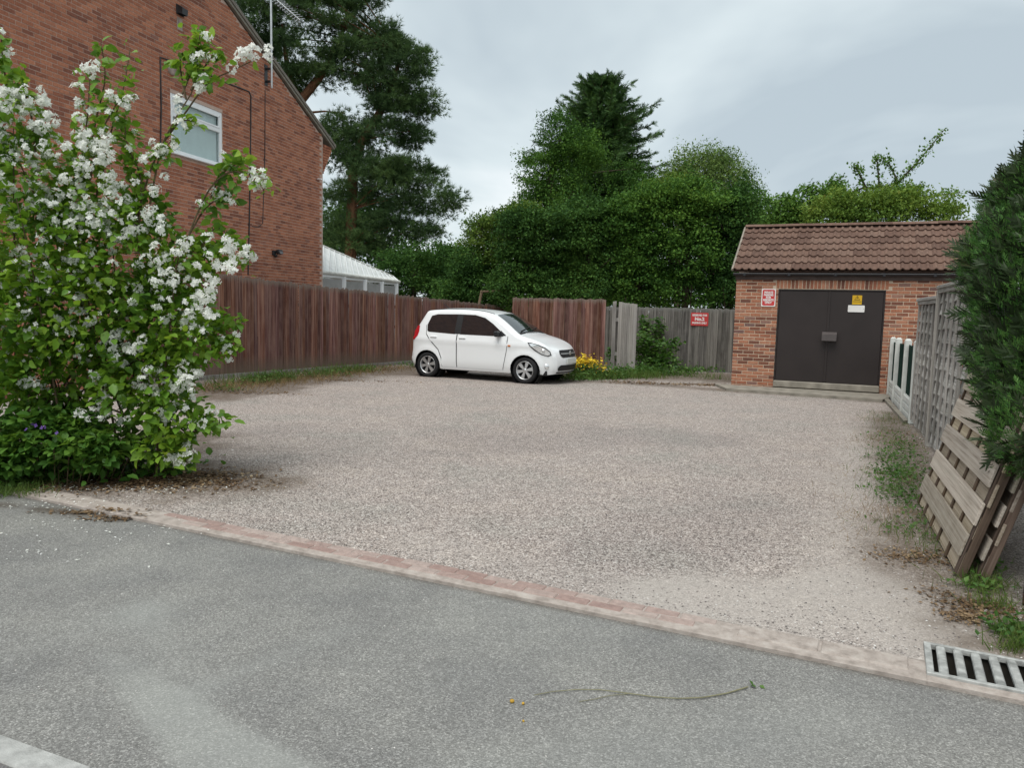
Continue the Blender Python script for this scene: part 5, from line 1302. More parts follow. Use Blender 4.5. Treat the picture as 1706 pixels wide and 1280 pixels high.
def make_tree(name, label, cat, base, trunk_pts, trunk_r, lobes, nclump, per, csize, leaf, mat, seed, temps=(LEAF4,), flat=0.7, shell=0.55, bark=None, nlimb=14, tilt=0.7, group=None, droop=0.0, sprays=None, outdir=0.0, shoots=0):
    rg = np.random.default_rng(seed); base = Vector(base); t = thing(name, label, cat, base, 0, group); bl = np.array(base)
    mb = MB(); mb.tube([Vector(p) - base for p in trunk_pts], trunk_r, 9); mb.build('trunk', bark or BARK, t)
    cl, dcl = ell_points(lobes, nclump, rg, shell)
    lb = MB(); sel = rg.choice(len(cl), min(nlimb, len(cl)), replace=False); tp_ = [np.array(p) for p in trunk_pts]
    for i in sel:
        z = cl[i][2]; k = [p for p in tp_ if p[2] < z - 0.2] or [tp_[0]]
        limbs(lb, np.array(k[-1]) - bl, [cl[i] - bl], trunk_r[-1] * 0.55, rg)
    lb.build('limbs', bark or BARK, t, 'stuff')
    n = nclump * per; ci = np.repeat(np.arange(nclump), per)
    g = np.clip(rg.normal(size=(n, 3)), -1.7, 1.7) * np.array([1, 1, flat]) * csize * 0.55 * rg.uniform(0.6, 1.3, nclump)[ci][:, None]
    C = cl[ci] + g; C[:, 2] -= droop * np.abs(rg.normal(0, 1, n))
    if outdir:
        D = g / (np.linalg.norm(g, axis=1, keepdims=True) + 1e-6) + outdir * dcl[ci] + np.array([0, 0, 0.25]); M = dir_mats(D, rg)
    else: M = rot_mats(n, rg, tilt)
    S = leaf * rg.uniform(0.65, 1.35, n)
    if shoots:
        tops = np.argsort(-cl[:, 2])[:len(cl) // 4]; pts = []
        for i in rg.choice(tops, shoots):
            L_ = rg.uniform(0.3, 0.75); d_ = np.array([*rg.normal(0, 0.3, 2), 1.0]); k = int(30 * L_ / 0.5); u_ = rg.uniform(0, 1, k)[:, None]; pts.append(cl[i] + d_ * u_ * L_ + rg.normal(0, 0.06, (k, 3)) * (1.2 - u_))
        sprays = (np.concatenate(pts),)
    if sprays is not None:
        C = np.concatenate([C, sprays[0]]); M = np.concatenate([M, rot_mats(len(sprays[0]), rg, tilt)]); S = np.concatenate([S, leaf * rg.uniform(0.7, 1.3, len(sprays[0]))])
    leafobj('crown', list(temps), C, M, S, mat, t, 'stuff', base)
    return t
L_PINE = leafmat('pine_needles', [(0.1, (0.025, 0.054, 0.022)), (0.5, (0.069, 0.129, 0.045)), (0.9, (0.140, 0.218, 0.067))], 0.2, 0.6, 0.2, 0.7)
L_SPR = leafmat('spruce_needles', [(0.1, (0.019, 0.048, 0.016)), (0.5, (0.050, 0.108, 0.030)), (0.9, (0.096, 0.180, 0.043))], 0.15, 0.6, 0.2, 0.8)
L_DARK = leafmat('dark_leaves', [(0.1, (0.016, 0.045, 0.012)), (0.45, (0.040, 0.101, 0.022)), (0.75, (0.084, 0.174, 0.034)), (1.0, (0.134, 0.241, 0.045))], 0.2, 0.7, 0.14, 0.45)
L_MID = leafmat('mid_leaves', [(0.1, (0.039, 0.083, 0.018)), (0.5, (0.098, 0.172, 0.032)), (0.9, (0.184, 0.259, 0.052))], 0.25, 0.7, 0.14, 0.5)
L_HED = leafmat('hedge_leaves', [(0.1, (0.018, 0.054, 0.012)), (0.45, (0.050, 0.123, 0.022)), (0.75, (0.106, 0.213, 0.034)), (1.0, (0.162, 0.280, 0.047))], 0.22, 0.7, 0.14, 0.45)
L_BIR = leafmat('birch_leaves', [(0.1, (0.068, 0.128, 0.039)), (0.5, (0.135, 0.217, 0.063)), (0.9, (0.225, 0.315, 0.093))], 0.25, 0.7, 0.14, 0.5)
L_YEL = leafmat('yellow_green_leaves', [(0.1, (0.051, 0.105, 0.020)), (0.5, (0.126, 0.209, 0.037)), (0.85, (0.206, 0.286, 0.055)), (1.0, (0.252, 0.198, 0.066))], 0.25, 0.7, 0.14, 0.6)
L_CHE = leafmat('cherry_leaves', [(0.1, (0.043, 0.100, 0.022)), (0.5, (0.094, 0.188, 0.037)), (0.9, (0.156, 0.275, 0.056))], 0.25, 0.7, 0.14, 0.6)
# ---- Scots pine behind the house
YPN = 32
tufts = [needle_tuft(10, k) for k in range(5)]
pb_ = P(584, 520, YPN); pb_.z = -0.25
tr = [pb_, P(584, 412, YPN), P(586, 350, YPN), P(588, 290, YPN), P(602, 235, YPN), P(632, 190, YPN), P(655, 140, YPN), P(668, 90, YPN)]
lob = [EL(430, 40, 60, 50, YPN), EL(480, 95, 60, 42, YPN), EL(560, 25, 75, 55, YPN), EL(600, 95, 70, 40, YPN), EL(520, 125, 42, 26, YPN), EL(640, 60, 34, 32, YPN), EL(688, 122, 36, 46, YPN), EL(640, 140, 45, 28, YPN), EL(480, -30, 90, 50, YPN), EL(600, -30, 60, 40, YPN),
       EL(660, 185, 52, 30, YPN), EL(705, 175, 26, 26, YPN), EL(640, 225, 60, 26, YPN), EL(580, 215, 48, 24, YPN), EL(690, 225, 34, 20, YPN), EL(575, 258, 46, 26, YPN), EL(620, 285, 60, 32, YPN), EL(680, 285, 46, 30, YPN), EL(560, 330, 26, 30, YPN), EL(650, 325, 62, 22, YPN), EL(720, 318, 44, 18, YPN), EL(755, 335, 24, 12, YPN), EL(690, 350, 46, 18, YPN), EL(735, 355, 30, 12, YPN), EL(630, 375, 52, 22, YPN), EL(705, 385, 40, 16, YPN), EL(560, 385, 30, 30, YPN), EL(610, 410, 55, 20, YPN)]
PINE = make_tree('pine_tree', 'tall dark Scots pine with orange trunk rising behind the brick house', 'tree', pb_, tr, [0.27, 0.24, 0.22, 0.20, 0.18, 0.15, 0.11, 0.06], lob, 760, 52, 0.46, 0.20, L_PINE, 21, tufts, 0.42, 0.35, PBARK, 46, 0.6, outdir=0.3)
lb = MB()
lp_ = [P(430, 330, YPN + .5), P(470, 230, YPN + .4), P(500, 168, YPN + .2), P(525, 138, YPN), P(560, 90, YPN), P(580, 20, YPN)]
lb.tube([p - pb_ for p in lp_], [0.24, 0.22, 0.2, 0.17, 0.12, 0.05], 8); lb.tube([P(500, 168, YPN + .2) - pb_, P(480, 120, YPN) - pb_, P(470, 40, YPN) - pb_], [0.15, 0.12, 0.05], 7); lb.tube([P(505, 188, YPN) - pb_, P(540, 185, YPN) - pb_, P(575, 188, YPN) - pb_], [0.06, 0.04, 0.02], 5)
lb.build('forked_trunk', PBARK, PINE)
# ---- spruce in the middle
YSP = 38
def spruce(base, top, rmax, seed, label):
    rg = np.random.default_rng(seed); base = Vector(base); t = thing('spruce_tree', label, 'tree', base); H = top - base.z
    mb = MB(); mb.tube([(0, 0, 0), (0.05, 0, H * 0.5), (0, 0, H)], [0.22, 0.14, 0.02], 8); mb.build('trunk', BARK, t)
    lb = MB(); Cs, Ds, Ss = [], [], []
    nl = 34
    for i in range(nl):
        f = i / (nl - 1); z = H * (0.22 + 0.77 * f); r_ = rmax * (1 - math.exp(-(H - z) / 2.1)) + 0.22
        nb_ = int(9 + 6 * (1 - f)); ph = rg.uniform(0, 6)
        for k in range(nb_):
            a = ph + 2 * np.pi * k / nb_ + rg.normal(0, 0.12); L = r_ * rg.uniform(0.55, 1.12); sl = 0.75 * f ** 2 - 0.16
            tip = np.array([np.cos(a) * L, np.sin(a) * L, z + L * sl]); b0 = np.array([0, 0, z]); mid = (b0 + tip) / 2 + np.array([0, 0, -0.10 * L])
            us_ = np.linspace(0.12, 1, 7); pts = [b0 * (1 - u) ** 2 + 2 * mid * u * (1 - u) + tip * u * u for u in np.linspace(0, 1, 4)]
            lb.tube(pts, [0.035, 0.025, 0.016, 0.006], 4, cap=False)
            ns_ = int(6 + 7 * L)
            for u in rg.uniform(0.12, 1.0, ns_ * 2):
                p = b0 * (1 - u) ** 2 + 2 * mid * u * (1 - u) + tip * u * u; side = rg.choice([-1, 1]); dirb = (tip - b0) / np.linalg.norm(tip - b0); sd_ = np.array([-dirb[1], dirb[0], 0]) * side
                Cs.append(p); Ds.append(dirb * 0.7 + sd_ * rg.uniform(0.2, 0.9) + np.array([0, 0, -0.28 + 0.35 * f + rg.normal(0, 0.3)])); Ss.append((0.30 + 0.42 * (1 - u)) * rg.uniform(0.8, 1.3))
    lb.build('limbs', BARK, t, 'stuff')
    M = dir_mats(np.array(Ds), rg); leafobj('crown', [spray(6, k) for k in range(4)] , np.array(Cs), M, np.array(Ss), L_SPR, t, 'stuff')
sb0 = P(990, 520, YSP); sb0.z = -0.25
spruce((sb0.x, sb0.y, -0.25), P(1000, 136, YSP).z, 3.85, 5, 'tall dark conical spruce standing above the hedge trees')
yt = 33
tb = P(905, 520, yt); tb.z = -0.25
make_tree('broadleaf_tree', 'leafy green tree growing against the left flank of the tall spruce', 'tree', tb, [tb, P(906, 400, yt), P(915, 300, yt), P(935, 230, yt)], [0.18, 0.15, 0.1, 0.04],
          [EL(905, 290, 36, 40, yt, 1.2), EL(930, 225, 34, 40, yt, 1.2), EL(955, 265, 46, 50, yt, 1.0), EL(895, 325, 30, 28, yt, 1.2), EL(880, 262, 14, 10, yt, .5), EL(985, 250, 22, 40, yt, .8), EL(1050, 305, 42, 34, yt + 2, 1.2), EL(940, 330, 60, 34, yt, 1.4)], 420, 76, 0.42, 0.088, L_HED, 33, flat=0.6)
# ---- birch on the right
yb = 36
tb = P(1190, 520, yb); tb.z = -0.25
make_tree('birch_tree', 'pale green weeping birch to the right of the tall spruce', 'tree', tb, [tb, P(1188, 400, yb), P(1180, 320, yb), P(1170, 255, yb)], [0.2, 0.16, 0.1, 0.03],
          [EL(1165, 285, 50, 36, yb), EL(1205, 290, 46, 34, yb), EL(1140, 270, 26, 22, yb), EL(1195, 262, 30, 18, yb), EL(1240, 325, 28, 40, yb), EL(1180, 345, 70, 40, yb), EL(1120, 320, 34, 40, yb), EL(1225, 360, 40, 40, yb), EL(1105, 345, 40, 30, yb)], 560, 70, 0.42, 0.115, L_BIR, 44, (NARROW, LEAF4), 1.3, 0.4, droop=0.18)
tb = P(1130, 520, 29); tb.z = -0.25
make_tree('yellow_tree', 'bright yellow green tree in front of the weeping birch', 'tree', tb, [tb, P(1130, 420, 29), P(1125, 345, 29)], [0.14, 0.11, 0.04],
          [EL(1125, 318, 48, 26, 29), EL(1090, 335, 34, 24, 29), EL(1165, 340, 36, 24, 29)], 200, 56, 0.36, 0.10, L_YEL, 45)
# ---- dark hedge trees behind the fences (each its own tree)
hz = [(885, 25.5, [(870, 395, 45, 50), (880, 375, 26, 20), (890, 440, 60, 50), (880, 485, 70, 35)], L_DARK, 'dark hawthorn like tree behind the left end of the brown screen'),
      (975, 25.0, [(950, 390, 55, 50), (985, 430, 65, 55), (960, 480, 80, 40), (935, 368, 40, 28), (985, 355, 38, 26)], L_DARK, 'dense dark green hedge tree behind the brown screen'),
      (1060, 24.8, [(1040, 375, 55, 45), (1070, 425, 65, 55), (1055, 480, 75, 40), (1085, 338, 46, 34), (1030, 352, 34, 24)], L_HED, 'dense dark green hedge tree behind the pale loose panel'),
      (1140, 24.6, [(1130, 380, 55, 45), (1150, 430, 60, 55), (1140, 485, 70, 40), (1170, 335, 46, 36), (1130, 330, 44, 34)], L_HED, 'dense dark green hedge tree behind the red No.2 sign'),
      (1215, 24.8, [(1215, 375, 45, 42), (1225, 430, 45, 60), (1215, 485, 50, 40), (1235, 340, 36, 34)], L_DARK, 'dark green hedge tree beside the tiled roof of the brick store')]
for i, (px, Y, ls, mt, lab) in enumerate(hz):
    tb = P(px, 520, Y); tb.z = -0.25
    make_tree('hedge_tree', lab, 'tree', tb, [tb, P(px + 3, 470, Y), P(px + 5, 420, Y), P(px, 375, Y)], [0.13, 0.11, 0.08, 0.03], [EL(*l[:2], l[2], l[3], Y, 1.1) for l in ls], 460, 72, 0.36, 0.085, mt, 60 + i, flat=0.40, shell=0.35, group='dark hedge trees behind the back fences', nlimb=22, shoots=26)
tb = P(1193, 515, 23.2); tb.z = -0.25
q = MB(); q.tube([(0, 0, 0), (0.03, 0, 1.2), (0.0, 0.05, 2.6)], [0.15, 0.13, 0.10], 9)
# ---- lighter trees left of centre
for i, (px, Y, ls, mt, lab) in enumerate([
    (825, 28, [(815, 385, 42, 28), (850, 370, 42, 26), (800, 420, 36, 36), (845, 430, 50, 50), (870, 355, 26, 18)], L_MID, 'yellowish green tree between the pine and the tall spruce'),
    (785, 27, [(790, 470, 30, 40), (760, 485, 30, 30), (775, 440, 22, 26), (830, 480, 36, 30), (790, 505, 70, 26)], L_DARK, 'dark shrubby tree above the far end of the brown board fence'),
    (690, 30.5, [(680, 430, 42, 28), (720, 425, 34, 22), (700, 460, 56, 34), (650, 440, 22, 26), (735, 465, 28, 32), (700, 490, 60, 30), (655, 482, 34, 28), (745, 498, 40, 26)], L_DARK, 'green rounded shrub tree beside the conservatory roof')]):
    tb = P(px, 520, Y); tb.z = -0.25
    make_tree('garden_tree', lab, 'tree', tb, [tb, P(px, 470, Y), P(px + 2, 420, Y)], [0.12, 0.09, 0.03], [EL(*l[:2], l[2], l[3], Y, 1.2) for l in ls], 330, 74, 0.36, 0.085, mt, 80 + i, flat=0.5, shell=0.35, nlimb=18)
# ---- tree behind the brick store, and the cherry with the reaching branch
tb = P(1440, 520, 25); tb.z = -0.25
make_tree('apple_tree', 'yellow green tree with a few orange leaves behind the tiled roof', 'tree', tb, [tb, P(1440, 440, 25), P(1445, 370, 25)], [0.16, 0.12, 0.05],
          [EL(1440, 352, 70, 26, 25), EL(1510, 350, 60, 24, 25), EL(1570, 358, 45, 20, 25), EL(1380, 355, 50, 24, 25), EL(1470, 328, 46, 18, 25), EL(1420, 332, 40, 18, 25), EL(1525, 330, 46, 18, 25), EL(1580, 342, 34, 16, 25), EL(1430, 400, 120, 40, 25), EL(1540, 400, 100, 40, 25)], 420, 56, 0.34, 0.10, L_YEL, 91, flat=0.7, shell=0.3)
yc = 27.5
tb = P(1340, 520, yc); tb.z = -0.25
rgc = np.random.default_rng(77)
def along(pts, n, sp):
    pts = np.array([np.array(P(x, y, yc)) for x, y in pts]); L = np.linspace(0, len(pts) - 1.001, n); i = L.astype(int); f = (L - i)[:, None]
    return pts[i] * (1 - f) + pts[i + 1] * f + rgc.normal(0, sp, (n, 3))
br = [[(1450, 345), (1500, 300), (1530, 268), (1573, 216)], [(1440, 345), (1465, 310), (1462, 272), (1460, 262)], [(1450, 330), (1430, 285), (1422, 276)], [(1480, 320), (1495, 300), (1480, 270), (1470, 264)], [(1500, 320), (1540, 312)], [(1360, 345), (1375, 318), (1405, 292)], [(1355, 345), (1352, 315), (1345, 312)], [(1300, 350), (1283, 335), (1270, 330)], [(1520, 330), (1560, 326), (1600, 320)], [(1400, 335), (1385, 300)], [(1380, 335), (1440, 312), (1500, 318)]]
spr = np.concatenate([along(b_, 420 if k == 0 else 220, 0.085 if k else 0.095) for k, b_ in enumerate(br)])
ct = make_tree('cherry_tree', 'green cherry tree with one long branch reaching up over the tiled roof', 'tree', tb, [tb, P(1342, 440, yc), P(1352, 370, yc), P(1370, 345, yc)], [0.16, 0.13, 0.09, 0.04],
          [EL(1310, 352, 45, 24, yc), EL(1350, 338, 48, 26, yc), EL(1395, 325, 36, 16, yc), EL(1400, 345, 45, 20, yc), EL(1330, 385, 60, 28, yc), EL(1290, 375, 30, 24, yc), EL(1490, 325, 40, 16, yc)], 260, 56, 0.34, 0.115, L_CHE, 92, flat=0.8, shell=0.3, sprays=(spr,))
lb = MB()
for b_ in br:
    pts = [P(x, y, yc) - tb for x, y in b_]; lb.tube(pts, list(np.linspace(0.05, 0.012, len(pts))), 5)
lb.build('branch', BARK, ct, 'stuff')
# ---- far background tree belt, so no bare horizon shows between the crowns
for i, (px, Y, ls, mt, lab) in enumerate([
    (560, 44, [(560, 400, 60, 60), (640, 420, 70, 50), (600, 350, 40, 40)], L_DARK, 'dark tree far behind the orange pine trunk'),
    (1010, 43, [(960, 440, 110, 60), (1090, 440, 120, 60), (1180, 430, 90, 60)], L_DARK, 'dark tree mass directly behind the hedge trees below the spruce'),
    (735, 46, [(730, 450, 70, 34), (770, 440, 50, 30)], L_DARK, 'distant dark tree low in the gap right of the pine'),
    (1290, 44, [(1280, 400, 60, 44), (1330, 420, 70, 40), (1250, 390, 40, 40)], L_MID, 'distant green tree in the gap left of the tiled roof')]):
    tb = P(px, 520, Y); tb.z = -0.25
    make_tree('distant_tree', lab, 'tree', tb, [tb, P(px, 470, Y), P(px, 400, Y)], [0.2, 0.15, 0.05], [EL(*l[:2], l[2], l[3], Y, 1.6) for l in ls], 220, 60, 0.6, 0.18, mt, 110 + i, flat=0.8, shell=0.2)
# ---- wooden frame behind the brown fence
FRW = plain('bare_timber', (0.20, 0.145, 0.095), 0.8, 0.2, 7, 0.2)
fr0 = P(797, 512, 25.0)
wf = thing('timber_frame', 'bare timber post and rail frame above the far end of the brown fence', 'timber frame', (fr0.x, fr0.y, 0))
q = MB(); a = P(797, 512, 25) ; c = P(803, 484, 25); q.tube([(0, 0, 0), a - Vector((fr0.x, fr0.y, 0)), c - Vector((fr0.x, fr0.y, 0))], 0.045, 6); q.build('post', FRW, wf)
q = MB(); c2 = P(848, 485, 25.6); q.tube([P(801, 486, 24.97) - Vector((fr0.x, fr0.y, 0)), c2 - Vector((fr0.x, fr0.y, 0))], 0.04, 6); q.build('rail', FRW, wf)
q = MB(); q.tube([Vector((c2.x - fr0.x, c2.y - fr0.y, 0)), c2 - Vector((fr0.x, fr0.y, 0))], 0.045, 6); q.build('post', FRW, wf)
# ---- conifer hedge on the right
HEDGE = leafmat('conifer_sprays', [(0.1, (0.027, 0.078, 0.019)), (0.5, (0.067, 0.174, 0.038)), (0.85, (0.134, 0.263, 0.056)), (0.97, (0.084, 0.146, 0.045)), (1.0, (0.179, 0.101, 0.039))], 0.2, 0.6, 0.25, 2.2)
hb = G(1700, 900); hb = Vector((4.3, 5.6, 0))
hd = thing('conifer_hedge', 'tall dense green conifer hedge leaning over the slatted panels', 'hedge', hb)
rg = np.random.default_rng(15)
HLOB = [EL(1783, 338, 90, 96, 6.0, .8), EL(1740, 435, 94, 84, 5.8, .8), EL(1742, 525, 94, 92, 5.4, .7), EL(1752, 615, 88, 98, 5.0, .6), EL(1764, 718, 80, 96, 4.6, .45), EL(1870, 450, 180, 260, 5.8, 1.2), EL(1718, 450, 58, 62, 6.8, .7), EL(1890, 310, 150, 150, 6.4, 1.1), EL(1840, 700, 110, 110, 4.6, .6), EL(1950, 500, 200, 300, 5.0, 1.2)]
def inside(C, lobes, k=0.9):
    m_ = np.zeros(len(C), bool)
    for c, r_ in lobes: m_ |= (((C - c) / (np.array(r_) * k)) ** 2).sum(1) < 1
    return m_
def shell_pts(lobes, n, rg, thick=(0.86, 1.02), keep=0.86):
    C, D = ell_points(lobes, n, rg, thick[0]); ok = ~inside(C, lobes, keep); return C[ok], D[ok]
C, D = shell_pts(HLOB, 88000, rg, (0.9, 1.0), 0.90)
ok = C[:, 2] > 0.35; C, D = C[ok], D[ok]
lump = vnoise(np.stack([C[:, 1] * 1.2 + C[:, 0] * 0.7, C[:, 2] * 0.9], 1), 2.6, 33)
C = C + D * (0.055 * lump + rg.normal(0, 0.03, len(C)))[:, None]
DD = D * 0.75 + np.array([0, 0, 0.75]) + rg.normal(0, 0.28, C.shape)
leafobj('foliage', [spray(5, 30 + k) for k in range(5)], C, dir_mats(DD, rg), 0.056 * rg.uniform(0.7, 1.5, len(C)), HEDGE, hd, 'stuff', hb)
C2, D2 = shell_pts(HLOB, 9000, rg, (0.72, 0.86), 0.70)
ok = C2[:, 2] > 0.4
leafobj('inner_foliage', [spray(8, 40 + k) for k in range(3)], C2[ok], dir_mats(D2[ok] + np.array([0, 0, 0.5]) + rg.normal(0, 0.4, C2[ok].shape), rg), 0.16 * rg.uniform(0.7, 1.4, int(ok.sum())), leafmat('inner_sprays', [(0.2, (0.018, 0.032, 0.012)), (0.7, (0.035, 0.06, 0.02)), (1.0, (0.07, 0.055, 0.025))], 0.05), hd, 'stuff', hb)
lb = MB(); lb.tube([(0, 0, 0), (0.05, 0, 1.6), (0, 0.1, 3.4)], [0.10, 0.08, 0.02], 8); lb.tube([(-0.1, -1.2, 0), (0.0, -1.1, 1.6), (0.2, -1.0, 3.0)], [0.09, 0.07, 0.02], 8); lb.tube([(0.2, 1.2, 0), (0.25, 1.2, 1.6), (0.3, 1.2, 3.0)], [0.09, 0.07, 0.02], 8)
lb.build('stems', BARK, hd, 'stuff')
# =================================================================== FLOWERING BUSH (left foreground)
rg = np.random.default_rng(99)
BG = G(150, 790)
print('bush base', BG)
YB = BG.y
bush = thing('mock_orange_bush', 'large bush covered in white blossom arching in front of the brick house', 'bush', (BG.x, BG.y, 0))
bo = np.array([BG.x, BG.y, 0])
LEAFB = leafmat('mock_orange_leaves', [(0.05, (0.052, 0.129, 0.016)), (0.4, (0.115, 0.239, 0.025)), (0.75, (0.213, 0.351, 0.039)), (0.97, (0.333, 0.431, 0.057)), (1.0, (0.414, 0.345, 0.034))], 0.32, 0.45, 0.35, 1.6)
b = NB('blossom'); r_ = island_rnd(b); col = b.ramp(r_, [(0.0, (0.78, 0.80, 0.72)), (0.5, (0.87, 0.88, 0.84)), (1.0, (0.92, 0.92, 0.90))])
BLOS = b.bsdf(col, 0.6, 0.2, trans=(0.4, (0.88, 0.89, 0.84)))
STEM = plain('bush_stem', (0.115, 0.085, 0.05), 0.9, 0.3, 20, 0.15, bump=0.3)
def bl(px, py, rx, ry, dy=0.0, dep=0.4): return EL(px, py, rx, ry, YB + dy, dep)
BL = [bl(60, 300, 75, 90, -0.1, .4), bl(25, 215, 44, 55, -0.25, .22), bl(150, 345, 80, 75, 0, .4), bl(60, 420, 110, 90, -0.15, .5), bl(190, 420, 120, 95, 0, .5), bl(300, 450, 56, 80, 0.1, .35), bl(340, 430, 38, 42, 0.15, .25), bl(130, 520, 150, 90, -0.1, .55), bl(290, 540, 75, 85, 0, .45), bl(330, 570, 45, 45, -0.1, .3),
      bl(90, 620, 110, 70, 0.05, .5), bl(240, 640, 85, 70, -0.1, .45), bl(290, 690, 52, 55, -0.2, .3), bl(270, 745, 45, 32, -0.25, .25), bl(30, 560, 80, 120, -0.2, .5), bl(150, 265, 40, 32, -0.05, .25), bl(250, 350, 34, 40, 0.05, .25), bl(-60, 420, 90, 260, 0.0, .6), bl(215, 560, 90, 90, 0.2, .4)]
# arching shoots: (points in the photograph, depth shift, leaves, flower clusters)
SH = [([(110, 420), (130, 300), (145, 200), (150, 120)], -0.15, 90, 7), ([(140, 300), (160, 200), (175, 130), (168, 70)], -0.05, 46, 0), ([(160, 330), (185, 220), (205, 150), (217, 80)], 0.0, 40, 0), ([(150, 300), (165, 230), (190, 180), (205, 160)], -0.2, 60, 9),
      ([(215, 420), (245, 300), (285, 210), (325, 140), (330, 62)], -0.1, 0, 0), ([(255, 260), (300, 200), (345, 140), (385, 118), (448, 88)], -0.1, 10, 0),
      ([(300, 165), (318, 120), (330, 75), (333, 55)], -0.1, 90, 2), ([(325, 145), (345, 105), (360, 88), (372, 100)], -0.1, 36, 2), ([(310, 165), (300, 110), (304, 88)], -0.1, 36, 0), ([(318, 150), (330, 130), (345, 135)], -0.15, 50, 5),
      ([(250, 340), (262, 275), (268, 255), (285, 235)], -0.1, 40, 7), ([(265, 250), (292, 206), (310, 200), (325, 205)], -0.12, 22, 4),
      ([(300, 430), (340, 330), (375, 290), (410, 288), (452, 300)], -0.1, 26, 0), ([(350, 330), (370, 290), (395, 272), (412, 262)], -0.05, 60, 1), ([(395, 285), (420, 300), (445, 298)], -0.15, 20, 0),
      ([(330, 420), (360, 380), (385, 400), (412, 438)], 0.1, 70, 7), ([(310, 400), (340, 350), (365, 330), (388, 318)], 0.05, 60, 6), ([(320, 540), (350, 545), (375, 530), (392, 545)], 0.0, 60, 0), ([(330, 560), (360, 575), (380, 572), (390, 585)], -0.05, 70, 4),
      ([(280, 690), (310, 720), (345, 712), (374, 705)], -0.2, 70, 1), ([(270, 720), (300, 750), (312, 772)], -0.25, 50, 5), ([(60, 260), (50, 180), (30, 140), (22, 128)], -0.25, 60, 0), ([(20, 200), (5, 100), (2, 60)], -0.3, 40, 4), ([(230, 400), (235, 300), (212, 240), (208, 190)], -0.1, 70, 2), ([(230, 420), (228, 320), (215, 270), (222, 220)], 0.05, 70, 1), ([(310, 690), (330, 700), (352, 690)], -0.1, 30, 1)]
C, D = ell_points(BL, 10800, rg, 0.4)
keep = C[:, 2] > 0.12
C, D = C[keep], D[keep]
shC, shD = [], []
sm_ = MB(); twig = []
for pts, dy, nl, nf in SH:
    pp = np.array([np.array(P(x, y, YB + dy + 0.05 * math.sin(i * 2.1))) for i, (x, y) in enumerate(pts)])
    tt = np.linspace(0, len(pp) - 1.001, 14); i_ = tt.astype(int); f_ = (tt - i_)[:, None]
    # smooth curve through the points
    def cr_(t):
        i = min(int(t), len(pp) - 2); f = t - i; p0, p1, p2, p3 = pp[max(i - 1, 0)], pp[i], pp[i + 1], pp[min(i + 2, len(pp) - 1)]
        return 0.5 * ((2 * p1) + (-p0 + p2) * f + (2 * p0 - 5 * p1 + 4 * p2 - p3) * f * f + (-p0 + 3 * p1 - 3 * p2 + p3) * f ** 3)
    cur = np.array([cr_(t) for t in tt]); sm_.tube([Vector(p - bo) for p in cur], list(np.linspace(0.010, 0.004, 14)), 5, cap=False)
    u = rg.uniform(0.3, 1.0, nl) * (len(pp) - 1.001)
    if nl:
        q_ = np.array([cr_(t) for t in u]) + rg.normal(0, 0.045, (nl, 3)); shC.append(q_); shD.append(rg.normal(0, 1, (nl, 3)))
    for k in range(nf):
        t = rg.uniform(0.55, 1.0) * (len(pp) - 1.001); twig.append(cr_(t) + rg.normal(0, 0.055, 3) + np.array([0, -0.05, 0]))
for (px, py) in [(386, 105), (400, 104), (398, 92), (412, 97), (410, 86), (424, 92), (428, 84), (440, 88), (446, 80), (418, 78), (403, 298), (410, 302), (421, 300), (425, 310), (432, 302), (444, 304), (436, 288), (418, 284), (150, 105), (138, 108), (128, 118), (160, 108), (250, 262), (278, 255), (246, 288), (275, 290), (288, 250)]:
    twig.append(np.array(P(px, py, YB - 0.14)) + rg.normal(0, 0.015, 3))
C = np.concatenate([C] + shC); D = np.concatenate([D] + shD); n = len(C)
out_dir = D * np.array([1, 1, 0.4]) * 0.8 + np.array([0.15, -0.45, -0.10]) + rg.normal(0, 0.55, (n, 3))
M = dir_mats(out_dir, rg, 0.75); S = 0.092 * rg.uniform(0.55, 1.4, n)
view = -(C[:, 1]) + 0.0
order = np.argsort(-(S * 1280 / C[:, 1]) * (1.0 + 0.4 * (D[:, 1] < 0)))
big = order[:2600]; first = rg.choice(big, 260, replace=False)
lm = [np_mesh('leaf', LEAF6[0] * 1.0, LEAF6[1]) for k in range(2)]
for e_ in lm: e_.materials.append(LEAFB)
# a few hundred of the largest leaves as pieces of their own
for k, i in enumerate(first):
    o = link('leaf', lm[k % 2], None, bush); Mx = Matrix([list(M[i][0]), list(M[i][1]), list(M[i][2])]).to_4x4(); Mx.translation = Vector(C[i] - bo); o.matrix_local = Mx @ Matrix.Scale(float(S[i]), 4)
rest_ = np.setdiff1d(np.arange(n), first)
leafobj('leaves', [LEAF6], C[rest_], M[rest_], S[rest_], LEAFB, bush, 'stuff', bo)
# stems from the ground
for k in range(46):
    b0 = np.array(G(rg.uniform(20, 300), rg.uniform(745, 800))); b0[2] = 0
    c, r_ = BL[rg.integers(len(BL))]; tip = c + rg.normal(0, 0.4, 3) * r_
    if tip[2] < 0.6: continue
    mid = (b0 + tip) / 2 + np.array([0, 0, 0.35]); pts = [b0 * (1 - u) ** 2 + 2 * mid * u * (1 - u) + tip * u * u - bo for u in np.linspace(0, 1, 8)]
    sm_.tube(pts, list(np.linspace(rg.uniform(0.009, 0.02), 0.004, 8)), 5, cap=False)
sm_.build('stems', STEM, bush, 'stuff')
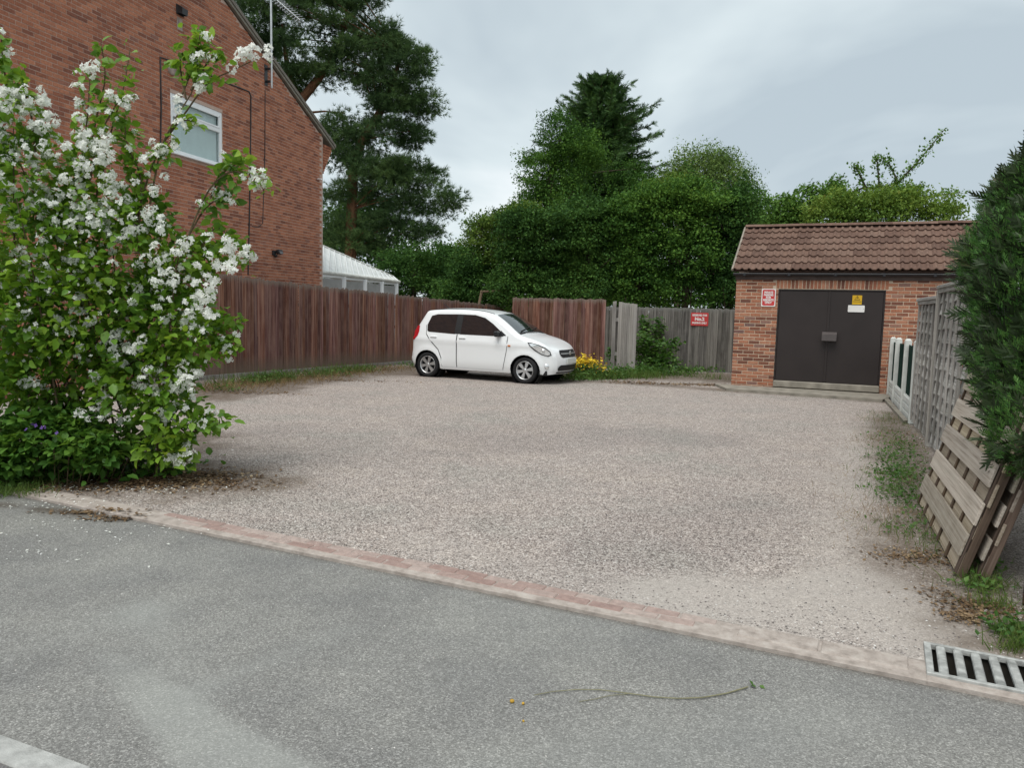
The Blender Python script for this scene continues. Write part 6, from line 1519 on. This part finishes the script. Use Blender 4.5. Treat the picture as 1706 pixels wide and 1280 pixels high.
# blossom clusters, each a piece of its own
def cluster(seed, nf):
    rr = np.random.default_rng(seed); V, F = [], []
    for k in range(nf):
        c = rr.normal(0, 1, 3); c = c / np.linalg.norm(c) * 0.050 * rr.uniform(0.35, 1.1) * np.array([1.1, 1.0, 0.9]); nrm_ = c / np.linalg.norm(c) + np.array([0, -0.5, 0.35]); nrm_ /= np.linalg.norm(nrm_)
        a = np.cross(nrm_, [0.3, 0.5, 0.8]); a /= np.linalg.norm(a); d = np.cross(nrm_, a); s = 0.024 * rr.uniform(0.8, 1.2); ph = rr.uniform(0, 1.5)
        for j in range(4):
            t = ph + j * np.pi / 2; e1 = a * np.cos(t) + d * np.sin(t); e2 = -a * np.sin(t) + d * np.cos(t); b0 = len(V)
            V += [c, c + e1 * s * 0.6 + e2 * s * 0.45 + nrm_ * s * 0.25, c + e1 * s * 1.15 + nrm_ * s * rr.uniform(0.1, 0.5), c + e1 * s * 0.6 - e2 * s * 0.45 + nrm_ * s * 0.25]; F.append([b0, b0 + 1, b0 + 2, b0 + 3])
    e_ = np_mesh('blossom_cluster', np.array(V), [np.array(F)]); e_.materials.append(BLOS); return e_
clm = [cluster(200 + k, 9 + k % 3) for k in range(7)]
FLD = [(40, 200, 55, 60, 38), (20, 165, 25, 20, 8), (60, 300, 70, 50, 20), (150, 245, 42, 35, 20), (130, 330, 90, 45, 26), (60, 380, 60, 50, 10), (210, 370, 60, 40, 14), (270, 425, 45, 55, 9), (320, 450, 60, 65, 10), (375, 430, 34, 34, 7), (110, 440, 90, 60, 12), (260, 500, 60, 50, 6), (200, 565, 40, 30, 9), (330, 510, 30, 60, 12), (270, 635, 60, 25, 12), (170, 610, 60, 50, 6), (60, 640, 22, 10, 5), (310, 640, 30, 50, 8), (180, 680, 60, 25, 8), (285, 690, 40, 25, 5), (300, 760, 22, 20, 6), (90, 520, 90, 40, 9), (220, 300, 45, 40, 6), (30, 450, 40, 40, 7)]
spots = [np.array(t) for t in twig]
for (px, py, rx, ry, nn) in FLD:
    for k in range(nn):
        a, r_ = rg.uniform(0, 6.28), math.sqrt(rg.uniform(0, 1)); x, y = px + rx * r_ * math.cos(a), py + ry * r_ * math.sin(a)
        dep = -0.42 + rg.uniform(0, 0.22)
        spots.append(np.array(P(x, y, YB + dep)))
extra = []
for (px, py, rx, ry, nn) in FLD:
    for k in range(int(nn * (0.9 if py < 300 else 0.9 if py < 480 else 0.9))):
        a, r_ = rg.uniform(0, 6.28), math.sqrt(rg.uniform(0, 1)); extra.append(np.array(P(px + rx * r_ * math.cos(a), py + ry * r_ * math.sin(a), YB - 0.40 + rg.uniform(0, 0.3))))
extra = np.array(spots[300:] + extra); spots = spots[:300]
tmpl = []
for e_ in clm:
    v_ = np.zeros(len(e_.vertices) * 3, np.float32); e_.vertices.foreach_get('co', v_); tmpl.append((v_.reshape(-1, 3), [np.arange(len(e_.vertices)).reshape(-1, 4)]))
leafobj('blossoms', tmpl, extra, rot_mats(len(extra), rg, 0.3), rg.uniform(0.6, 1.0, len(extra)), BLOS, bush, 'stuff', bo)
for k, s in enumerate(spots):
    o = link('blossom_cluster', clm[k % 7], None, bush); o.location = Vector(s - bo); o.rotation_euler = (rg.uniform(-.5, .5), rg.uniform(-.5, .5), rg.uniform(-.7, .7)); o.scale = (rg.uniform(0.62, 1.08),) * 3
print('clusters', len(spots), 'leaves', n)
# more single florets between
nfl = 700; Cf, Df = ell_points(BL[:14], nfl, rg, 0.9); ok = (Df[:, 1] < 0.15) & (Cf[:, 2] > 1.0); Cf = Cf[ok]
PET = (np.array([[0, 0, 0], [.45, .6, .2], [0, 1.1, .3], [-.45, .6, .2], [.6, -.45, .2], [1.1, 0, .3], [.6, .45, .2], [-.6, .45, .2], [-1.1, 0, .3], [-.6, -.45, .2], [-.45, -.6, .2], [0, -1.1, .3], [.45, -.6, .2]]), [np.array([[0, 1, 2, 3], [0, 4, 5, 6], [0, 7, 8, 9], [0, 10, 11, 12]])])
Mf = rot_mats(len(Cf), rg, 0.5); Rx90 = np.array([[1, 0, 0], [0, 0, -1], [0, 1, 0]], float)
leafobj('florets', [PET], Cf, np.einsum('ij,njk->nik', Rx90, Mf), 0.018 * rg.uniform(0.8, 1.2, len(Cf)), BLOS, bush, 'stuff', bo)
# ---- broad-leaved ground cover at its foot
L_GC = leafmat('ground_cover_leaves', [(0.1, (0.030, 0.086, 0.016)), (0.5, (0.071, 0.172, 0.025)), (0.9, (0.161, 0.287, 0.040))], 0.3, 0.5, 0.35, 2.0)
GC = [bl(60, 720, 75, 50, -0.35, .35), bl(130, 745, 60, 38, -0.4, .3), bl(20, 760, 60, 40, -0.5, .3), bl(190, 735, 50, 30, -0.2, .3), bl(-60, 740, 90, 60, -0.3, .4), bl(110, 700, 60, 30, -0.2, .3), bl(165, 765, 30, 18, -.45, .2)]
Cg, Dg = ell_points(GC, 3600, rg, 0.3); nL = 1500; aL = rg.uniform(0, 1, nL)[:, None]; cL = np.array(G(-120, 812))[None] * (1 - aL) + np.array(G(300, 790))[None] * aL + np.stack([rg.normal(0, .12, nL), rg.normal(0.12, .16, nL), np.abs(rg.normal(0.05, 0.13, nL)) + 0.02], 1); Cg = np.concatenate([Cg, cL]); Dg = np.concatenate([Dg, rg.normal(0, 1, (nL, 3))]); ok = Cg[:, 2] > 0.02; Cg, Dg = Cg[ok], Dg[ok]
Dl = Dg * np.array([1, 1, 0.15]) + np.array([0.0, -0.35, 0.0]) + rg.normal(0, 0.4, Cg.shape)
gcb = G(90, 790)
gcp = thing('ground_cover_plant', 'low clump of broad green leaves at the foot of the flowering bush', 'plant', (gcb.x, gcb.y, 0))
leafobj('leaves', [LEAF6], Cg, dir_mats(Dl, rg, 0.5), 0.085 * rg.uniform(0.6, 1.4, len(Cg)), L_GC, gcp, 'stuff', np.array([gcb.x, gcb.y, 0]))
q = MB()
for i in rg.choice(len(Cg), 90): p = Cg[i] - np.array([gcb.x, gcb.y, 0]); q.tube([Vector((p[0] * 0.8, p[1] * 0.8, 0)), Vector(p)], 0.004, 4, cap=False)
q.build('stalks', STEM, gcp, 'stuff')
PUR = NB('purple_petal').bsdf((0.10, 0.05, 0.22), 0.6, 0.2)
pc = np.array([np.array(P(x, y, YB - 0.72)) for x, y in ((54, 706), (60, 709), (70, 713), (76, 712), (95, 722), (44, 716))])
leafobj('purple_flower', [PET], pc - 0, np.einsum('ij,njk->nik', Rx90, rot_mats(len(pc), rg, 0.4)), np.full(len(pc), 0.018), PUR, gcp, 'stuff', np.array([gcb.x, gcb.y, 0]))
# =================================================================== WEEDS, GRASS, LITTER
L_GR = leafmat('grass_blades', [(0.1, (0.045, 0.085, 0.018)), (0.5, (0.085, 0.145, 0.030)), (0.9, (0.16, 0.20, 0.055)), (1.0, (0.30, 0.25, 0.12))], 0.3, 0.6, 0.2, 3.0)
L_WD = leafmat('weed_leaves', [(0.1, (0.03, 0.085, 0.016)), (0.5, (0.065, 0.15, 0.028)), (0.9, (0.13, 0.22, 0.05))], 0.3, 0.5, 0.3, 2.5)
L_DRY = leafmat('dry_grass', [(0.1, (0.13, 0.09, 0.045)), (0.6, (0.24, 0.17, 0.085)), (1.0, (0.34, 0.26, 0.14))], 0.2, 0.8, 0.1, 2.5)
L_LIT = leafmat('fallen_leaves', [(0.0, (0.055, 0.032, 0.018)), (0.4, (0.13, 0.082, 0.045)), (0.8, (0.27, 0.19, 0.11)), (1.0, (0.48, 0.39, 0.27))], 0.1, 0.8, 0.15, 3.0)
def ground_pts(spots, rg):
    out_ = []
    for (px, py, sx, sy, n) in spots:
        c = G(px, py); p = rg.normal(0, 1, (n, 2)) * np.array([sx, sy]) * 0.5 + np.array([c.x, c.y]); out_.append(p)
    p = np.concatenate(out_); return np.concatenate([p, np.zeros((len(p), 1))], 1)
def blades(name, spots, h, mat, wid=1.0, lean_=0.45):
    C = ground_pts(spots, rg); n = len(C); D = np.concatenate([rg.normal(0, lean_, (n, 2)), np.ones((n, 1))], 1); V = (BLADE[0] * np.array([wid, 1, 1]), BLADE[1])
    o = leafobj(name, [V], C, dir_mats(D, rg), h * rg.uniform(0.4, 1.3, n), mat, None, 'stuff'); return o
def leafy(name, spots, h, leaf, mat, temp=LEAF4):
    C = ground_pts(spots, rg); n = len(C); C[:, 2] = np.abs(rg.normal(0, h * 0.55, n)) + 0.01; D = np.concatenate([rg.normal(0, 1, (n, 2)), rg.normal(0.25, 0.3, (n, 1))], 1)
    return leafobj(name, [temp], C, dir_mats(D, rg, 0.5), leaf * rg.uniform(0.5, 1.4, n), mat, None, 'stuff')
FG = [(350 + 17 * i, 646 - 1.9 * i, 0.5, 0.28, 130) for i in range(17)]
blades('grass', [(x, y, a, c, int(n * max(0.05, rg.uniform(-0.3, 1.1)))) for x, y, a, c, n in FG] + [(440, 636, .5, .4, 300), (470, 632, .4, .3, 200), (590, 620, .5, .3, 250)], 0.22, L_GR, 0.9)
blades('dry_grass', [(355 + 25 * i, 650 - 3.0 * i, 0.8, 0.4, 260) for i in range(13)], 0.16, L_DRY, 0.8, 0.9)
leafy('weeds', [(440, 636, 0.5, 0.35, 420), (425, 640, .3, .2, 160), (475, 633, .3, .2, 200), (560, 626, .5, .2, 160), (380, 652, .4, .2, 120), (520, 628, .4, .2, 160), (610, 618, .4, .25, 220), (690, 612, .5, .3, 260)], 0.13, 0.055, L_WD)
blades('grass', [(960 + 14 * i, 632 - .4 * i, 0.6, 0.4, 170) for i in range(10)] + [(1150, 628, .6, .3, 120), (1190, 632, .5, .3, 70)], 0.20, L_GR, 0.9)
leafy('weeds', [(1015, 630, .5, .5, 500), (1035, 626, .5, .5, 600), (1070, 624, .6, .6, 800), (1100, 624, .7, .5, 800), (1140, 622, .5, .35, 300), (1175, 620, .6, .3, 200), (960, 634, .5, .4, 300)], 0.19, 0.075, L_WD)
def verge_pts(n, w_, pth_, seed):
    rr = np.random.default_rng(seed); pth_ = np.array(pth_, float); t = rr.uniform(0, len(pth_) - 1.001, n * 3); i_ = t.astype(int); f_ = (t - i_)[:, None]
    q = pth_[i_] * (1 - f_) + pth_[i_ + 1] * f_; g = np.array([np.array(G(x, y)) for x, y in q]); g[:, :2] += rr.normal(0, w_, (len(g), 2))
    keep = vnoise(g[:, :2], 2.6, seed) + rr.uniform(-.7, .7, len(g)) > 0.1; g = g[keep][:n]; g[:, 2] = 0; return g
VP_ = [(1476, 690), (1486, 725), (1492, 760), (1498, 800), (1505, 850), (1512, 885), (1545, 935)]
def put(name, C, D, S, tpl, mat): return leafobj(name, [tpl], C, dir_mats(D, rg, 0.6), S, mat, None, 'stuff')
C = verge_pts(2600, 0.19, VP_, 301); n = len(C); put('grass', C, np.concatenate([rg.normal(0, 0.75, (n, 2)), np.ones((n, 1))], 1), 0.07 * rg.uniform(0.4, 1.3, n), (BLADE[0] * np.array([0.9, 1, 1]), BLADE[1]), L_GR)
C = verge_pts(1900, 0.15, VP_[1:6], 302); n = len(C); C[:, 2] = np.abs(rg.normal(0.012, 0.022, n)); put('weeds', C, np.concatenate([rg.normal(0, 1, (n, 2)), rg.normal(0.25, 0.3, (n, 1))], 1), 0.034 * rg.uniform(0.5, 1.4, n), LEAF4, L_WD)
C = verge_pts(3000, 0.24, VP_, 303); n = len(C); put('dry_grass', C, np.concatenate([rg.normal(0, 1.1, (n, 2)), np.ones((n, 1)) * 0.7], 1), 0.065 * rg.uniform(0.4, 1.3, n), (BLADE[0] * np.array([0.7, 1, 1]), BLADE[1]), L_DRY)
blades('grass', [(1640, 980, .20, .14, 300), (1655, 1010, .16, .12, 160), (1700, 1060, .14, .12, 320), (1690, 1085, .12, .08, 140), (1625, 965, .1, .1, 90)], 0.10, L_GR, 0.7, 0.6)
leafy('weeds', [(1635, 985, .15, .12, 90), (1690, 1055, .16, .12, 160), (1640, 955, .12, .12, 130), (1706, 1080, .1, .1, 90)], 0.07, 0.035, L_WD)
blades('grass', [(30, 820, .3, .12, 300), (-10, 826, .3, .12, 300), (70, 808, .2, .1, 120), (110, 800, .2, .1, 100)], 0.10, L_GR, 0.7, 0.5)
leafy('weeds', [(10, 815, .3, .12, 200), (60, 800, .3, .12, 160), (-60, 815, .5, .2, 200)], 0.06, 0.035, L_WD)
def flat_litter(name, spots, size, mat):
    C = ground_pts(spots, rg); n = len(C); C[:, 2] = rg.uniform(0.004, 0.014, n)
    d_ = C[:, :2] - np.array(K0[:2]); v_ = d_ @ np.array(KV[:2]); C[v_ < 0, 2] += ROADZ
    return leafobj(name, [LEAF4], C, rot_mats(n, rg, 0.22), size * rg.uniform(0.4, 1.4, n), mat, None, 'stuff')
flat_litter('leaf_litter', [(200, 805, .9, .3, 1500), (280, 800, .6, .35, 1100), (110, 815, .5, .2, 300), (330, 795, .5, .35, 700), (370, 805, .5, .35, 260), (150, 850, .35, .05, 160), (190, 860, .25, .06, 120)], 0.035, L_LIT)
flat_litter('leaf_litter', [(1640, 1015, .22, .16, 420), (1610, 1030, .14, .1, 220), (1580, 1000, .2, .2, 160), (1540, 930, .25, .25, 260), (1500, 930, .3, .2, 220), (1490, 720, .3, .5, 160), (1440, 735, .3, .2, 60)], 0.026, L_LIT)
flat_litter('leaf_litter', [(1100, 640, 1.2, .3, 420), (1180, 642, .8, .3, 420), (1050, 637, .8, .3, 200), (1330, 655, 1.6, .2, 320), (400, 655, 1.2, .3, 200), (560, 634, 1.6, .3, 240)], 0.05, L_LIT)
flat_litter('fallen_petals', [(180, 815, .9, .2, 260), (100, 838, .6, .15, 90), (60, 870, .6, .3, 60), (40, 920, .5, .3, 36), (300, 800, .5, .3, 110), (240, 880, .6, .3, 40), (400, 760, .8, .8, 40)], 0.020, BLOS)
# loose chippings over the bound gravel
b = NB('stone_chips'); r_ = island_rnd(b); CHIP = b.bsdf(b.ramp(r_, [(0.0, (0.10, 0.09, 0.088)), (0.4, (0.27, 0.235, 0.22)), (0.75, (0.42, 0.385, 0.36)), (1.0, (0.62, 0.60, 0.57))]), 0.9, 0.2)
nC = 26000
U_ = rg.uniform(-1.0, 7.5, nC); V_ = 0.24 + rg.uniform(0, 1, nC) ** 1.6 * 8.5
Pch = np.array(K0)[None] + U_[:, None] * np.array(KU)[None] + V_[:, None] * np.array(KV)[None]; Pch[:, 2] = 0.002
dens_ = vnoise(Pch[:, :2], 2.2, 55) + rg.uniform(-0.9, 0.9, nC); Pch = Pch[(dens_ > -0.15) & ~((U_ > gu0 - .02) & (U_ < gu0 + gl + .02) & (V_ < gv1 + .02))]
OCT = (np.array([[1, 0, 0], [0.2, 0.9, 0], [-0.9, 0.3, 0], [-0.4, -0.8, 0], [0.5, -0.7, 0.1], [0, 0, 0.62]]), [np.array([[0, 1, 5], [1, 2, 5], [2, 3, 5], [3, 4, 5], [4, 0, 5]])])
leafobj('gravel', [OCT], Pch, rot_mats(len(Pch), rg, 0.15), 0.0052 * rg.uniform(0.5, 1.6, len(Pch)), CHIP, None, 'stuff')
nC = 1500; U_ = rg.uniform(-2, 5, nC); V_ = -rg.uniform(0, 3.6, nC); Pch = np.array(K0)[None] + U_[:, None] * np.array(KU)[None] + V_[:, None] * np.array(KV)[None]; Pch[:, 2] = ROADZ + 0.001
leafobj('grit', [OCT], Pch, rot_mats(nC, rg, 0.15), 0.0035 * rg.uniform(0.4, 1.5, nC), CHIP, None, 'stuff')
# ---- yellow flowers beside the car
yf = G(975, 628)
yf = P(974, 624, 18.55); yf.z = 0
yp = thing('yellow_flower_clump', 'clump of bright yellow flowers at the foot of the brown screen by the car', 'flowers', yf)
n = 700; Cy = rg.normal(0, 1, (n, 3)) * np.array([0.24, 0.16, 0.0]); Cy[:, 2] = np.abs(rg.normal(0.16, 0.10, n)) + 0.01; Dy = rg.normal(0, 1, (n, 3)) + np.array([0, 0, .5])
leafobj('leaves', [LEAF4], Cy, dir_mats(Dy, rg), 0.07 * rg.uniform(0.6, 1.3, n), L_WD, yp, 'stuff')
YEL = NB('yellow_petals'); r_ = island_rnd(YEL); YEL = YEL.bsdf(YEL.ramp(r_, [(0, (0.60, 0.38, 0.02)), (1, (0.82, 0.62, 0.04))]), 0.6, 0.2)
n = 420; Cy = rg.normal(0, 1, (n, 3)) * np.array([0.24, 0.13, 0.0]); Cy[:, 2] = 0.40 + rg.normal(0, 0.075, n) - 0.5 * np.abs(Cy[:, 0]) ** 1.6; Cy[:, 1] -= 0.05
leafobj('flowers', [PET], Cy, rot_mats(n, rg, 0.6), 0.028 * rg.uniform(0.7, 1.3, n), YEL, yp, 'stuff')
y2 = P(1012, 626, 18.8); y2.z = 0
# ---- leafy shrub against the grey fence
shb = P(1088, 612, 21.0); shb.z = 0
sh_t = thing('leafy_shrub', 'young leafy green shrub growing against the grey weathered fence', 'shrub', shb)
lobs = [EL(1080, 585, 24, 24, 20.9, .35), EL(1105, 580, 24, 16, 20.8, .3), EL(1075, 555, 13, 20, 21.2, .25), EL(1098, 548, 12, 22, 21.4, .2), EL(1085, 605, 34, 16, 20.7, .35), EL(1018, 590, 8, 14, 21.0, .2), EL(1125, 572, 14, 10, 20.9, .2), EL(1070, 575, 16, 26, 20.8, .3), EL(1110, 600, 26, 14, 20.6, .3), EL(1075, 538, 12, 14, 21.3, .2)]
Cs_, Ds_ = ell_points(lobs, 2400, rg, 0.3); Cs_ = Cs_[Cs_[:, 2] > 0.03]; n = len(Cs_); Dl = np.concatenate([rg.normal(0, 1, (n, 2)), rg.normal(-0.1, 0.35, (n, 1))], 1)
leafobj('leaves', [LEAF4], Cs_, dir_mats(Dl, rg, 0.5), 0.105 * rg.uniform(0.6, 1.4, n), L_WD, sh_t, 'stuff', np.array(shb))
q = MB()
for c, r_ in lobs[:5]: p = Vector(c) - shb; q.tube([Vector((p.x * 0.2, 0, 0)), p * 0.6 + Vector((0.03, 0, 0.05)), p], [0.012, 0.009, 0.005], 5)
q.build('stems', STEM, sh_t, 'stuff')
# ---- dropped stalk and small yellow fruits on the road
STALK = plain('dry_stalk', (0.21, 0.20, 0.12), 0.8, 0.2, 30, 0.2, bump=0.2)
def RG(px, py, h=0.006): q = G(px, py, ROADZ); return Vector((q.x, q.y, ROADZ + h))
tw = thing('plant_stalk', 'long thin dry plant stalk lying across the grey road', 'stalk', RG(1060, 1165, 0))
o_ = RG(1060, 1165, 0)
q = MB(); pts = [RG(x, y, 0.008) - o_ for x, y in ((890, 1162), (920, 1156), (960, 1152.5), (1000, 1153), (1040, 1158), (1090, 1165), (1130, 1167.5), (1170, 1166), (1210, 1159), (1246, 1148))]; q.tube(pts, list(np.linspace(0.0018, 0.0034, 10)), 5); q.build('stem', STALK, tw)
q = MB(); q.tube([RG(x, y, 0.006) - o_ for x, y in ((965, 1172), (990, 1168), (1015, 1162), (1045, 1159))], 0.0016, 5); q.build('side_shoot', STALK, tw)
Ct = np.array([np.array(RG(1250 + 5 * k, 1145 + 1.2 * (k % 3), 0.008) - o_) for k in range(4)]); leafobj('leaf', [LEAF4], Ct, rot_mats(4, rg, 0.3), np.full(4, 0.03), L_WD, tw, 'stuff')
YFR = plain('yellow_fruit', (0.50, 0.30, 0.04), 0.5, 0.3, 60, 0.3, bump=0.2)
for k, (x, y, s, lab) in enumerate(((853, 1172, 1.25, 'larger fallen yellow bud on the road left of the dry stalk'), (871.5, 1175, 0.9, 'smaller fallen yellow bud on the road near the dry stalk tip'), (872, 1204, 0.7, 'dull fallen yellow bud lying nearest the camera on the road'))):
    q = MB(); q.lathe([(0, -0.008), (0.005, -0.006), (0.0072, 0.0), (0.005, 0.006), (0, 0.009)], 10); o = q.build('fallen_bud', YFR); o.location = RG(x, y, 0.0068 * s); o.scale = (s,) * 3; o.rotation_euler = (0, 0, k * 1.1); tag(o, lab, 'bud', 'fallen yellow buds on the road')
